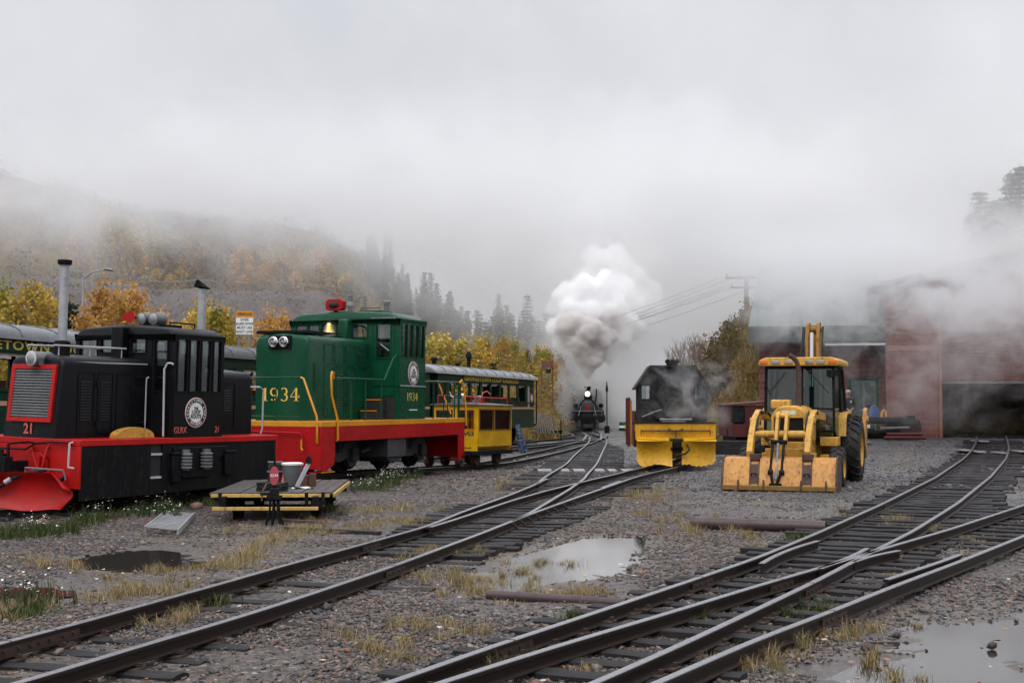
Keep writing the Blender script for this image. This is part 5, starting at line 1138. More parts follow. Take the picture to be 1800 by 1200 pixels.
# ================================================================= YELLOW SNOW PLOW ENGINE
def plowcar():
    P = (4.53, 37.9); t = empty('plow_engine', 'narrow black cab rail engine with a wide yellow snow plow front, wreathed in steam', 'plow engine', M=pose((P[0], P[1], float(hh(*P))+.14), math.radians(3)))
    W2 = 1.11
    mb = V(); mb.box((0, -W2, .72), (.08, W2, 1.18)); mb.box((.08, -W2, .95), (.5, -W2+.05, 1.18)); mb.box((.08, W2-.05, .95), (.5, W2, 1.18)); mb.box((.02, -W2+.05, .2), (.07, W2-.05, .719)); mb.build('front_plate', M_yplow, t, bevel=.01)
    V().box((-.04, -W2-.02, 1.182), (.3, W2+.02, 1.215)).build('top_ledge', M_blackm, t, bevel=.006)
    for s in (-1, 1):
        rings = []; n = 14; m = 8
        for i in range(n+1):
            q = i/n; r = s*(.13+.95*q); bot = .03+.03*math.sin(q*7+s)+(.04*(random.random()) if i % 2 else 0)+.12*ss(.92, 1, q); top = .70+.08*q
            row = [(-.60+.36*q-.16*(1-math.sin(math.pi*(.1+.8*j/m)))+.08, r, bot+(top-bot)*j/m) for j in range(m+1)]
            rings.append(row+[(p[0]+.02, p[1], p[2]) for p in row[::-1]])
        V().loft(rings).build('plow_blade', M_yplow, t, ang=50)
        mb = V(); mb.prism([(-.55, .7), (.0, .8), (.0, .78), (-.5, .68)], 'y', *sorted((s*.2, s*1.08))); mb.build('blade_top', M_yplow, t)
    mb = V(); mb.tube([(-.05, -.93, .98), (-.05, .93, .98)], .018, 8)
    for r in (-.95, -.45, .45, .95): mb.tube([(0, r, 1.0), (-.05, r, .98), (-.05, r, .86 if abs(r) > .9 else .96)], .014, 6)
    mb.tube([(-.05, -.2, 1.03), (-.08, -.12, .98), (-.08, .12, .98), (-.05, .2, 1.03)], .022, 8); mb.bar((-.05, 0, .98), (-.08, 0, .78), .03); mb.build('lift_rod', M_rust, t)
    mb = V(); mb.box((-.55, -.17, .44), (0, .17, .76)); mb.box((-.60, -.11, .50), (-.54, .11, .72)); mb.build('coupler_pocket', M_blackm, t, bevel=.03)
    V().tube([(-.5, .28, .62), (-.62, .34, .48), (-.62, .22, .36), (-.6, .0, .33), (-.5, -.1, .34)], .028, 8).build('air_hose', M_rub, t)
    # machinery deck in front of the cab
    V().box((.08, -W2+.06, 1.10), (3.9, W2-.06, 1.175)).build('running_board', M_blackm, t)
    mb = V(); random.seed(11)
    mb.cyl((.7, -.34, 1.52), (1.0, -.34, 1.52), .26, 22); mb.cyl((.64, -.34, 1.52), (.72, -.34, 1.52), .20, 22)
    mb.box((.6, -.1, 1.18), (1.15, .45, 1.62)); mb.cyl((.7, .15, 1.62), (.7, .15, 1.80), .09, 14); mb.cyl((.75, .62, 1.2), (.75, .62, 1.5), .14, 16); mb.box((.75, .5, 1.18), (1.1, .85, 1.38))
    for k in range(8): mb.tube([(.6+random.random()*.3, -.7+random.random()*1.4, 1.2), (.55+random.random()*.3, -.5+random.random(), 1.35+random.random()*.3), (.8, -.5+random.random(), 1.6+random.random()*.25)], .02+random.random()*.02, 7)
    mb.build('engine_block', M_blackm, t, bevel=.01)
    mb = V(); mb.tube([(.25, -.42, 1.28), (.25, .48, 1.28)], .035, 8); mb.box((.2, -.35, 1.21), (.36, .3, 1.25)); mb.tube([(.4, -.9, 1.35), (.4, -.55, 1.5), (.55, -.35, 1.55)], .022, 7); mb.build('pipework', M_grey, t)
    # cab with sloping-sided roof
    c1, c2 = 1.15, 3.2
    out = [(-.97, 1.18), (-.97, 2.26), (-.62, 2.80), (.62, 2.80), (.97, 2.26), (.97, 1.18)]
    mb = V(); mb.holed('x', c1, c1+.04, (-.97, 1.178, .97, 2.26), [(-.88, 1.86, -.66, 2.24), (.64, 1.86, .86, 2.24)]); mb.prism([(-.965, 2.262), (-.62, 2.78), (.62, 2.78), (.965, 2.262)], 'x', c1, c1+.04)
    mb.holed('x', c2-.04, c2, (-.97, 1.178, .97, 2.26), [(-.88, 1.7, -.5, 2.24), (.5, 1.7, .86, 2.24)]); mb.prism([(-.965, 2.262), (-.62, 2.78), (.62, 2.78), (.965, 2.262)], 'x', c2-.04, c2)
    for s in (-1, 1): a, b = sorted((s*.93, s*.97)); mb.holed('y', a, b, (c1+.04, 1.178, c2-.04, 2.26), [(c1+.3, 1.8, c1+.9, 2.2)])
    mb.build('cab', M_sooty, t)
    mb = V(); o2 = [(-1.09, 2.16), (-.64, 2.82), (.64, 2.82), (1.09, 2.20), (1.06, 2.17), (.62, 2.785), (-.62, 2.785), (-1.06, 2.13)]
    mb.loft([[(c1-.10, r, z) for r, z in o2], [(c2+.10, r, z) for r, z in o2]]); mb.build('cab_roof', M_sooty, t)
    mb = V(); framebars(mb, 'x', c1, (-.88, 1.86, -.66, 2.24), .025, .02); framebars(mb, 'x', c1, (.64, 1.86, .86, 2.24), .025, .02); [mb.box((c1-.015, r, 1.2), (c1-.001, r+.02, 2.7)) for r in (-.45, 0, .45)]; mb.build('window_frame', M_blackm, t)
    for h in ((-.88, 1.86, -.66, 2.24), (.64, 1.86, .86, 2.24)): pane(t, 'x', c1+.015, h); pane(t, 'x', c2-.03, (h[0], 1.8, h[2], 2.24))
    mb = V(); [mb.cyl((c1+.1, r, 2.93), (c1+.28, r, 2.93), .07, 16) for r in (-.13, .01, .15)]; mb.box((c1+.12, -.16, 2.82), (c1+.26, .18, 2.88)); mb.build('roof_lamps', M_blackm, t)
    V().tube([(c1-.02, 1.02, 1.3), (c1-.06, 1.06, 1.5), (c1-.06, 1.06, 1.95), (c1-.02, .98, 2.0)], .015, 6).build('handrail', M_grey, t)
    # side stakes seen past the left flank
    mb = V()
    for i, u in enumerate((1.2, 1.6, 2.1, 2.7, 3.4)): mb.box((u, -W2-.16, .5), (u+.06, -W2-.10, 1.88))
    mb.box((1.2, -W2-.13, 1.82), (3.5, -W2-.09, 1.90)); mb.build('side_stake', M_marn, t)
    mb = V()
    for u in (1.4, 1.85, 2.4): mb.box((u, -W2-.10, .55), (u+.05, -W2-.04, 1.82))
    mb.build('side_stake', M_yorange, t)
    V().box((3.9, -1.0, .4), (6.4, 1.0, 1.5)).build('rear_deck_box', M_marn, t, bevel=.02)
    V().box((.2, -.5, .3), (6.2, .5, 1.1)).build('frame', M_dark, t)
    for u in (1.2, 3.0, 5.4):
        for r in (-.457, .457): wheel(t, u, r, .33)
    return t
M_yplow = paint('plow_yellow', (.60,.31,.006), .45, .6, (.16,.08,.015), coat=.08, rust=.30)
M_sooty = paint('sooty_black', (.012,.011,.012), .7, .6, (.05,.046,.045), coat=0, bump=.2, spec=.25)
M_marn = paint('maroon_paint', (.085,.012,.014), .55, .4, (.05,.02,.02), coat=.05, bump=.15)
plowcar()
# ================================================================= BACKHOE LOADER
M_cat = paint('worn_machine_yellow', (.58,.32,.055), .5, .95, (.09,.05,.025), coat=.05, rust=.30, bump=.12)
M_boom = paint('grimy_boom', (.30,.15,.03), .6, 1.0, (.02,.015,.012), coat=0, rust=.8, bump=.2)
M_bkt = paint('scuffed_bucket_yellow', (.50,.24,.06), .55, .95, (.15,.07,.03), coat=.0, rust=.55, bump=.25)
def tyre(parent, c, R_, w, rim, lugs=18, name='wheel'):
    u, r, z = c; wt = V(); prof = [(R_*.58, -.5), (R_*.66, -.52), (R_*.86, -.5), (R_*.95, -.40), (R_*.965, 0), (R_*.95, .40), (R_*.86, .5), (R_*.66, .52), (R_*.58, .5)]
    rings = [circle((u, z), pr, 36, lambda a, b, k=k: (a, r+k*w, b)) for pr, k in prof]; wt.loft(rings, cap=False)
    for i in range(lugs*2):
        s = 1 if i % 2 else -1; a0 = 2*math.pi*i/(lugs*2); pts = []
        for k in range(4):
            q = k/3; aa = a0+.16*q*1.2; kk = s*(.03+.46*q); rr = R_*(.955-.05*ss(.7, 1, q)); 
            pts.append((aa, kk*w, rr))
        for k in range(3):
            (a1, k1, r1), (a2, k2, r2) = pts[k], pts[k+1]; da = .045*(.8/R_)**.3; h = R_*.05
            vs = []
            for (aa, kk, rr) in ((a1, k1, r1), (a2, k2, r2)):
                for (d_, hh_) in ((-da, 0), (da, 0), (da*.8, h), (-da*.8, h)):
                    vs.append((u+(rr+hh_)*math.cos(aa+d_), r+kk, z+(rr+hh_)*math.sin(aa+d_)))
            wt.add(vs, [(0,1,2,3),(7,6,5,4),(0,4,5,1),(1,5,6,2),(2,6,7,3),(3,7,4,0)])
    wr = wt.build(name, M_rub, parent, ang=30)
    sgn = 1 if r > 0 else -1
    rb = V(); rb.loft([circle((u, z), pr, 30, lambda a, b, k=k: (a, r+sgn*k*w, b)) for pr, k in ((R_*.60, -.48), (R_*.60, .46), (R_*.56, .48), (R_*.52, .30), (R_*.28, .24), (R_*.24, .34), (R_*.05, .35))]); rb.build('rim', rim, wr)
    return wr
def backhoe():
    P = (5.22, 26.9); t = empty('backhoe_loader', 'weathered yellow backhoe loader with its front bucket lowered on the gravel', 'backhoe', M=pose((P[0], P[1], float(ground_z(np.array([P[0]]), np.array([P[1]]))[0])+.01), math.radians(20)))
    # bucket
    W2 = 1.10; prof = [(.02, .0), (.0, .05), (.03, .12), (.16, .52), (.24, .62), (.40, .66), (.62, .60), (.78, .42), (.82, .2), (.74, .03), (.66, .0)]
    mb = V(); n = len(prof); inner = [(.06+(u-.0)*.93, z*.96+.015) for u, z in prof]
    mb.loft([[(u, r, z) for u, z in prof+inner[::-1]] for r in (-W2, W2)]); mb.build('bucket', M_bkt, t, ang=30, bevel=.004)
    for s in (-1, 1): a, b = sorted((s*W2, s*(W2+.03))); mb = V(); mb.prism([(-.02, -.0), (-.03, .08), (.14, .55), (.24, .65), (.42, .69), (.66, .62), (.84, .42), (.86, .15), (.76, .0)], 'y', a, b); mb.build('bucket_side', M_rust, t)
    V().box((-.05, -W2-.02, .012), (.06, W2+.02, .11)).build('cutting_edge', M_bkt2, t, bevel=.012)
    mb = V(); [mb.prism([(-.06, .03), (-.07, .13), (-.035, .22), (-.0, .22), (.02, .03)], 'y', r-.015, r+.015) for r in (-.78, -.28, .45, .93)]; mb.build('lip_hook', M_rust, t)
    for r in (-.48, .55):
        mb = V()
        for d in (-.085, .085): mb.prism([(.015, .10), (.15, .53), (.26, .68), (.42, .72), (.42, .62), (.2, .56), (.06, .12)], 'y', r+d-.015, r+d+.015)
        mb.box((.16, r-.10, .60), (.34, r+.10, .72)); b_ = mb.build('bucket_bracket', M_rust, t, bevel=.005)
        V().tube([(.06, r-.05, .30), (.0, r-.045, .34), (.0, r+.045, .34), (.06, r+.05, .30)], .014, 6).build('tie_loop', M_blackm, b_)
        V().prism([(.03, .13), (.155, .52), (.17, .52), (.045, .13)], 'y', r-.07, r+.07).build('bracket_recess', M_rust, b_)
    # loader arms
    for s, r in ((-1, -.62), (1, .52)):
        path = [(.50, .58), (.44, .74), (.62, 1.02), (.98, 1.34), (1.45, 1.50), (2.9, 1.42)]; wd = [.10, .16, .17, .17, .15, .12]
        up = []; dn = []
        for i, (u, z) in enumerate(path):
            a = Vector(path[max(i-1, 0)]); b = Vector(path[min(i+1, len(path)-1)]); d = (b-a).normalized(); nn = Vector((-d.y, d.x)); up.append((u+nn.x*wd[i]/1.6, z+nn.y*wd[i]/1.6)); dn.append((u-nn.x*wd[i]/1.6, z-nn.y*wd[i]/1.6))
        mb = V(); mb.prism(up+dn[::-1], 'y', r-.06, r+.06); mb.cyl((.50, r-.10, .60), (.50, r+.10, .60), .05, 12); mb.cyl((.98, r-.09, 1.36), (.98, r+.09, 1.36), .07, 14); mb.build('loader_arm', M_cat, t, bevel=.012)
        V().tube([(.95, r+s*-.10, 1.25), (1.9, r+s*-.10, .95)], [.045, .045], 12).build('lift_cylinder', M_cat, t); V().tube([(1.7, r+s*-.10, 1.01), (2.3, r+s*-.10, .82)], .026, 10).build('piston_rod', M_chrome, t)
    V().cyl((.75, -.60, 1.10), (.75, .50, 1.10), .075, 20).build('cross_tube', M_cat, t)
    V().tube([(.9, -.58, 1.25), (.72, -.50, 1.16), (.70, -.3, 1.0), (.74, -.15, .96), (.7, -.05, .9)], .016, 7).build('hydraulic_hose', M_rub, t)
    for r in (-.54, .44):
        for k in range(2): V().tube([(2.6, r*.7, 1.2), (1.7, r*.85, 1.50+.04*k), (1.2, r, 1.53+.03*k), (.85, r+.02*k, 1.40), (.7, r, 1.15)], .014, 6).build('hydraulic_hose', M_rub, t)
    for r in (-.62, .52):
        for (u, z) in ((.50, .60), (.98, 1.36), (1.45, 1.52)): V().cyl((u, r-.085, z), (u, r+.085, z), .035, 10).build('pivot_pin', M_blackm, t)
    # central tilt linkage
    mb = V(); mb.prism([(.55, .66), (.44, .80), (.58, 1.14), (.78, 1.52), (.96, 1.56), (.96, 1.40), (.76, 1.1), (.62, .8)], 'y', -.15, -.085); mb.prism([(.55, .66), (.44, .80), (.58, 1.14), (.78, 1.52), (.96, 1.56), (.96, 1.40), (.76, 1.1), (.62, .8)], 'y', .03, .095)
    mb.cyl((.86, -.18, 1.47), (.86, .12, 1.47), .05, 12); mb.build('tilt_linkage', M_cat, t, bevel=.008)
    mb = V()
    for r in (-.16, .06): mb.bar((.42, r, .95), (.10, r, .36), .05, .05); mb.cyl((.10, r-.05, .36), (.10, r+.05, .36), .05, 12); mb.bar((.10, r, .40), (-.0, -.05+r*.3, .12), .05, .04)
    mb.bar((.0, -.17, .13), (.0, .07, .13), .06, .05); mb.cyl((.42, -.20, .95), (.42, .12, .95), .045, 12); mb.build('tilt_cylinder', M_blackm, t, bevel=.005)
    V().tube([(.40, -.05, .92), (.06, -.05, .22)], .035, 12).build('piston_rod', M_grey, t)
    # hood and grille
    mb = V(); mb.prism([(-.36, .92), (-.36, 1.46), (-.26, 1.60), (-.12, 1.655), (.12, 1.655), (.26, 1.60), (.36, 1.46), (.36, .92), (.30, .92), (.30, 1.42), (-.30, 1.42), (-.30, .92)], 'x', 1.45, 1.56)
    mb.prism([(-.36, .92), (-.36, 1.48), (-.26, 1.62), (-.12, 1.675), (.12, 1.675), (.26, 1.62), (.36, 1.48), (.36, .92)], 'x', 1.561, 2.95); mb.build('hood', M_cat, t, bevel=.015)
    mb = V(); mb.box((1.52, -.30, .94), (1.558, .30, 1.42)); [mb.box((1.50, -.30, z), (1.52, .30, z+.012)) for z in np.linspace(.97, 1.4, 12)]; mb.build('grille', M_dark, t, smooth=False)
    V().box((1.445, -.14, 1.49), (1.449, .14, 1.57)).build('hood_plate', M_cream, t, smooth=False)
    mb = V(); mb.box((1.75, -.42, 1.60), (2.1, -.02, 1.80)); mb.build('air_filter', M_cat, t, bevel=.04)
    V().tube([(2.05, .13, 1.60), (2.05, .12, 2.50), (2.04, .08, 2.62), (2.0, .0, 2.70), (1.98, -.06, 2.73)], [.055, .052, .052, .05, .052], 14).build('exhaust_pipe', M_rust, t)
    mb = V(); mb.box((1.3, -.34, .42), (4.4, .34, .93)); mb.box((1.35, -.55, .45), (1.6, .55, .70)); mb.box((1.2, -.45, .36), (1.34, .45, .80)); mb.build('chassis', M_cat, t, bevel=.015)
    mb = V(); mb.cyl((1.95, -.85, .40), (1.95, .85, .40), .06, 12); mb.box((1.85, -.7, .34), (2.05, .7, .46)); mb.build('front_axle', M_blackm, t)
    for s in (-1, 1): tyre(t, (1.95, s*.93, .415), .42, .28, M_cat, 15, 'front_wheel'); tyre(t, (4.35, s*.98, .70), .71, .42, M_cat, 20, 'rear_wheel')
    mb = V(); mb.cyl((4.35, -.8, .70), (4.35, .8, .70), .14, 14); mb.build('rear_axle', M_cat, t)
    # cab
    z0, zr = 1.02, 2.50; fr = V()
    fl, fR = [(2.98, s*.74, 1.15) for s in (-1, 1)], [(3.10, s*.72, zr) for s in (-1, 1)]
    for s in (-1, 1):
        fr.bar((2.98, s*.74, 1.10), (3.10, s*.72, zr), .055, .055); fr.bar((3.95, s*.78, 1.4), (3.98, s*.74, zr), .05, .05); fr.bar((4.75, s*.78, 1.55), (4.68, s*.72, zr), .055, .055)
        fr.bar((3.0, s*.74, 1.12), (3.3, s*.78, .78), .05, .05); fr.bar((3.3, s*.78, .78), (3.95, s*.80, .80), .05, .05); fr.bar((3.95, s*.8, .8), (3.97, s*.78, 1.5), .05, .05); fr.bar((3.97, s*.78, 1.52), (4.78, s*.78, 1.55), .05, .05); fr.bar((3.10, s*.72, zr), (4.68, s*.72, zr), .05, .05)
    fr.bar((3.10, -.72, zr), (3.10, .72, zr), .05, .05); fr.bar((2.98, -.74, 1.12), (2.98, .74, 1.12), .05, .05); fr.bar((2.99, .06, 1.12), (3.10, .06, zr), .035, .035); fr.bar((4.68, -.72, zr), (4.68, .72, zr), .05, .05); fr.bar((4.77, -.78, 1.55), (4.77, .78, 1.55), .05, .05); fr.bar((3.0, .08, 1.62), (3.0, .74, 1.60), .03, .03)
    fr.build('cab_frame', M_blackm, t)
    mb = V()
    mb.add([(3.0, -.72, 1.15), (3.0, .05, 1.15), (3.10, .05, 2.47), (3.10, -.70, 2.47)], [(0,1,2,3)]); mb.add([(3.0, .08, 1.15), (3.0, .72, 1.15), (3.10, .70, 2.47), (3.10, .08, 2.47)], [(0,1,2,3)])
    for s in (-1, 1): mb.add([(3.02, s*.75, 1.1), (3.93, s*.79, .9), (3.96, s*.75, 2.47), (3.13, s*.725, 2.47)], [(0,1,2,3)]); mb.add([(4.0, s*.785, 1.55), (4.74, s*.785, 1.58), (4.66, s*.725, 2.47), (4.0, s*.745, 2.47)], [(0,1,2,3)])
    mb.add([(4.74, -.75, 1.58), (4.74, .75, 1.58), (4.67, .70, 2.47), (4.67, -.70, 2.47)], [(0,1,2,3)]); g = mb.build('cab_glass', M_glassd, t, smooth=False, recalc=False)
    rf = V(); rf.prism([(-.84, 2.53), (-.86, 2.58), (-.84, 2.66), (-.7, 2.72), (.7, 2.72), (.84, 2.66), (.86, 2.58), (.84, 2.53)], 'x', 2.86, 4.85); rf.build('cab_roof', M_cat, t, bevel=.02)
    for i, (r, m_) in enumerate(((-.74, M_amber), (-.48, M_lens), (-.20, M_lens), (.24, M_lens), (.48, M_lens), (.74, M_amber))):
        V().box((2.835, r-.085, 2.575), (2.86, r+.085, 2.65)).build('work_lamp', m_, t, bevel=.008)
    mb = V(); mb.box((3.7, -.28, 1.0), (4.2, .28, 1.5)); mb.prism([(4.1, 1.5), (4.2, 2.1), (4.3, 2.1), (4.3, 1.4)], 'y', -.26, .26); mb.build('seat', M_dark, t, bevel=.04)
    mb = V(); mb.tube([(3.3, -.15+.19*math.cos(a), 1.62+.19*math.sin(a)) for a in np.linspace(0, 2*math.pi, 20)], .014, 6); mb.bar((3.1, -.15, 1.25), (3.3, -.15, 1.62), .05); mb.box((3.05, -.5, 1.0), (3.25, .3, 1.42)); mb.build('steering_wheel', M_blackm, t)
    V().box((2.96, -.76, .95), (4.7, .76, 1.0)).build('cab_floor', M_blackm, t)
    for s in (-1, 1):
        mb = V(); a, b = sorted((s*.62, s*.93)); mb.prism([(3.50, 1.0), (3.62, 1.40), (3.85, 1.52), (4.7, 1.54), (4.95, 1.40), (4.95, 1.36), (4.7, 1.48), (3.88, 1.47), (3.68, 1.36), (3.56, 1.0)], 'y', a, b); mb.build('fender', M_cat, t, bevel=.01)
        mb = V(); a, b = sorted((s*.44, s*.82)); mb.box((2.9, a, .5), (3.5, b, .62)); mb.box((2.9, a, .8), (3.45, b, 1.0)); mb.build('side_step', M_cat, t, bevel=.02)
    # wipers and mirror
    mb = V(); mb.bar((2.97, -.62, 1.9), (3.04, -.78, 2.2), .012); mb.bar((3.02, -.3, 2.4), (2.98, -.62, 2.0), .012); mb.bar((3.02, .2, 2.42), (2.99, .62, 1.95), .012); mb.build('wiper', M_blackm, t)
    mb = V(); mb.box((2.9, .60, 2.30), (2.93, .86, 2.44)); mb.bar((3.0, .72, 2.5), (2.92, .72, 2.4), .02); mb.build('mirror', M_blackm, t)
    # folded boom at the back
    mb = V(); mb.prism([(5.0, .9), (4.85, 1.2), (5.05, 3.30), (5.2, 3.58), (5.42, 3.62), (5.55, 3.4), (5.42, 3.1), (5.38, 1.3), (5.45, .95)], 'y', -.14, -.06); mb.prism([(5.0, .9), (4.85, 1.2), (5.05, 3.30), (5.2, 3.58), (5.42, 3.62), (5.55, 3.4), (5.42, 3.1), (5.38, 1.3), (5.45, .95)], 'y', .10, .18); mb.box((5.12, -.06, 1.2), (5.40, .10, 3.3)); mb.cyl((5.3, -.17, 3.44), (5.3, .21, 3.44), .07, 14); mb.cyl((5.2, -.2, 1.2), (5.2, .24, 1.2), .09, 14); mb.build('boom', M_boom, t, bevel=.015)
    V().tube([(4.80, .02, 1.9), (4.96, .02, 3.35)], [.045, .045], 12).build('boom_piston_rod', M_chrome, t)
    mb = V(); mb.prism([(5.45, 3.55), (5.40, 3.30), (5.62, 1.4), (5.85, 1.2), (5.95, 1.35), (5.75, 3.3)], 'y', -.05, .10); mb.build('dipper_stick', M_boom, t, bevel=.015)
    mb = V(); [mb.tube([(5.0, r, 1.5), (4.92, r*1.2, 2.2), (5.08, r, 3.1), (5.3, r, 3.5)], .018, 7) for r in (-.18, -.22, .24)]; mb.build('boom_hose', M_rub, t)
    for s in (-1, 1):
        mb = V(); a, b = sorted((s*1.12, s*1.20)); mb.prism([(5.0, .95), (5.0, 1.15), (5.25, 1.55), (5.55, 1.62), (5.6, 1.45), (5.45, 1.2), (5.4, .7), (5.3, .45), (5.2, .6)], 'y', a, b); a, b = sorted((s*.35, s*1.2)); mb.box((5.02, a, .75), (5.2, b, .95)); mb.cyl((5.3, min(s*1.1, s*1.24), 1.35), (5.3, max(s*1.1, s*1.24), 1.35), .08, 12); mb.build('stabilizer', M_bkt, t, bevel=.012)
    V().box((4.7, -.5, .6), (5.1, .5, 1.2)).build('boom_frame', M_cat, t, bevel=.02)
    return t
M_bkt2 = paint('cutting_edge_steel', (.22,.12,.03), .5, .7, (.08,.05,.03), coat=0, rust=.6)
M_amber = NT('amber_lens').set(Base_Color=(.65,.13,.02), Roughness=.25).m
backhoe()
# ================================================================= STEAM LOCOMOTIVE
def steamer():
    P = (5.42, 98.5); t = empty('steam_locomotive', 'black steam locomotive approaching with its round headlamp lit', 'steam locomotive', M=pose((P[0], P[1], float(hh(*P))+.14), math.radians(4.5)))
    cyx = lambda u0, u1, r, z, R_, n=28: (circle((r, z), R_, n, lambda a, b: (u0, a, b)), circle((r, z), R_, n, lambda a, b: (u1, a, b)))
    zb = 1.62
    mb = V(); mb.loft([*cyx(1.0, 1.0, 0, zb, .50), *cyx(1.05, 1.05, 0, zb, .60), *cyx(1.12, 6.0, 0, zb, .62)]); mb.build('boiler', M_sooty, t)
    mb = V(); mb.loft([circle((0, zb), R_, 28, lambda a, b, u=u: (u, a, b)) for u, R_ in ((.90, .10), (.90, .30), (.96, .45), (1.0, .50), (1.02, .52))]); d = mb.build('smokebox_door', M_truck, t)
    V().loft([circle((0, zb), R_, 24, lambda a, b, u=u: (u, a, b)) for u, R_ in ((.86, .14), (.90, .14))]).build('number_plate', M_redd, d)
    V().lathe([(.22, 2.2), (.20, 2.3), (.17, 2.9), (.24, 2.95), (.24, 3.12), (.19, 3.13)], 20, Matrix.Translation((1.5, 0, 0))).build('smokestack', M_sooty, t)
    V().lathe([(.30, 2.1), (.30, 2.45), (.22, 2.62), (.05, 2.68)], 20, Matrix.Translation((2.9, 0, 0))).build('sand_dome', M_sooty, t); V().lathe([(.30, 2.1), (.30, 2.55), (.22, 2.72), (.05, 2.78)], 20, Matrix.Translation((4.4, 0, 0))).build('steam_dome', M_sooty, t)
    V().tube([(2.2, .55, 2.0), (2.2, .62, 2.5), (2.2, .62, 2.95)], .05, 8).build('whistle_pipe', M_blackm, t)
    hb = V(); hb.cyl((1.0, 0, 2.58), (1.35, 0, 2.58), .22, 20); hb.box((1.0, -.16, 2.2), (1.3, .16, 2.42)); h = hb.build('headlight', M_blackm, t)
    V().loft([circle((0, 2.58), R_, 20, lambda a, b, u=u: (u, a, b)) for u, R_ in ((.94, .10), (.96, .16), (.99, .18))]).build('lit_lens', M_lit, h)
    mb = V(); mb.holed('x', 6.0, 6.06, (-1.0, 1.0, 1.0, 2.75), [(-.9, 1.9, -.68, 2.5), (.68, 1.9, .9, 2.5)]); [mb.box((6.06, *sorted((s*.96, s*1.0)), 1.0), (7.8, s*1.0 if s > 0 else s*.96, 2.75)) if False else mb.box((6.06, min(s*.96, s*1.0), 1.0), (7.8, max(s*.96, s*1.0), 2.75)) for s in (-1, 1)]; mb.build('cab', M_sooty, t)
    mb = V(); mb.loft([[(u, -1.1*math.cos(math.pi*i/10), 2.72+.26*math.sin(math.pi*i/10)) for i in range(11)] for u in (5.9, 8.0)]); mb.build('cab_roof', M_sooty, t)
    mb = V(); mb.box((8.4, -1.0, .9), (12.5, 1.0, 2.1)); mb.box((8.6, -.9, 2.1), (12.3, .9, 2.5)); mb.build('tender', M_sooty, t, bevel=.03)
    mb = V(); mb.tube([(8.38, .72, 2.05), (8.38, .72, 2.32), (8.38, .98, 2.32), (8.38, .98, 2.05)], .035, 6); mb.build('tender_handrail', M_white, t)
    for s in (-1, 1):
        mb = V(); mb.loft([circle((s*.98, .82), R_, 22, lambda a, b, u=u: (u, a, b)) for u, R_ in ((1.15, .05), (1.18, .30), (1.25, .33), (2.0, .33), (2.08, .28))]); mb.box((1.2, min(s*.5, s*1.18), 1.05), (2.0, max(s*.5, s*1.18), 1.35)); mb.build('steam_cylinder', M_sooty, t, bevel=.03)
        V().box((2.2, min(s*.5, s*1.05), 1.42), (6.0, max(s*.5, s*1.05), 1.47)).build('side_walkway', M_blackm, t)
        V().bar((1.2, s*.42, 1.9), (.35, s*.62, 1.0), .05).build('brace', M_grey, t)
        V().cyl((3.2, s*.95, 1.72), (4.8, s*.95, 1.72), .17, 14).build('air_tank', M_blackm, t)
        for u in (2.9, 3.9, 4.9, 5.9): wheel(t, u, s*.457, .45, 'driving_wheel')
        V().bar((2.8, s*.68, .45), (6.0, s*.68, .45), .09, .05).build('side_rod', M_grey, t)
    mb = V(); mb.box((.2, -1.12, .72), (.45, 1.12, .98)); mb.build('buffer_beam', M_blackm, t, bevel=.02)
    mb = V(); n = 9
    for i in range(-n, n+1): r = i*.10; mb.bar((.22, r, .72), (-.42+.035*abs(i), r*.85, .14), .04)
    mb.bar((-.1, -.85, .14), (-.42, 0, .12), .06); mb.bar((-.1, .85, .14), (-.42, 0, .12), .06); mb.build('pilot', M_blackm, t)
    V().box((-.15, -.12, .55), (.2, .12, .82)).build('coupler', M_blackm, t, bevel=.03)
    V().box((.5, -.35, .4), (7.8, .35, 1.1)).build('frame', M_dark, t)
    mb = V(); mb.tube([(.3, -1.05, .98), (.3, -1.05, 1.35), (.3, 1.05, 1.35), (.3, 1.05, .98)], .025, 6); mb.build('front_handrail', M_grey, t)
m_ = NT('lit_headlamp'); m_.set(Base_Color=(1,.95,.85), Emission_Color=(1,.90,.72)); m_.p.inputs['Emission Strength'].default_value = 5; M_lit = m_.m
steamer()
# ================================================================= HILLS
def hill_z(x, y):
    x = np.asarray(x, float); y = np.asarray(y, float); u = x/np.maximum(y, 1)
    L_ = 1-ss(-.150, -.03, u)
    emb = ss(113, 131, y+(fbm(x*.1, y*.1, 3, 60)-.5)*4)*(11.4*L_+1.2*(1-ss(-.02, .06, u))+.2)
    lf = (1-ss(-.17, -.02, u))*.42+(1-ss(-.05, .09, u))*.14+.01
    up = np.clip(y-139, 0, None)*lf; up = 13*(1-np.exp(-up/13))
    spur = 6*np.exp(-((x+62)/19)**2)*ss(112, 150, y)
    bankL = 2.9*ss(70, 86, y)*(1-ss(.012, .045, u))*ss(-.035, .0, u)*(1-.5*ss(100, 115, y))
    rb = 6.6*ss(6.8, 13.0, x-(y-60)*.10)*ss(54, 64, y)
    rh = 11*ss(.24, .40, u)*ss(62, 125, y)
    rb = rb+rh+ss(150, 300, y)*ss(.15, .3, u)*1.5
    nz = (fbm(x*.06, y*.06, 5, 70)-.5)*9*ss(125, 170, y)+(fbm(x*.3, y*.3, 4, 71)-.5)*1.2*ss(.5, 3, emb+rb+up)
    z = emb+up+spur+bankL+rb+nz
    z = z*(1-ss(.034, .044, u)*(1-ss(.075, .12, u))*(1-ss(108, 150, y)))
    return hh(x, y)-.6*(1-ss(.0, .8, z))+z
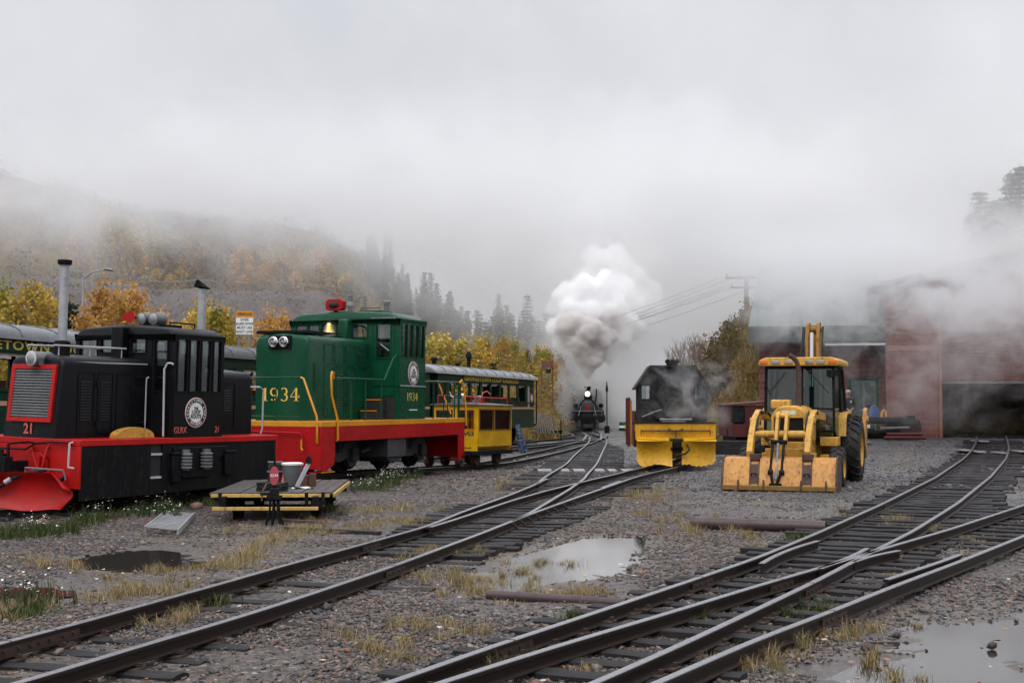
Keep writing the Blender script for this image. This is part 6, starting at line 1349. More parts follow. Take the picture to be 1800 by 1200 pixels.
ry = np.exp(np.arange(math.log(54), math.log(520), .011)); ru = np.linspace(-.62, .62, 300); YH, UH = np.meshgrid(ry, ru, indexing='ij'); XH = UH*YH; ZH = hill_z(XH, YH)
nr, nc = XH.shape; idx = np.arange(nr*nc).reshape(nr, nc); FH = np.stack([idx[:-1, :-1], idx[:-1, 1:], idx[1:, 1:], idx[1:, :-1]], -1).reshape(-1, 4)
rock = ss(112, 115, YH)*(1-ss(129, 132, YH))*(1-ss(-.13, -.09, UH)); tan = np.clip(ss(.45, .6, fbm(XH*.09, YH*.09, 4, 80))+(UH < -.27)*.6*ss(100, 110, YH)+ss(.1, .2, UH)+(np.abs(UH-.01) < .06)*(YH < 112), 0, 1)
gmask = ss(.5, .62, fbm(XH*.2, YH*.2, 4, 82))
hm = NT('hillside'); v = hm.coord(); at_ = hm.n('VertexColor', layer_name='Col'); sp = hm.n('SeparateColor'); hm.l(at_.outputs[0], sp.inputs[0])
n1 = hm.noise(.35, 8, .7, v); n2 = hm.noise(1.6, 8, .75, v)
scrub = hm.ramp(hm.mix(.5, n1, n2), [(.38, (.065,.050,.040)), (.5, (.14,.10,.075)), (.62, (.25,.185,.11))]); grass = hm.ramp(n2, [(.35, (.10,.065,.025)), (.5, (.22,.145,.055)), (.66, (.33,.24,.10))])
grass = hm.mix(hm.math('MULTIPLY', sp.outputs[2], hm.ramp(n1, [(.4, 0.0), (.6, .8)]), True), grass, (.08,.085,.028))
rk_ = hm.ramp(n2, [(.35, (.11,.085,.085)), (.5, (.165,.135,.13)), (.66, (.22,.19,.18))])
hm.set(Base_Color=hm.mix(sp.outputs[0], hm.mix(sp.outputs[1], scrub, grass), rk_), Roughness=.9); hm.p.inputs['Specular IOR Level'].default_value = .1; hm.bump(n2, .8, .6)
tag(npmesh('hillside', np.stack([XH, YH, ZH], -1).reshape(-1, 3), FH, hm.m, np.stack([rock, tan, gmask], -1).reshape(-1, 3), smooth=True), kind='structure')
# guard-rail line on the highway embankment
mb = MB(); pts = [(x, 131.5, float(hill_z(x, 131.5))+.75) for x in np.linspace(-47, -17, 40)]; mb.tube(pts, .06, 5); gr_ = mb.build('guard_rail', M_grey); tag(gr_, 'thin grey guard rail along the top of the rocky highway embankment', 'guard rail')
# ================================================================= TREES
def leafmesh(name, P, size, colr, mat, droop=0.0, nrm=None):
    n = len(P); a = rng.normal(0, 1, (n, 3)); a /= np.linalg.norm(a, axis=1)[:, None]; b = rng.normal(0, 1, (n, 3)); b -= a*(a*b).sum(1)[:, None]; b /= np.linalg.norm(b, axis=1)[:, None]
    s = size[:, None]; q = np.stack([P-a*s, P-b*s*.6, P+a*s, P+b*s*.6], 1)
    return npmesh(name, q.reshape(-1, 3), np.arange(n*4).reshape(-1, 4), mat, np.repeat(colr, 4, 0))
lm = NT('foliage'); vc = lm.n('VertexColor', layer_name='Col'); oi = lm.n('ObjectInfo'); hv = lm.n('HueSaturation'); lm.l(vc.outputs[0], hv.inputs['Color'])
lm.l(lm.math('ADD', lm.math('MULTIPLY', oi.outputs['Random'], .5), .75), hv.inputs['Value']); lm.set(Base_Color=hv.outputs[0], Roughness=.7); lm.p.inputs['Specular IOR Level'].default_value = .15
tl = lm.n('BsdfTranslucent'); lm.l(hv.outputs[0], tl.inputs['Color']); ms = lm.n('MixShader'); ms.inputs[0].default_value = .3; lm.l(lm.p.outputs[0], ms.inputs[1]); lm.l(tl.outputs[0], ms.inputs[2]); lm.l(ms.outputs[0], lm.out.inputs['Surface'])
M_bark = NT('pale_bark').set(Base_Color=(.22,.20,.17), Roughness=.8).m; M_barkd = NT('dark_bark').set(Base_Color=(.045,.035,.028), Roughness=.9).m
def trunk_mb(H, r, limbs, seed):
    random.seed(seed); mb = MB(); pts = [(random.gauss(0, .02)*i, random.gauss(0, .02)*i, H*i/6) for i in range(7)]; mb.tube(pts, [r*(1-.13*i) for i in range(7)], 7); tips = []
    for k in range(limbs):
        z = H*(.25+.65*k/limbs); a = random.uniform(0, 6.28); Lb = H*.24*(1.15-z/H)*random.uniform(.7, 1.3)+.2; p = [(0, 0, z), (math.cos(a)*Lb*.5, math.sin(a)*Lb*.5, z+Lb*.45), (math.cos(a)*Lb, math.sin(a)*Lb, z+Lb*1.0)]
        mb.tube(p, [r*.35, r*.22, r*.08], 5); tips.append(p[2])
    return mb, tips
def aspen(name, label, cat, pal, H=6.0, W=1.5, seed=1, nl=2600, sz=.12, loc=(0, 0, 0), group=None):
    mb, tips = trunk_mb(H, .09*H/6, 16, seed); r_ = np.random.default_rng(seed)
    cl = []; m = 34
    for i in range(m):
        q = (i+.5)/m; z = H*(.18+.82*q); rr = W*(math.sin(math.pi*min(1, (.12+.88*q))**.75)**.8)*r_.uniform(.35, 1.0); a = i*2.4+r_.uniform(-.5, .5); cl.append((rr*math.cos(a), rr*math.sin(a), z, r_.uniform(.28, .52)*W*.62))
    cl = np.array(cl); i = r_.integers(0, m, nl); P = cl[i, :3]+r_.normal(0, 1, (nl, 3))*cl[i, 3][:, None]*np.array([.55, .55, .75])
    base = np.array(pal)[r_.choice(len(pal), m)][i]; c = base*r_.uniform(.75, 1.25, (nl, 1))
    t = empty(name, label, cat, loc, 0, group); mb.build('trunk', M_bark, t); cr_ = leafmesh('crown', P, r_.uniform(.5, 1.2, nl)*sz, c, lm.m); cr_.parent = t; return t
def conifer(name, label, cat, pal, H=8.0, W=1.6, seed=1, loc=(0, 0, 0), group=None, dens=1.0, gap=0.0):
    r_ = np.random.default_rng(seed); t = empty(name, label, cat, loc, 0, group); mb = MB(); mb.tube([(0, 0, 0), (0, 0, H*.5), (0, 0, H*.98)], [.018*H, .011*H, .003*H], 7); P = []; C = []
    nw = int(H*2.6)
    for k in range(nw):
        z = H*(.08+.90*k/nw); R0 = W*(1-((z/H)-.05))**.85*r_.uniform(.75, 1.15); nb = int(7*dens+2)
        for j in range(nb):
            if r_.random() < gap: continue
            a = r_.uniform(0, 6.28); Lb = R0*r_.uniform(.65, 1.1); mb.tube([(0, 0, z), (math.cos(a)*Lb*.9, math.sin(a)*Lb*.9, z-Lb*.16+.10)], [.012, .004], 4, cap=False)
            n = int(11*dens+5); tt = r_.uniform(.15, 1, n); sp_ = (1-tt*.6)*.13*W
            x = math.cos(a)*Lb*tt+r_.normal(0, 1, n)*sp_; y = math.sin(a)*Lb*tt+r_.normal(0, 1, n)*sp_; zz = z-Lb*tt*.22+.12*tt*tt+r_.normal(0, .05, n); P.append(np.stack([x, y, zz], -1)); C.append(np.tile(np.array(pal[r_.integers(len(pal))])*r_.uniform(.7, 1.3), (n, 1)))
    P = np.concatenate(P); C = np.concatenate(C); mb.build('trunk', M_barkd, t, recalc=False); cr_ = leafmesh('crown', P, r_.uniform(.06, .13, len(P))*(.6+W*.35), C, lm.m); cr_.parent = t; return t
YE = [(.50,.33,.06), (.60,.42,.10), (.42,.28,.06), (.34,.29,.07)]; OR = [(.50,.27,.06), (.58,.34,.09), (.38,.20,.05)]; YG = [(.24,.25,.035), (.36,.28,.04), (.14,.17,.03)]; PN = [(.030,.050,.030), (.042,.062,.036), (.022,.040,.026)]; PB = [(.030,.048,.036), (.05,.07,.05)]
def put(T, px, topy, Y, hgt, copy=True, label=None, base=None):
    """stand tree T so its top reaches the photo row topy at distance Y"""
    p = at(px, topy, Y); bz = float(max(hill_z(p[0], Y), hh(p[0], Y)))-.1 if base is None else base
    o = copy_tree(T) if copy else T; o.location = (p[0], Y, bz); s = max(.25, (p[2]-bz)/hgt); o.scale = (s*random.uniform(.85, 1.15), s*random.uniform(.85, 1.15), s); o.rotation_euler = (0, 0, random.uniform(0, 6.28))
    if label: o['label'] = label
    return o
random.seed(12)
gL = 'autumn trees behind the black locomotive'
A1 = aspen('aspen_tree', 'green and yellow aspen at the left edge beyond the coaches', 'tree', YG, 7, 1.9, 1, group=gL); put(A1, 8, 512, 80, 7, False)
A2 = aspen('aspen_tree', 'broad yellow aspen beyond the coaches, left of the tall exhaust stack', 'tree', YE, 7, 2.2, 2, 3400, group=gL); put(A2, 55, 510, 78, 7, False)
A3 = aspen('aspen_tree', 'orange autumn tree behind the black locomotive cab', 'tree', OR, 7, 1.9, 3, group=gL); put(A3, 182, 512, 84, 7, False)
C1 = conifer('spruce_tree', 'dark spruce beside the tall exhaust stack of the black locomotive', 'tree', PB, 8, 1.9, 5); put(C1, 122, 524, 80, 8, False)
for T, px, ty, Y, lb in ((A2, 78, 525, 82, 'yellow aspen just left of the exhaust stack, behind the broad one'), (A3, 205, 530, 82, 'orange tree right of the lamp post'), (A3, 232, 515, 88, 'orange tree above the red horns'), (A3, 150, 555, 76, 'low orange tree at the foot of the lamp post'), (A2, 355, 540, 78, 'yellow tree above the right end of the black cab roof'), (A1, 378, 550, 74, 'yellow green tree left of the short exhaust stack'), (A2, 395, 553, 80, 'yellow tree hidden partly by the short exhaust stack'), (A3, 470, 562, 84, 'orange tree right of the lane sign'), (A3, 496, 560, 80, 'orange tree at the left shoulder of the green hood'), (A2, 342, 560, 84, 'yellow tree over the middle of the black cab roof'), (A3, 262, 560, 80, 'orange tree behind the roof lamps'), (A3, 290, 566, 86, 'small orange tree behind the black cab roof')):
    put(T, px, ty, Y, 7, True, lb)
gM = 'trees along the highway on the hill'; lb = 'small autumn tree along the foggy highway above the embankment'
M1 = aspen('roadside_tree', lb, 'tree', YE, 4, 1.0, 7, 900, .12, group=gM); M2 = aspen('roadside_tree', lb, 'tree', OR, 4, 1.2, 8, 900, .12, group=gM); M3 = aspen('roadside_tree', lb, 'tree', [(.09,.07,.035), (.16,.12,.05)], 4, 1.3, 9, 800, .12, group=gM)
put(M1, 165, 462, 136, 4, False); put(M2, 182, 470, 137, 4, False); put(M3, 118, 478, 134, 4, False)
for k in range(46):
    px = random.uniform(100, 640); T = random.choice((M1, M1, M2, M2, M3)); Y = random.uniform(133, 137) if px < 260 else random.uniform(134, 152); p = at(px, 500, Y); bz = float(hill_z(p[0], Y)); o = copy_tree(T); s = random.uniform(.5, 1.25)*(1.3 if px < 240 else 1); o.location = (p[0], Y, bz-.1); o.scale = (s*random.uniform(.9, 1.5), s*1.2, s*(1.25 if px < 240 else .8)); o.rotation_euler = (0, 0, random.uniform(0, 6))
gA = 'aspens beyond the lettered coach'; lb = 'golden aspen in the row beyond the lettered passenger coach'
B1 = aspen('golden_aspen', lb, 'tree', YE, 6, 1.35, 11, 1500, .13, group=gA); B2 = aspen('golden_aspen', lb, 'tree', OR+YE, 6, 1.5, 12, 1500, .13, group=gA); B3 = aspen('golden_aspen', lb, 'tree', YE+YG, 6, 1.2, 13, 1500, .13, group=gA)
put(B1, 760, 594, 112, 6, False); put(B2, 775, 600, 110, 6, False); put(B3, 790, 602, 108, 6, False)
for k in range(52):
    px = random.uniform(735, 985); put(random.choice((B1, B2, B3)), px, 600+random.uniform(-6, 22)+max(0, (px-900))*.30, random.uniform(98, 128), 6)
for px, ty in ((905, 620), (925, 632), (945, 640)): pass
gP = 'pine forest on the foggy slope'; lb = 'dark pine in the forest on the foggy slope'
D = [conifer('pine_tree', lb, 'tree', PN, 9, 1.9, 20+k, group=gP, dens=.75) for k in range(4)]
for k, T in enumerate(D): put(T, 800+40*k, 540, 150, 9, False)
for k in range(230):
    px = random.uniform(640, 1010); Y = random.uniform(128, 235); p = at(px, 500, Y); x = p[0]; o = copy_tree(random.choice(D)); s = random.uniform(.5, .95)*(1 if px > 740 else .7); o.location = (x, Y, float(hill_z(x, Y))-.3); o.scale = (s, s, s*random.uniform(.9, 1.25)); o.rotation_euler = (0, 0, random.uniform(0, 6))
K1 = aspen('juniper_tree', 'dark bushy juniper between the coach and the steaming locomotive', 'tree', [(.04,.06,.035), (.06,.075,.04), (.035,.045,.03)], 5, 1.7, 31, 3200, .13); put(K1, 980, 652, 106, 5, False)
put(K1, 958, 676, 100, 5, True, 'smaller juniper just right of the coach end, lower than its neighbour')
put(K1, 1000, 668, 112, 5, True, 'juniper whose top shows just left of the smoke column foot')
put(conifer('young_pine', 'small blue green young pine among the aspens above the coach roof', 'tree', PB, 4, 1.3, 33), 867, 632, 97, 4, False)
# right bank trees
put(conifer('frosted_pine', 'sparse grey green pine in the steam left of the shed roof, tallest of three', 'tree', [(.07,.085,.075), (.13,.14,.12), (.035,.045,.04)], 6, 2.0, 41, gap=.25), 1278, 560, 74, 6, False)
put(conifer('frosted_pine', 'dark pine close against the left edge of the shed roof', 'tree', [(.035,.045,.035), (.06,.07,.05)], 6, 1.7, 42, gap=.1), 1305, 572, 72, 6, False)
put(conifer('frosted_pine', 'thin small pine furthest left of the three on the bank', 'tree', [(.08,.09,.08), (.14,.15,.13)], 6, 1.4, 43, gap=.35), 1250, 588, 78, 6, False)
def bare(P, H, label, seed):
    random.seed(seed); t = empty('bare_tree', label, 'tree', P); mb = MB()
    def br(p, d, l, r, k):
        q = p+d*l; mb.tube([p, p.lerp(q, .5)+Vector((random.gauss(0, .03)*l, random.gauss(0, .03)*l, 0)), q], [r, r*.8, r*.6], 5, cap=False)
        if k == 0: return
        for _ in range(3): br(q if _ else p.lerp(q, .6), (d+Vector((random.gauss(0, .38), random.gauss(0, .38), .15))).normalized(), l*random.uniform(.6, .85), r*.6, k-1)
    for a in range(4): br(Vector((0, 0, 0)), Vector((random.gauss(0, .3), random.gauss(0, .3), 1)).normalized(), H*.34, .06, 4)
    mb.build('branches', NT('twig_brown').set(Base_Color=(.16,.11,.08), Roughness=.9).m, t, recalc=False)
p = at(1212, 690, 80); bare((p[0], 80, float(hill_z(p[0], 80))), 4.6, 'leafless shrubby tree rising behind the plow engine cab', 5)
p = at(1238, 690, 76); bare((p[0], 76, float(hill_z(p[0], 76))), 3.4, 'lower leafless shrub just right of the bare tree', 8)
# scrub, bank grass
def scrubfield(name, n, box, sz, pal, q=44, spread=.5, lf_=1.0):
    X = rng.uniform(box[0], box[1], n); Y = rng.uniform(box[2], box[3], n); X = X*Y if box[4] else X; Z = hill_z(X, Y); k = Z > hh(X, Y)+.1; X, Y, Z = X[k], Y[k], Z[k]; n = len(X); s = rng.lognormal(math.log(sz), .35, n)
    P = np.repeat(np.stack([X, Y, Z], -1), q, 0)+np.clip(rng.normal(0, 1, (n*q, 3)), -1.7, 1.7)*np.repeat(s, q)[:, None]*np.array([spread, spread, .35]); P[:, 2] += np.repeat(s, q)*.35
    c = np.array(pal)[rng.choice(len(pal), n)]; return tag(leafmesh(name, P, np.repeat(s, q)*rng.uniform(.05, .12, n*q)*lf_, np.repeat(c, q, 0)*rng.uniform(.7, 1.3, (n*q, 1)), lm.m), kind='stuff')
scrubfield('hill_scrub', 2600, (-.42, -.05, 108, 230, True), 1.1, [(.08,.06,.05), (.11,.08,.06), (.15,.11,.06), (.08,.08,.05), (.20,.15,.08)])
scrubfield('bank_scrub', 900, (.13, .24, 56, 95, True), .55, [(.22,.15,.06), (.16,.11,.05), (.12,.11,.04), (.28,.17,.07), (.20,.10,.04)])
scrubfield('bank_bush', 60, (.135, .168, 61, 70, True), .9, [(.09,.075,.035), (.12,.09,.04)], 500, .42, .7)
scrubfield('slope_scrub', 500, (-.01, .05, 72, 100, True), .5, [(.26,.18,.06), (.20,.13,.05), (.30,.22,.09)])
def bankgrass(name, n, u0, u1, y0, y1, h, pal):
    Y = rng.uniform(y0, y1, n); X = rng.uniform(u0, u1, n)*Y; k = hill_z(X, Y) > hh(X, Y)+.05; X, Y = X[k], Y[k]; n = len(X); return tag(blades(name, X, Y, rng.uniform(.4, 1, n)*h, rng.uniform(.1, .6, n), rng.uniform(.008, .02, n), np.array(pal)[rng.choice(len(pal), n)]*rng.uniform(.7, 1.25, (n, 1)), M_blade, zfun=hill_z), kind='stuff')
bankgrass('bank_grass', 26000, .125, .20, 56, 78, .45, [(.34,.24,.10), (.26,.18,.07), (.20,.13,.05), (.16,.15,.05)])
bankgrass('slope_grass', 22000, -.02, .05, 70, 92, .6, [(.36,.26,.09), (.28,.19,.06), (.22,.16,.06)])
# hillside trees top right and a cabin
p = at(1722, 336, 120); gT = 'conifers on the slope above the shed'
T1 = conifer('slope_pine', 'many-topped dark pine standing above the cabin roof', 'tree', [(.028,.04,.03), (.04,.055,.035)], 9, 2.3, 51, (p[0], 120, p[2]-9.2), gap=.3)
for c_ in T1.children: pass
T1.scale = (1.15, 1.15, 1.05)
for px, ty, Y, lb in ((1745, 350, 124, 'pale small pine right of the many-topped one'), (1776, 300, 122, 'slim dark pine near the upper right corner'), (1792, 289, 118, 'tallest dark pine at the right edge'), (1708, 372, 122, 'low pine at the left foot of the many-topped one'), (1760, 355, 124, 'small pine over the cabin ridge')):
    q = at(px, ty, Y); copy_tree(T1, None, (q[0], Y, q[2]-(10.2 if ty < 310 else 8.4)), random.uniform(0, 6), (1.1, 1.1, 1.15 if ty < 310 else .95), lb)
c = at(1752, 402, 112); t = empty('cabin', 'small cabin with a dark gabled roof half swallowed by cloud at upper right', 'cabin', (c[0], 112, c[2]-.7), -.5); t.scale = (.62, .62, .62)
MB().box((-1.4, -1.2, -2.2), (1.4, 1.2, .9)).build('wall', M_marn, t); MB().prism([(-1.7, .85), (0, 2.0), (1.7, .85), (1.7, 1.0), (0, 2.2), (-1.7, 1.0)], 'y', -1.5, 1.5).build('roof', M_greend, t)
MB().box((-.5, -1.25, -.6), (.3, -1.2, .3)).build('window', M_dark, t)
# ================================================================= ENGINE SHED
br_ = NT('red_block_wall'); v = br_.coord(); mp = br_.n('Mapping'); mp.inputs['Rotation'].default_value = (math.pi/2, 0, 0); br_.l(v, mp.inputs['Vector'])
bk = br_.n('TexBrick'); bk.offset = .5; bk.inputs['Scale'].default_value = 1.0; bk.inputs['Brick Width'].default_value = .40; bk.inputs['Row Height'].default_value = .20; bk.inputs['Mortar Size'].default_value = .008
bk.inputs['Color1'].default_value = (.13,.036,.026,1); bk.inputs['Color2'].default_value = (.20,.062,.043,1); bk.inputs['Mortar'].default_value = (.22,.15,.13,1)
sx_ = br_.n('SeparateXYZ'); br_.l(v, sx_.inputs[0]); cb_ = br_.n('CombineXYZ'); br_.l(sx_.outputs[0], cb_.inputs[0]); br_.l(sx_.outputs[2], cb_.inputs[1]); br_.l(cb_.outputs[0], bk.inputs['Vector'])
br_.set(Base_Color=br_.mix(br_.ramp(br_.noise(.8, 6, .65, v), [(.4, 0.0), (.75, .6)]), bk.outputs['Color'], (.06,.035,.032)), Roughness=.7); br_.bump(bk.outputs['Fac'], -.4, .01)
SX0, SAL = (1333-900)/2400*53, rad(12)
M_fascia = NT('dark_fascia').set(Base_Color=(.035,.045,.042), Roughness=.6).m
sh = empty('engine_shed', 'red block engine shed with green metal roof and a big open doorway on the right', 'shed', (SX0, 53, 0), -SAL)
def X(px, Y=53):                                # distance along the shed front where the photo column meets it
    u = (px-900)/2400; Y0 = 53+(Y-53)/math.cos(SAL); return (Y0*u-SX0)/(math.cos(SAL)+u*math.sin(SAL))
def Zp(py, Y=53): return at(900, py, Y)[2]
yb_, zt_ = 7.5, Zp(464, 60.5)
x0, x1, x2, x3 = X(1333), X(1557), X(1655), X(1860)
zo = Zp(672); ze = Zp(578)
mb = MB(); mb.holed('y', 0, .3, (x1, -.3, 21, 6.2), [(x2, -.31, x3, zo+1.9)]); mb.prism([(x1, 6.2), (21, 6.2), (12.6, 7.9)], 'y', 0, .3); mb.box((x1, .3, -.3), (x1+.3, 16, 6.2)); mb.build('wall', br_.m, sh, smooth=False)
mb = MB(); mb.holed('y', .9, 1.2, (x0, -.3, x1-.002, ze+.1), [(X(1486, 54), .35, X(1529, 54), Zp(668, 54))]); mb.box((x0, 1.2, -.3), (x0+.3, 9, ze)); mb.build('wall', br_.m, sh, smooth=False)
MB().box((x1+.01, -.012, Zp(618)), (x2-.12, -.001, Zp(609))).build('block_course', NT('pale_block_course').set(Base_Color=(.24,.13,.105), Roughness=.7).m, sh, smooth=False)
cor = MB(); n = 24
for i in range(n): z = zo+1.9*i/n; cor.prism([(.14, z), (.06, z+.028), (.06, z+.052), (.14, z+.079)], 'x', x2, x3)
cor.build('roll_up_door', paint('door_red', (.20,.065,.045), .5, .4, (.08,.03,.025), coat=.05), sh, smooth=False)
MB().box((x2, .05, zo-.06), (x3, .16, zo)).build('door_edge', M_grey, sh)
MB().tube([(x2-.06, -.08, .2), (x2-.06, -.08, 5.0)], .07, 12).build('door_post', paint('rusty_post', (.24,.09,.05), .55, .5, (.10,.04,.03), rust=.5), sh)
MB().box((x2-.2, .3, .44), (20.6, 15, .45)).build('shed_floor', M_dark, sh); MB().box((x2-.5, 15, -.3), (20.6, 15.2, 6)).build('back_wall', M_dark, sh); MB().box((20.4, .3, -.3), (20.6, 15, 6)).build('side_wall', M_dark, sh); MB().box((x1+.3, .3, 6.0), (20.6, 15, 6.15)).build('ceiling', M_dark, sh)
MB().prism([(1.2, ze), (yb_, zt_), (14.3, ze)], 'x', x0+.05, x0+.15).build('gable_panel', M_greend, sh)
rm = NT('green_metal_roof'); rm.set(Base_Color=rm.mix(rm.noise(2, 5, .6, rm.coord()), (.06,.085,.075), (.10,.13,.118)), Roughness=.35, Metallic=.2)
mb = MB(); yb = 7.5; zt = Zp(464, 60.5)
mb.add([(x0-.35, -.35, ze), (x1-.01, -.35, ze), (x1-.01, yb, zt), (x0-.1, yb, zt), (x0-.35, -.35, ze+.08), (x1-.01, -.35, ze+.08), (x1-.01, yb, zt+.08), (x0-.1, yb, zt+.08)], [(0,3,2,1),(4,5,6,7),(0,1,5,4),(1,2,6,5),(2,3,7,6),(3,0,4,7)])
rf = mb.build('roof', rm.m, sh, smooth=False)
mb = MB(); [mb.bar((x, -.35, ze+.10), (x, yb, zt+.10), .03, .05) for x in np.arange(x0, x1-.1, .42)]; mb.build('roof_seam', rm.m, rf)
mb = MB(); mb.add([(x0-.1, yb, zt), (x1, yb, zt), (x1, 14.5, ze), (x0, 14.5, ze), (x0-.1, yb, zt+.08), (x1, yb, zt+.08), (x1, 14.5, ze+.08), (x0, 14.5, ze+.08)], [(0,3,2,1),(4,5,6,7),(0,1,5,4),(1,2,6,5),(2,3,7,6),(3,0,4,7)]); mb.build('roof', rm.m, sh, smooth=False)
MB().box((x0-.35, -.38, Zp(603)), (x1-.01, -.30, ze-.001)).build('fascia', M_fascia, sh); MB().box((X(1450), -.42, Zp(609)), (x1-.02, -.34, Zp(605))).build('gutter', M_lgrey, sh)
for s in (-1, 1):
    xa, xb = (x1-.6, 12.6) if s < 0 else (12.6, 21.6); za, zb_ = (6.05, 8.0) if s < 0 else (8.0, 6.05)
    MB().add([(xa, -.6, za), (xb, -.6, zb_), (xb, 15.5, zb_), (xa, 15.5, za), (xa, -.6, za+.14), (xb, -.6, zb_+.14), (xb, 15.5, zb_+.14), (xa, 15.5, za+.14)], [(0,3,2,1),(4,5,6,7),(0,1,5,4),(1,2,6,5),(2,3,7,6),(3,0,4,7)]).build('roof', rm.m, sh, smooth=False)
a, b, za, zb_ = X(1486, 54), X(1529, 54), .45, Zp(668, 54)
dm = MB(); dm.box((a-.10, .84, za), (a, 1.0, zb_+.10)); dm.box((b, .84, za), (b+.10, 1.0, zb_+.10)); dm.box((a, .84, zb_), (b, 1.0, zb_+.10)); dr = dm.build('door_frame', M_green, sh, bevel=.01)
mb = MB(); mb.holed('y', .92, .97, (a, za, b, zb_), [(a+.06, za+.15, (a+b)/2-.03, zb_-.08), ((a+b)/2+.05, za+.15, b-.06, zb_-.08)]); dd = mb.build('door', M_grey, sh); MB().box((a, .945, za), (b, .95, zb_)).build('pane', M_glassd, dd); MB().tube([((a+b)/2+.1, .86, 1.45), ((a+b)/2-.12, .86, 1.45)], .018, 6).build('handle', M_lgrey, dd)
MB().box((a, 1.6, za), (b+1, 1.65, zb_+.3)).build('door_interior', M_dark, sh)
MB().box((X(1463, 54), .70, Zp(664, 54)), (X(1470, 54), .9, Zp(654, 54))).build('wall_lamp', M_lgrey, sh, bevel=.02)
# ================================================================= POLES, SIGNS, WIRES
def pole_thing(name, label, cat, P, H, r, mat, group=None):
    t = empty(name, label, cat, P, 0, group); MB().tube([(0, 0, 0), (0, 0, H)], [r, r*.7], 10).build('pole', mat, t); return t
M_pole = paint('weathered_pole', (.11,.09,.08), .8, .4, coat=0)
Y = 84; p = at(1312, 484, Y); bz = float(hill_z(p[0], Y)); up = pole_thing('utility_pole', 'tall utility pole fading into cloud left of the shed roof', 'pole', (p[0], Y, bz), p[2]-bz, .17, M_pole)
H = p[2]-bz; mb = MB(); mb.bar((-1.3, 0, H-.15), (1.3, .1, H-.15), .10, .12); mb.bar((-1.0, 0, H-.75), (1.0, .1, H-.75), .09, .11); mb.build('cross_arm', M_pole, up)
mb = MB(); [mb.cyl((x, .03, H-.1), (x, .03, H+.12), .045, 8) for x in (-1.2, -.4, .4, 1.2)]; [mb.cyl((x, .03, H-.7), (x, .03, H-.5), .04, 8) for x in (-.9, .9)]; mb.build('insulator', M_grey, up)
wm_ = NT('wire').set(Base_Color=(.05,.05,.05), Roughness=.6).m
q = at(700, 664, 165); pe = Vector(q); gW = 'power lines from the utility pole'
for i, (dx, dz) in enumerate(((-1.2, .12), (-.4, .12), (.4, .12), (1.2, .12), (-.9, -.5), (.9, -.5))):
    a = Vector((p[0]+dx, Y, p[2]+dz-.1)); b = pe+Vector((dx, 0, dz*1.5+1)); pts = []
    for k in range(25): s = k/24; c = a.lerp(b, s); c.z -= 2.2*4*s*(1-s)*.6; pts.append(c)
    tag(MB().tube(pts, .010, 4).build('power_line', wm_, recalc=False), 'thin power line running left from the utility pole into the smoke', 'wire', gW)
far = pole_thing('utility_pole', 'distant utility pole among the foggy pines where the power lines end', 'pole', (q[0], 165, float(hill_z(q[0], 165))), max(2, q[2]+1.2-float(hill_z(q[0], 165))), .16, M_pole)
Y = 100; p = at(146, 486, Y); lp = pole_thing('street_lamp', 'grey street lamp with one arm standing before the foggy hillside', 'street lamp', (p[0], Y, 0), p[2], .10, M_galv)
MB().tube([(0, 0, p[2]-.1), (.7, 0, p[2]+.35), (1.6, 0, p[2]+.55)], .05, 7).build('lamp_arm', M_galv, lp); MB().tube([(1.5, 0, p[2]+.52), (1.8, 0, p[2]+.54), (2.2, 0, p[2]+.45)], [.07, .13, .08], 8).build('lamp_head', M_grey, lp)
Y = 58; c = at(430, 567, Y); w2, h2 = 15/2400*Y, 20.5/2400*Y
t = empty('road_sign', 'lane sign with yellow VEHICLES panel above white text, behind the two diesel locomotives', 'sign', (c[0], Y, 0), .05)
MB().box((-w2, -.02, c[2]-h2), (w2, 0, c[2]+h2*.42)).build('sign_panel', M_white, t); MB().box((-w2, -.022, c[2]+h2*.46), (w2, .0, c[2]+h2)).build('top_panel', M_yorange, t)
for x in (-w2*.7, w2*.75): MB().box((x-.03, .01, -.2), (x+.03, .06, c[2]+h2*.2)).build('sign_post', M_grey, t)
text('VEHICLES', .155, M_embl, t, (0, -.026, c[2]+h2*.72), RS, 'lettering', sx=.95, bold=.004)
for i, s in enumerate(('OVER', '26,000 GVWR', 'MUST USE', 'RIGHT LANE')): text(s, .15, M_embl, t, (0, -.025, c[2]+h2*(.24-.34*i)), RS, 'lettering', sx=.82 if len(s) > 8 else .95, bold=.002)
Y = 92; c = at(962, 640, Y); t = empty('notice_board', 'brown notice board on posts below the golden aspens', 'sign', (c[0], Y, 0), 0)
MB().box((-.38, -.03, c[2]-.22), (.38, 0, c[2]+.22)).build('board', NT('brown_board').set(Base_Color=(.12,.035,.03), Roughness=.6).m, t); [MB().box((x-.04, .01, 1), (x+.04, .08, c[2]+.3)).build('post', M_wood, t) for x in (-.36, .36)]
MB().box((-.1, -.03, c[2]-.62), (.25, 0, c[2]-.32)).build('lower_board', M_greend, t)
mb = MB(); [mb.box((-.28, -.034, c[2]+z), (.28, -.031, c[2]+z+.03)) for z in (-.10, 0, .10)]; mb.build('faded_text', NT('faded_text').set(Base_Color=(.20,.10,.09), Roughness=.6).m, t, smooth=False)
Y = 88; p = at(1067, 762, Y); t = empty('switch_stand', 'thin tall switch stand just right of the steam locomotive', 'switch stand', (p[0], Y, p[2]), 0)
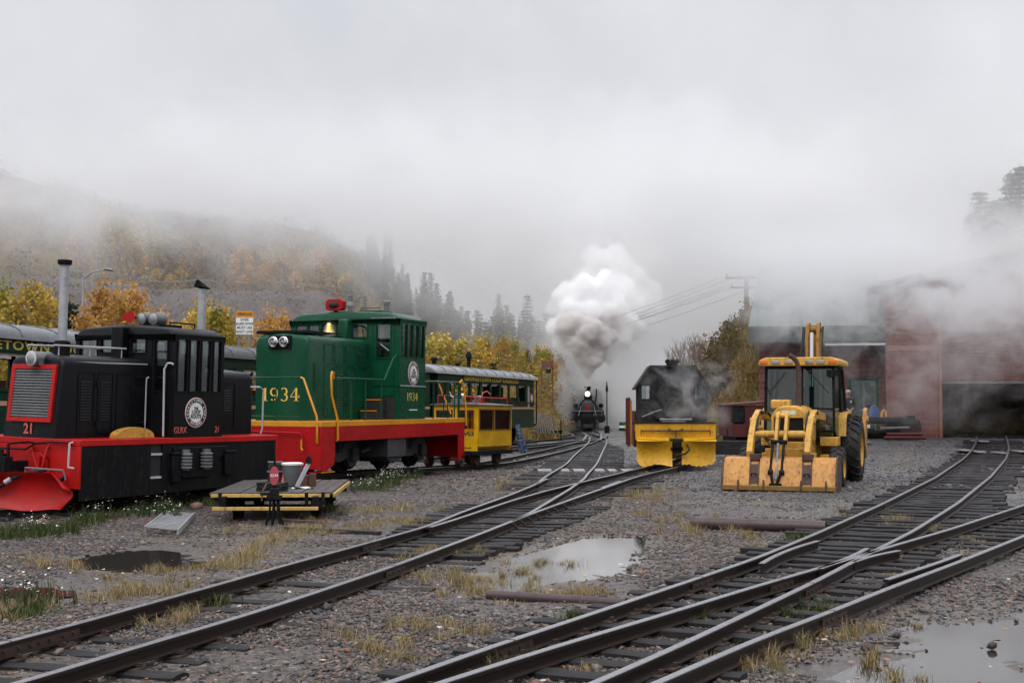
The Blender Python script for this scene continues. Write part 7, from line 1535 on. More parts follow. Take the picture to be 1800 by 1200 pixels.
z = (762-664)/2400*Y*.92; MB().tube([(0, 0, 0), (0, 0, z)], .035, 8).build('mast', M_blackm, t); MB().add([(-.09, 0, z-.5), (0, 0, z-.75), (.09, 0, z-.5), (0, 0, z+.1), (-.09, .03, z-.5), (0, .03, z-.75), (.09, .03, z-.5), (0, .03, z+.1)], [(0,1,2,3),(7,6,5,4),(0,4,5,1),(1,5,6,2),(2,6,7,3),(3,7,4,0)]).build('target_blade', M_blackm, t)
MB().box((-.16, -.12, 0), (.16, .12, .5)).build('stand_base', M_blackm, t, bevel=.03); MB().bar((0, 0, .5), (.28, -.1, .15), .04).build('lever', M_blackm, t)
# ================================================================= YARD PROPS
def X(px, Y=53): return (px-900)/2400*Y
def rootg(name, label, cat, px, py, rz=0.0, dz=0.0, group=None):
    g = G(px, py); return empty(name, label, cat, (g[0], g[1], float(ground_z(np.array([g[0]]), np.array([g[1]]))[0])+dz), rz, group)
# flat push car
M_plank = paint('grey_planks', (.062,.052,.050), .5, .5, (.03,.025,.025), coat=.05, bump=.3); M_yw = paint('worn_yellow_board', (.55,.36,.10), .55, .6, (.10,.06,.04), coat=0, rust=.5)
t = empty('push_car', 'flat wooden push car with yellow edge boards beside the black locomotive', 'rail cart', (-3.6, 21.7, 0), 0)
t.rotation_euler = (0, 0, .045)
mb = MB(); n = 12
for i in range(n): x = -.89+1.78*i/n; mb.box((x+.006, -1.7, .40), (x+1.78/n-.006, 1.6, .435+.004*(i % 3)))
mb.build('deck_planks', M_plank, t, bevel=.004)
mb = MB(); mb.box((-.86, -1.735, .37), (.86, -1.703, .42)); mb.build('edge_board', M_yw, t, bevel=.006); mb = MB(); mb.box((.893, -1.6, .36), (.925, 1.5, .42)); mb.build('edge_board', M_yw, t, bevel=.006)
mb = MB(); mb.box((-.80, -1.98, .20), (.72, -1.94, .25)); mb.build('lower_board', M_yw, t, bevel=.006)
mb = MB(); mb.box((-.7, -1.94, .21), (-.62, 1.4, .39)); mb.box((.62, -1.94, .21), (.70, 1.4, .39)); mb.box((-.9, -1.2, .28), (.9, -1.1, .39)); mb.box((-.9, 1.0, .28), (.9, 1.1, .39)); [mb.box((x, -1.74, .26), (x+.05, -1.70, .44)) for x in (-.75, .5, .74)]; mb.build('cart_frame', M_blackm, t)
for y in (-1.15, 1.05):
    MB().cyl((-.62, y, .20), (.62, y, .20), .03, 8).build('axle', M_blackm, t)
    for x in (-.55, .60):
        wv = MB(); rr = lambda R_, xx: circle((y, .20), R_, 26, lambda a, b: (xx, a, b))
        wv.loft([rr(.235, x-.05), rr(.235, x-.02), rr(.205, x-.015), rr(.205, x+.07), rr(.17, x+.07), rr(.16, x+.02), rr(.16, x-.03), rr(.17, x-.05)], cap=False); w_ = wv.build('wheel', M_blackm, t)
        hb = MB(); hb.cyl((x-.05, y, .20), (x+.08, y, .20), .045, 12); [hb.bar((x+.02, y, .20), (x+.02, y+.165*math.cos(k*math.pi/3), .20+.165*math.sin(k*math.pi/3)), .022) for k in range(6)]; hb.build('spokes', M_rust, w_)
def oncart(x, y, z=.44): return t_cart @ Vector((x, y, z))
t_cart = Matrix.Translation((-3.6, 21.7, 0)) @ Matrix.Rotation(.045, 4, 'Z')
def thing1(name, label, cat, P, mb, mat, bevel=0, rz=0, group=None, M=None):
    o = mb.build(name, mat, None, bevel=bevel)
    if M is not None: o.matrix_world = M
    else: o.location = P; o.rotation_euler = (0, 0, rz)
    return tag(o, label, cat, group)
bk_ = empty('bucket', 'grey galvanised bucket with a white rim on the push car', 'bucket', oncart(.13, -.1), 0)
MB().lathe([(.11, 0), (.125, .02), (.155, .31), (.16, .31), (.16, .33), (.15, .33), (.12, .03), (.01, .03)], 26).build('bucket_body', M_grey, bk_); MB().lathe([(.158, .325), (.172, .33), (.172, .355), (.14, .365), (.01, .37)], 26).build('rim', M_white, bk_)
ch = empty('tool_seat', 'black folded seat with a grey tube edge on the push car', 'seat', oncart(-.12, .2), .1)
MB().box((-.17, -.03, .0), (.12, .03, .34)).build('back_panel', M_rub, ch, bevel=.03); MB().tube([(-.17, -.05, .36), (.06, -.05, .36), (.13, -.05, .30), (.16, -.05, .12), (.2, -.05, .0)], .014, 7).build('frame', M_grey, ch); MB().box((-.18, -.07, .20), (.12, -.03, .225)).build('slat', M_grey, ch)
thing1('traffic_cone', 'small red cone between the seat and the bucket', 'cone', oncart(.0, .05), MB().lathe([(.075, 0), (.07, .01), (.02, .26), (.01, .265)], 18), M_redtx)
thing1('metal_strap', 'flat grey metal bar leaning on the bucket', 'bar', oncart(.24, -.45), MB().bar((0, 0, 0), (.17, .12, .37), .015, .07), M_lgrey, .003)
thing1('clamp', 'dark square clamp at the top of the leaning bar', 'clamp', oncart(.41, -.34, .80), MB().box((-.045, -.03, 0), (.045, .03, .09)).cyl((0, 0, .09), (0, 0, .12), .02, 8), M_blackm, .006)
thing1('wooden_box', 'dark brown box right of the bucket on the push car', 'box', oncart(.36, -.1), MB().box((-.16, -.08, 0), (.02, .08, .17)).box((.04, -.06, 0), (.14, .06, .19)), M_wood, .006)
mb = MB(); random.seed(9)
for k in range(9): mb.tube([(.22*math.cos(a)+random.gauss(0, .01), .12*math.sin(a)+random.gauss(0, .01), .02+.012*k+.01*math.sin(3*a+k)) for a in np.linspace(0, 6.28, 22)], .014, 6)
thing1('hose_coil', 'coil of black hose at the front edge of the push car', 'hose', oncart(-.02, -1.35), mb, M_rub)
thing1('metal_hook', 'rusty hooked rod across the hose coil', 'hook', oncart(-.05, -1.5), MB().tube([(0, 0, .05), (-.02, -.1, .12), (-.05, -.22, .02), (-.06, -.25, -.12)], .014, 6), M_rust)
thing1('paper_scrap', 'crumpled white paper scraps on the push car deck', 'paper', oncart(.34, -.85), MB().loft([[(-.12, -.03, 0), (-.02, -.05, .03), (.08, -.04, .005), (.2, -.02, .02)], [(-.14, .04, .02), (-.03, .05, 0), (.1, .06, .03), (.2, .05, .0)]], cap=False, closed=False), M_cream)
# switch stand 53.94
t = rootg('switch_stand', 'black switch stand with red oval target reading 53.94 in front of the push car', 'switch stand', 482, 925)
MB().tube([(0, 0, .2), (0, 0, .92)], .016, 8).build('mast', M_blackm, t)
mb = MB(); [mb.tube([(math.cos(a)*.13, math.sin(a)*.09, 0), (math.cos(a)*.075, math.sin(a)*.05, .18), (math.cos(a)*.06, math.sin(a)*.045, .38)], .016, 6) for a in np.linspace(0, 5.5, 7)]; mb.box((-.10, -.08, .36), (.10, .08, .42)); mb.box((-.06, -.06, .42), (.06, .06, .52)); mb.box((-.2, -.03, .42), (.02, .03, .46)); mb.build('stand_base', M_blackm, t, bevel=.006)
og = MB(); og.loft([circle((0, .70), .065, 28, lambda a, b, y=y: (a*1.0, y, .70+(b-.70)*2.05)) for y in (-.03, -.022)]); tg_ = og.build('oval_target', NT('target_red').set(Base_Color=(.38,.05,.07), Roughness=.45).m, t, smooth=False)
text('53.94', .052, M_white, t, (0, -.034, .70), RS, 'lettering', sx=.95, bold=.001)
MB().box((-.012, -.02, .86), (.012, .02, .96)).build('mast_tip', M_blackm, t)
g1, g2, g3 = G(492, 921), G(566, 926), G(590, 938); g4 = G(665, 940)
o = MB().tube([(g1[0], g1[1], .06), (g2[0], g2[1], .07), (g3[0], g3[1], .02), (g4[0], g4[1], .03)], .022, 7).build('throw_rod', M_rust); tag(o, 'bent dark throw rod on the gravel right of the red oval target', 'rod')
g1, g2 = G(500, 932), G(668, 941); tag(MB().bar((g1[0], g1[1], .03), (g2[0], g2[1], .03), .10, .05).build('timber', MT, bevel=.01), 'long dark timber half buried beside the throw rod', 'timber')
# slatted metal step
a, b, c, d = [Vector(G(*q)) for q in ((255, 938), (312, 944), (342, 908), (292, 904))]
mb = MB(); up_ = Vector((0, 0, .10))
for i in range(15): s = i/14; p1, p2 = a.lerp(d, s)+up_*(1-.5*s), b.lerp(c, s)+up_*(1-.5*s); mb.bar(p1, p2, .035, .012)
st = empty('metal_step', 'slatted grey metal step lying in the weeds left of the push car', 'step'); mb.build('slats', M_galv, st)
for p1, p2 in ((a, d), (b, c)): MB().bar(p1+up_*.7, p2+up_*.35, .02, .07).build('side_rail', M_galv, st)
# pipes on the gravel
def pipe(q1, q2, r, label, mat):
    a, b = Vector(G(*q1)), Vector(G(*q2)); n = 20; pts = []
    for k in range(n+1): c = a.lerp(b, k/n); c.z = float(hh(c.x, c.y))+r*.72; pts.append(c)
    mb = MB(); mb.tube(pts, r, 20, cap=False); mb.tube(pts, r*.86, 20, cap=False); o = mb.build('steel_pipe', mat, recalc=False); tag(o, label, 'pipe')
M_pipe = paint('rusted_pipe', (.060,.036,.038), .45, .5, (.02,.015,.016), coat=.1, rust=.2, bump=.2)
pipe((1214, 926), (1452, 934), .085, 'thick rusty pipe lying on the gravel below the backhoe', M_pipe); pipe((857, 1051), (1100, 1067), .045, 'thinner rusty pipe in the grass in front of the grey puddle', M_pipe)
t = rootg('steel_plate', 'small flat steel strip at the edge of the big muddy puddle', 'plate', 1552, 1128); MB().box((-.11, -.02, 0), (.11, .02, .02)).build('strip', M_pipe, t)
for px, py, s, lb in ((1526, 1142, .055, 'dark lone stone standing in the big puddle'), (1576, 1118, .035, 'small reddish stone at the edge of the big puddle'), (345, 893, .12, 'pinkish rock in the weeds under the black locomotive'), (412, 885, .14, 'upright brown rock left of the push car wheel'), (75, 930, .14, 'reddish rock in the weeds at lower left below the plow blade'), (1744, 1136, .04, 'black stone near the right edge of the big puddle')):
    g = G(px, py); r_ = np.random.default_rng(px); P = IV*r_.uniform(.75, 1.2, (len(IV), 1))*np.array([s, s*.8, s*.85])+np.array([g[0], g[1], s*.25])
    o = npmesh('rock', P, IF, paint('rock_surface', (.14,.085,.07) if s > .1 else (.045,.035,.033), .5, .5, coat=0, bump=.4), smooth=False); tag(o, lb, 'rock')
# grey timbers / crossing planks between the rails near the switch
M_cp = NT('wet_crossing_plank'); M_cp.set(Base_Color=M_cp.mix(M_cp.noise(6, 6, .7, M_cp.coord()), (.16,.155,.16), (.38,.37,.38)), Roughness=.22); gX = 'pale planks of the footway across the track'
for i, (px, py, w_) in enumerate(((957, 831, 24), (990, 831, 20), (1017, 831, 20), (1051, 831, 20), (1075, 831, 14), (1105, 831, 26))):
    g = G(px, py); s = w_/2400*g[1]/2; tag(MB().box((g[0]-s, g[1]-.65, hh(g[0], g[1])+.05), (g[0]+s, g[1]+.35, hh(g[0], g[1])+.10)).build('crossing_plank', M_cp.m, bevel=.01), ('pale wet crossing plank outside the left rail before the switch', 'pale crossing plank between the rails, next to the left rail', 'pale crossing plank between the rails, nearer the right rail', 'pale crossing plank just outside the right rail', 'narrow crossing plank left of the branch rail', 'wide wet plank between the rails of the branch')[i], 'plank', gX)
for i, (px, py, w_) in enumerate(((1722, 779, 16), (1716, 798, 16), (1757, 800, 14), (1788, 797, 14), (1692, 795, 18))):
    g = G(px, py); s = w_/2400*g[1]/2; tag(MB().box((g[0]-s, g[1]-.5, hh(g[0], g[1])+.06), (g[0]+s, g[1]+.5, hh(g[0], g[1])+.11)).build('door_plank', M_cp.m, bevel=.01), ('pale plank between the rails right at the shed door', 'plank inside the left rail near the shed door', 'plank inside the right rail near the shed door', 'plank outside the right rail near the shed door', 'plank outside the left rail near the shed door')[i], 'plank')
# leaning grey poles beyond the coach
M_dpole = paint('dull_pole', (.075,.08,.085), .6, .4, coat=0)
gP_ = 'grey poles leaning beyond the coach end'
for i in range(11):
    px = 938+i*3.0 if i < 9 else 968+(i-9)*7; a = at(px+(i*1.4 if i < 9 else 6), 762, 74); b = at(px-1, 727 if i < 9 else 729, 74.8); o = MB().tube([a, b], .03, 7).build('leaning_pole', M_dpole); tag(o, 'grey metal pole leaning in the rack beyond the coach end' if i < 9 else 'grey metal pole leaning alone right of the rack', 'pole', gP_)
t = empty('pole_rack', 'low dark rack that the leaning grey poles stand against', 'rack', at(950, 745, 75.4), 0); MB().box((-.5, 0, -.5), (1.2, .1, -.35)).build('rail', M_blackm, t); [MB().box((x, 0, -.9), (x+.06, .1, .2)).build('upright', M_blackm, t) for x in (-.5, 1.1)]
t = rootg('switch_lever', 'low red ground throw lever beside the far siding', 'switch stand', 976, 768); MB().box((-.35, -.1, 0), (.5, .1, .12)).build('base', M_blackm, t, bevel=.02); MB().tube([(-.2, 0, .1), (-.35, 0, .4), (0, 0, .45), (.3, 0, .38), (.2, 0, .12)], .05, 7).build('lever', M_redd, t)
for px, py, mt, lb in ((1096, 757, M_green, 'green and white drum on the grassy edge left of the plow engine'), (1106, 763, M_yel, 'small yellow drum beside the plow engine')):
    g = G(px, py); t = empty('drum', lb, 'drum', (g[0], 62 if px < 1100 else 58, float(hh(g[0], 60))), .3); p = at(px, py, 62 if px < 1100 else 58); t.location = (p[0], p[1], p[2])
    MB().lathe([(.18, 0), (.2, .03), (.2, .36), (.18, .4)], 18).build('drum_body', mt, t); MB().lathe([(.205, .14), (.205, .24)], 18).build('band', M_white if px < 1100 else M_blackm, t)
# red hydrant post, timber wall, maroon wagon
t = rootg('red_post', 'leaning red post in front of the maroon wagon', 'post', 1293, 794); MB().tube([(0, 0, 0), (-.10, 0, .78)], [.075, .085], 12).build('post', M_redd, t); MB().tube([(-.10, 0, .78), (-.115, 0, .95), (-.06, 0, 1.1), (-.12, 0, 1.2)], [.07, .05, .04, .02], 10).build('valve_head', M_rust, t); MB().tube([(-.08, 0, .9), (-.3, -.05, .8), (-.25, -.1, .4)], .02, 6).build('hanging_hose', M_rub, t)
g = G(1290, 782); tag(MB().box((X(1255, 44), 43.9, float(hh(10, 44))-.02), (X(1345, 44), 44.3, float(hh(10, 44))+.42)).build('timber_wall', MT, bevel=.02), 'low wall of stacked black timbers between the plow engine and the maroon wagon', 'timber wall')
Y = 46.5; xw0, xw1 = X(1288, Y), X(1348, Y); t = empty('maroon_wagon', 'old maroon wooden wagon behind the backhoe', 'wagon', (xw0, Y, float(hh(xw0, Y))), .0)
Lw = xw1-xw0+.9; mb = MB(); mb.box((0, 0, .55), (Lw, 3.2, 1.62)); b_ = mb.build('body', M_marn, t, bevel=.02); mb = MB(); [mb.box((x, -.03, .6), (x+.04, -.002, 1.62)) for x in np.arange(.48, Lw, .16)]; mb.build('board_batten', M_marn, b_)
MB().box((-.02, -.05, 1.0), (.42, .5, 1.62)).build('dark_tank', M_blackm, t, bevel=.08); mb = MB(); mb.prism([(-.08, 1.622), (Lw+.05, 1.78), (Lw+.05, 1.84), (-.08, 1.68)], 'y', -.1, 3.3); mb.build('roof', M_marn, t, bevel=.01)
mb = MB(); [mb.box((.5, -.35-.12*k, .5-.2*k), (1.25, -.05, .56-.2*k)) for k in range(3)]; mb.box((.5, -.6, 0), (.56, -.05, .9)); mb.box((1.2, -.6, 0), (1.26, -.05, .9)); mb.build('step_ladder', M_rust, t)
MB().box((.1, .1, .1), (Lw-.1, 3.0, .549)).build('underframe', M_blackm, t)
c = at(1283, 722, 50); t = empty('small_notice', 'tilted pale notice in the grass left of the maroon wagon', 'sign', c, 0); o = MB().box((-.28, -.01, -.13), (.28, .01, .13)).build('plate', M_lgrey, t); o.rotation_euler = (0, -.25, 0); MB().box((-.02, .015, -1.3), (.02, .05, .0)).build('stake', M_wood, t)
# wagon frame, wheelset and pipes by the shed
Y = 50.6; z0 = float(hh(13, Y)); t = empty('wagon_frame', 'black wagon underframe with a spoked wheelset parked along the shed wall', 'wagon frame', (X(1497, Y), Y, z0), 0)
Lw = X(1617, Y)-X(1497, Y); mb = MB(); mb.box((0, 0, .55), (Lw-.1, 1.4, .72)); mb.box((0, -.1, .62), (Lw*.75, -.02, .80)); mb.box((.1, .1, .2), (Lw-.5, .2, .3)); mb.box((-.1, .3, .0), (Lw*.8, 1.2, .2)); mb.build('frame', M_blackm, t, bevel=.01)
MB().tube([(Lw*.4, -.12, .38), (Lw*.82, -.12, .42)], .05, 10).build('brake_pipe', M_grey, t)
wv = MB(); 
for y in (0.05, 1.1): wv.loft([circle((Lw-.35, .42), R_, 26, lambda a, b, y=yy: (a, y, b)) for R_, yy in ((.1, y), (.40, y), (.40, y+.1), (.34, y+.1), (.30, y+.05), (.1, y+.06))])
ws = wv.build('wheelset', M_rust, t); ws.rotation_euler = (0, 0, 0)
mb = MB(); mb.box((Lw-.75, -.15, .5), (Lw-.05, .0, .70)); mb.cyl((Lw-.4, -.1, .72), (Lw-.4, -.1, .86), .16, 12); mb.build('axle_guard', M_blackm, t, bevel=.02)
gq = 'maroon pipes stacked below the wagon frame'
for i, (za, ya) in enumerate(((.06, 0), (.06, .16), (.19, .08), (.06, .32))):
    o = MB().tube([(X(1547, 50)+i*.06, 49.6+ya, z0+za), (X(1620, 50)-i*.05, 49.6+ya, z0+za)], .062, 12).build('maroon_pipe', M_marn); tag(o, 'maroon pipe in the small stack below the wagon frame', 'pipe', gq)
g = at(1505, 777, 47.5); tag(MB().loft([[(g[0]-.75, 47.4, g[2]), (g[0]-.1, 47.2, g[2]+.06), (g[0]+.6, 47.4, g[2]+.01)], [(g[0]-.75, 47.9, g[2]), (g[0]+.1, 47.9, g[2]+.07), (g[0]+.6, 47.9, g[2]+.01)]], cap=False, closed=False).build('orange_sheet', NT('orange_sheet').set(Base_Color=(.45,.22,.13), Roughness=.6).m), 'flat pale orange sheet on the gravel right of the big tyre', 'sheet')
t = empty('blue_coat', 'blue coat draped on the wagon frame by the shed door', 'coat', (X(1536, 50.8), 50.8, z0+.72), 0); mb = MB(); mb.loft([[(.24*s_*math.cos(a)*(1+.1*math.sin(3*a)), .12*math.sin(a), z) for a in np.linspace(0, 6.28, 15)[:-1]] for s_, z in ((1.0, 0), (.95, .2), (.7, .42), (.3, .5), (.05, .52))]); mb.build('cloth', NT('blue_cloth').set(Base_Color=(.025,.07,.19), Roughness=.7).m, t)
t = empty('work_gloves', 'pair of yellow gloves beside the blue coat', 'gloves', (X(1547, 50.8), 50.7, z0+.72), 0); MB().tube([(0, 0, 0), (.02, 0, .25), (.10, 0, .34), (.16, 0, .25), (.17, 0, .05)], .05, 8).build('glove', M_yel, t)
tag(MB().box((X(1525, 50), 50.3, z0+.40), (X(1532, 50), 50.45, z0+.52)).build('white_box', M_white, bevel=.01), 'tiny white box on the ledge of the wagon frame', 'box')
# ---- man by the shed door
def person():
    Y = 51.6; x = (1490-900)/2400*Y; zg = float(hh(x, Y)); t = empty('person', 'man in dark shirt and pale cap standing by the shed door, hands together', 'person', (x, Y, zg), 0)
    me = bpy.data.meshes.new('body'); J = [(0, 0, .95), (0, 0, 1.15), (0, -.02, 1.42), (0, -.03, 1.52), (0, -.05, 1.60), (.19, -.01, 1.42), (.25, -.03, 1.15), (.06, -.24, 1.04), (-.19, -.01, 1.42), (-.25, -.04, 1.15), (-.03, -.25, 1.02), (.10, 0, .90), (.12, -.02, .50), (.13, 0, .08), (.14, -.16, .04), (-.10, 0, .90), (-.12, -.01, .50), (-.13, .02, .08), (-.15, -.14, .04), (.02, -.30, 1.0), (-.0, -.31, .99)]
    E_ = [(0,1),(1,2),(2,3),(3,4),(2,5),(5,6),(6,7),(2,8),(8,9),(9,10),(0,11),(11,12),(12,13),(13,14),(0,15),(15,16),(16,17),(17,18),(7,19),(10,20)]
    Rd = [.16, .16, .15, .065, .06, .075, .055, .036, .075, .055, .036, .10, .07, .055, .05, .10, .07, .055, .05, .04, .04]
    me.from_pydata(J, E_, []); o = bpy.data.objects.new('body', me); col.objects.link(o); o.parent = t
    o.modifiers.new('skin', 'SKIN'); 
    if not me.skin_vertices: me.attributes  # skin layer made below
    bm = bmesh.new(); bm.from_mesh(me); ly = bm.verts.layers.skin.verify()
    for i, v_ in enumerate(bm.verts): v_[ly].radius = (Rd[i], Rd[i]*(.72 if i in (0, 1, 2) else 1)); v_[ly].use_root = (i == 0)
    bm.to_mesh(me); bm.free(); o.modifiers.new('sub', 'SUBSURF').levels = 2; o.modifiers['sub'].render_levels = 2
    m = NT('clothed_body'); v = m.n('TexCoord').outputs['Object']; s = m.n('SeparateXYZ'); m.l(v, s.inputs[0]); arm = m.math('MULTIPLY', m.math('LESS_THAN', s.outputs[1], -.175), m.math('GREATER_THAN', s.outputs[2], .9)); pants = m.math('LESS_THAN', s.outputs[2], .98); neck = m.math('GREATER_THAN', s.outputs[2], 1.50)
    c = m.mix(pants, (.012,.012,.014), (.018,.020,.028)); c = m.mix(m.math('MAXIMUM', arm, neck), c, (.36,.19,.13)); m.set(Base_Color=c, Roughness=.8); me.materials.append(m.m)
    skin = NT('skin').set(Base_Color=(.38,.21,.15), Roughness=.6).m
    hd = MB(); hd.lathe([(.02, -.12), (.055, -.115), (.075, -.06), (.084, .0), (.086, .05), (.07, .10), (.03, .125)], 18, Matrix.Translation((0, -.05, 1.66)) @ Matrix.Diagonal((.9, 1.08, 1, 1))); hd.tube([(0, -.14, 1.67), (0, -.165, 1.645)], [.012, .016], 6); [hd.tube([(s_*.076, -.05, 1.64), (s_*.085, -.045, 1.68)], .014, 6) for s_ in (-1, 1)]; h = hd.build('head', skin, t)
    MB().box((-.042, -.146, 1.672), (-.02, -.135, 1.682)).box((.02, -.146, 1.672), (.042, -.135, 1.682)).box((-.022, -.143, 1.605), (.022, -.13, 1.613)).build('face_features', M_dark, h)
    cp = MB(); cp.lathe([(.092, 1.69), (.094, 1.72), (.08, 1.77), (.04, 1.79), (.01, 1.792)], 20, Matrix.Translation((0, -.05, 0))); cp.prism([(-.06, -.13), (.06, -.13), (.05, -.21), (0, -.23), (-.05, -.21)], 'z', 1.70, 1.712); cp.build('cap', NT('cap_cloth').set(Base_Color=(.42,.40,.37), Roughness=.8).m, h)
    MB().box((.05, -.115, 1.30), (.12, -.110, 1.38)).build('shirt_logo', M_lgrey, t)
    fg = MB()
    for s_ in (-1, 1):
        for k in range(4): fg.tube([(s_*.035+k*.014-.02, -.285, 1.01-.0*k), (s_*.03+k*.013-.02, -.32, .985), (s_*.02+k*.012-.02, -.325, .95-.004*k)], [.009, .009, .007], 6)
        fg.tube([(s_*.06, -.27, 1.02), (s_*.05, -.30, .99), (s_*.035, -.325, .975)], [.011, .010, .008], 6)
    fg.build('fingers', skin, t)
person()
# ================================================================= CLOUD, SMOKE AND STEAM
def volbox(name, a, b, label=None):
    mb = MB().box((0, 0, 0), (1, 1, 1)); me_o = mb.build(name, M_dark, None, smooth=False); me_o.location = a; me_o.scale = tuple(q-p for p, q in zip(a, b)); me_o.data.materials.clear(); tag(me_o, label, kind='stuff'); return me_o
class VolM(NT):
    def __init__(s, name, colr=(.995,.997,1.0), aniso=.6):
        super().__init__(name); s.t.nodes.remove(s.p); s.v = s.n('VolumePrincipled'); s.v.inputs['Color'].default_value = colr+(1,); s.v.inputs['Anisotropy'].default_value = aniso; s.l(s.v.outputs[0], s.out.inputs['Volume'])
        g = s.n('NewGeometry'); s.pos = g.outputs['Position']; sp = s.n('SeparateXYZ'); s.l(s.pos, sp.inputs[0]); s.x, s.y, s.z = sp.outputs
    def dens(s, d): s.l(d, s.v.inputs['Density'])
    def edge(s, q, a, b):                       # 0 at a, 1 at b
        m = s.n('MapRange', interpolation_type='SMOOTHSTEP'); m.inputs[1].default_value = a; m.inputs[2].default_value = b
        if isinstance(q, (int, float)): m.inputs[0].default_value = q
        else: s.l(q, m.inputs[0])
        return m.outputs[0]
    def mul(s, *a):
        r = a[0]
        for q in a[1:]: r = s.math('MULTIPLY', r, q)
        return r
    def nz(s, scale, detail=4, rough=.55, stretch=(1, 1, 1), off=(0, 0, 0), dist=0.0):
        mp = s.n('Mapping'); mp.inputs['Scale'].default_value = stretch; mp.inputs['Location'].default_value = off; s.l(s.pos, mp.inputs['Vector'])
        n = s.n('TexNoise'); n.inputs['Scale'].default_value = scale; n.inputs['Detail'].default_value = detail; n.inputs['Roughness'].default_value = rough; n.inputs['Distortion'].default_value = dist; s.l(mp.outputs[0], n.inputs['Vector']); return n.outputs['Fac']
    def step(s, r): s.m.cycles.volume_step_rate = r; s.m.cycles.volume_sampling = 'MULTIPLE_IMPORTANCE'; return s
# --- low cloud bank before the hills
o = volbox('low_cloud', (-75, 104, 5), (60, 124, 40)); m = VolM('low_cloud_air')
n1 = m.nz(.045, 5, .6); n2 = m.nz(.16, 4, .6, off=(3, 5, 9))
u = m.math('DIVIDE', m.x, m.y)                  # cloud base sinks from left to right
base = m.n('FloatCurve'); base.inputs[0].default_value = 1
m.l(m.edge(u, -.40, .10), base.inputs[1]); cv = base.mapping.curves[0]
for i, (p, q) in enumerate(((0, .50), (.35, .37), (.62, .34), (.80, .33), (1.0, .24))):
    if i < 2: cv.points[i].location = (p, q)
    else: cv.points.new(p, q)
base.mapping.update()
hgt = m.math('SUBTRACT', m.z, m.math('ADD', m.math('MULTIPLY', base.outputs[0], 34), 1.5))
hgt = m.math('ADD', hgt, m.math('MULTIPLY', m.math('SUBTRACT', n1, .5), 22)); hgt = m.math('ADD', hgt, m.math('MULTIPLY', m.math('SUBTRACT', n2, .5), 7))
m.dens(m.mul(m.math('ADD', m.edge(hgt, -5, 9), .06), m.edge(m.math('ADD', m.z, m.math('MULTIPLY', m.math('SUBTRACT', n1, .5), 12)), 29, 17), m.edge(m.x, 55, 15), m.math('ADD', .35, m.math('MULTIPLY', m.edge(m.nz(.22, 6, .65, off=(9, 1, 2), dist=.4), .38, .62), 1.0)), .20)); m.step(1.0); o.data.materials.append(m.m)
# --- soft steam filling the middle and right distance
o = volbox('steam_cloud', (-1, 103.3, -1), (52, 118, 42)); m = VolM('steam_cloud_air')
n1 = m.nz(.10, 5, .6, off=(11, 0, 4)); e = m.mul(m.edge(m.x, -1, 7), m.edge(m.z, -1, 4), m.edge(m.y, 103.3, 105))
n3 = m.nz(.28, 6, .65, off=(1, 9, 2), dist=.4)
m.dens(m.mul(m.edge(m.math('ADD', m.math('MULTIPLY', n1, .6), m.math('MULTIPLY', n3, .4)), .40, .60), e, m.edge(m.x, 40, 24), m.edge(m.math('ADD', m.z, m.math('MULTIPLY', n1, 12)), 32, 12), .10)); m.step(1.0); o.data.materials.append(m.m)
BIL = []
# --- the plume: lumpy closed bodies, dense and white, browner at the stack
def lump(name, balls, mat, vox, disp, label=None, seed=0):
    bm = bmesh.new()
    for (x, y, z, r) in balls: bmesh.ops.create_icosphere(bm, subdivisions=3, radius=r, matrix=Matrix.Translation((x, y, z)))
    me = bpy.data.meshes.new(name); bm.to_mesh(me); bm.free(); o = bpy.data.objects.new(name, me); col.objects.link(o)
    r_ = o.modifiers.new('remesh', 'REMESH'); r_.mode = 'VOXEL'; r_.voxel_size = vox; r_.use_smooth_shade = True
    for k, (sc_, st) in enumerate(disp):
        tx = bpy.data.textures.new('billow', 'VORONOI' if k < 2 else 'CLOUDS'); tx.noise_scale = sc_
        if k < 2: tx.distance_metric = 'DISTANCE'
        d = o.modifiers.new('disp', 'DISPLACE'); d.texture = tx; d.texture_coords = 'GLOBAL'; d.strength = -st if k < 2 else st; d.mid_level = .35 if k < 2 else .5
    me.materials.append(mat); tag(o, label, kind='stuff'); return o
YP = 98.5
def pb(px, py, rpx, dy=0.0): q = at(px, py, YP+dy); return (q[0], q[1], q[2], rpx/2400*YP)
core = [pb(1030, 684, 5), pb(1033, 676, 7), pb(1034, 664, 10), pb(1032, 650, 15), pb(1040, 634, 20), pb(1020, 632, 16), pb(1048, 612, 26, .3), pb(1022, 606, 24, -.3), pb(1000, 596, 18), pb(1060, 590, 26), pb(1035, 580, 28, -.4), pb(1010, 568, 26), pb(1066, 566, 24, .5), pb(990, 572, 20)]
outer = [pb(1040, 545, 36, .8), pb(1075, 545, 38, 1), pb(1005, 545, 34, 1), pb(1100, 565, 30, 1.2), pb(1088, 592, 26, 1.2), pb(1118, 575, 24, 1.5), pb(980, 572, 24, .8), pb(1060, 518, 34, 1.2), pb(1092, 515, 30, 1.5), pb(1030, 510, 30, 1), pb(1062, 498, 24, 1.4), pb(1086, 492, 18, 1.6), pb(990, 518, 22, 1.4), pb(1118, 545, 22, 1.6), pb(980, 600, 16, .6), pb(1072, 618, 22, 1.0)]
def hvol(name, colr, d, soft=None):
    m = VolM(name, colr, .2); n = m.nz(1.1, 4, .6); 
    m.v.inputs['Density'].default_value = d; return m.m
lump('smoke_plume', core, hvol('smoke_core_air', (.90,.885,.88), 4.2), .09, ((1.1, .45), (.42, .20), (.25, .08)))
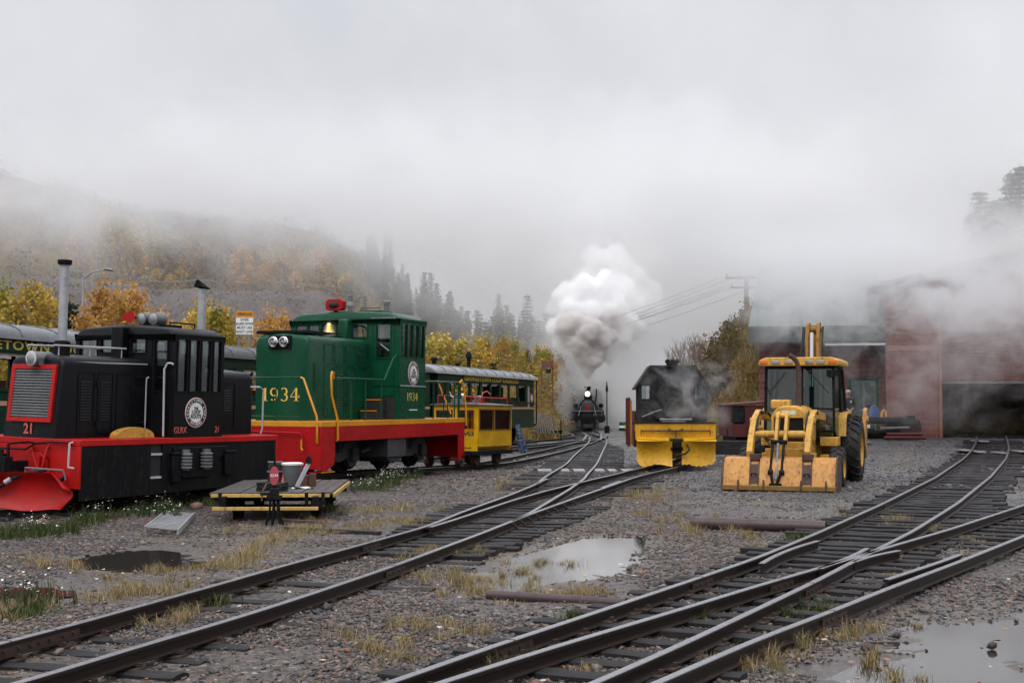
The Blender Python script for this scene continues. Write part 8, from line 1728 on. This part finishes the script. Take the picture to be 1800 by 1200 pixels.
soft = [pb(1075, 505, 44, 1.6), pb(1110, 530, 40, 1.8), pb(1030, 495, 36, 1.5), pb(1130, 570, 30, 2), pb(1085, 465, 36, 2), pb(1120, 490, 30, 2.2), pb(1150, 540, 24, 2.2), pb(985, 540, 26, 1.5), pb(1095, 620, 28, 2), pb(1050, 455, 28, 2.2), pb(1150, 500, 22, 2.4)]
lump('smoke_plume', soft, hvol('smoke_soft_air', (.99,.99,.992), .6), .16, ((2.2, 1.0), (.9, .5), (.5, .15)))
lump('smoke_plume', outer, hvol('smoke_outer_air', (.992,.992,.994), 2.4), .12, ((1.7, .8), (.7, .35), (.5, .12)))
YB = 108
def bb(px, py, rpx, dy=0.0): q = at(px, py, YB+dy); return (q[0], q[1], q[2], rpx/2400*YB)
bil = [bb(1020, 400, 70), bb(1080, 330, 85, 2), bb(1010, 280, 60, 3), bb(1150, 400, 75, 2), bb(1130, 250, 90, 4), bb(1230, 330, 90, 3), bb(1050, 200, 60, 4), bb(1220, 210, 80, 6), bb(1310, 400, 80, 2), bb(1330, 270, 70, 5), bb(1420, 350, 80, 3), bb(1180, 480, 60, 1), bb(1270, 480, 55, 2), bb(1500, 400, 80, 3), bb(1450, 250, 60, 6), bb(1600, 370, 60, 4)]
lump('steam_billow', bil, hvol('steam_billow_air', (.97,.975,.985), .055), .5, ((5.0, 2.6), (2.0, 1.3), (1.1, .5)))
bil2 = [bb(560, 330, 80, -2), bb(650, 380, 90, -1), bb(760, 330, 80), bb(850, 400, 70), bb(700, 250, 80, 1), bb(480, 260, 70, 1), bb(880, 300, 60, 2), bb(330, 250, 80, 1), bb(420, 330, 60, -1), bb(920, 440, 50, 0)]
lump('steam_billow', bil2, hvol('cloud_billow_air', (.97,.975,.985), .035), .5, ((5.5, 3.0), (2.2, 1.4), (1.2, .5)))
# halo of thinning steam about the plume
o = volbox('steam_cloud', (1.0, 101.4, 2.5), (13.5, 103.2, 14.5)); m = VolM('steam_halo_air')
n1 = m.nz(.30, 6, .62, off=(1, 2, 3)); c = m.n('VectorMath', operation='SUBTRACT'); m.l(m.pos, c.inputs[0]); cc = at(1058, 540, 102.3); c.inputs[1].default_value = cc
sc_ = m.n('VectorMath', operation='MULTIPLY'); m.l(c.outputs[0], sc_.inputs[0]); sc_.inputs[1].default_value = (.21, .32, .19); ln = m.n('VectorMath', operation='LENGTH'); m.l(sc_.outputs[0], ln.inputs[0])
m.dens(m.mul(m.edge(m.math('SUBTRACT', m.math('ADD', n1, .35), m.math('MULTIPLY', ln.outputs['Value'], .62)), .10, .42), .55)); m.step(.8); o.data.materials.append(m.m)
# ground steam from the cylinders
o = volbox('ground_steam', (1.9, 97.2, -.8), (11.5, 104.5, 5.4)); m = VolM('ground_steam_air')
n1 = m.nz(.55, 5, .6, off=(7, 2, 1)); ctr_ = m.edge(m.math('ABSOLUTE', m.math('SUBTRACT', m.x, 5.6)), 1.0, 2.2); back = m.edge(m.y, 100.5, 103)
side = m.math('MAXIMUM', ctr_, back); e = m.mul(m.edge(m.x, 1.9, 3.6), m.edge(m.x, 11.5, 9.0), m.edge(m.z, 5.4, 2.4), side)
m.dens(m.mul(m.edge(n1, .36, .58), e, .9)); m.step(.8); o.data.materials.append(m.m)
# --- drifting steam before the shed
o = volbox('drifting_steam', (1.0, 43.2, .5), (27, 48.0, 15)); m = VolM('drifting_steam_air')
nA = m.nz(.22, 3, .5, off=(4, 1, 0)); nB = m.nz(.62, 9, .72, off=(2, 8, 1), dist=1.1, stretch=(1, 1, 1.1))
n = m.math('ADD', m.math('MULTIPLY', nA, .38), m.math('MULTIPLY', nB, .62)); up_ = m.edge(m.z, 1.5, 8.0)
th = m.math('ADD', n, m.math('MULTIPLY', up_, .13)); xe = m.math('ADD', m.math('ADD', m.x, m.math('MULTIPLY', m.z, .75)), m.math('MULTIPLY', m.math('SUBTRACT', nA, .5), 9)); e = m.mul(m.edge(xe, 9.0, 13.5), m.edge(m.z, .5, 1.6), m.edge(m.math('ADD', m.math('ADD', m.z, m.math('MULTIPLY', m.edge(m.x, 13.5, 16.5), .8)), m.math('MULTIPLY', nA, 6)), 12.4, 8.0), m.edge(m.x, 1.0, 4.0))
m.dens(m.mul(m.edge(th, .522, .60), e, m.math('ADD', .20, m.math('MULTIPLY', up_, .85)))); m.step(.7); o.data.materials.append(m.m)
# --- cloud over the right-hand slope
o = volbox('low_cloud', (24, 88, 4), (60, 104, 34)); m = VolM('slope_cloud_air'); n1 = m.nz(.09, 5, .6, off=(5, 5, 2))
hg = m.math('SUBTRACT', m.math('ADD', m.math('MULTIPLY', m.math('SUBTRACT', m.x, 30), .40), 10.4), m.z)
m.dens(m.mul(m.edge(m.math('ADD', hg, m.math('MULTIPLY', m.math('SUBTRACT', n1, .5), 9)), -2, 3), m.edge(m.x, 24, 29), .22)); m.step(1.0); o.data.materials.append(m.m)
# --- wisps about the plow engine
o = volbox('plow_steam', (3.2, 36.6, .9), (6.4, 37.85, 3.5)); m = VolM('plow_steam_air'); n1 = m.nz(1.5, 6, .64, dist=.5, off=(1, 3, 0))
m.dens(m.mul(m.edge(n1, .50, .68), m.edge(m.x, 3.3, 4.2), m.edge(m.x, 6.4, 5.4), m.edge(m.z, 3.4, 2.6), m.edge(m.z, .95, 1.4), .85)); m.step(.7); o.data.materials.append(m.m)
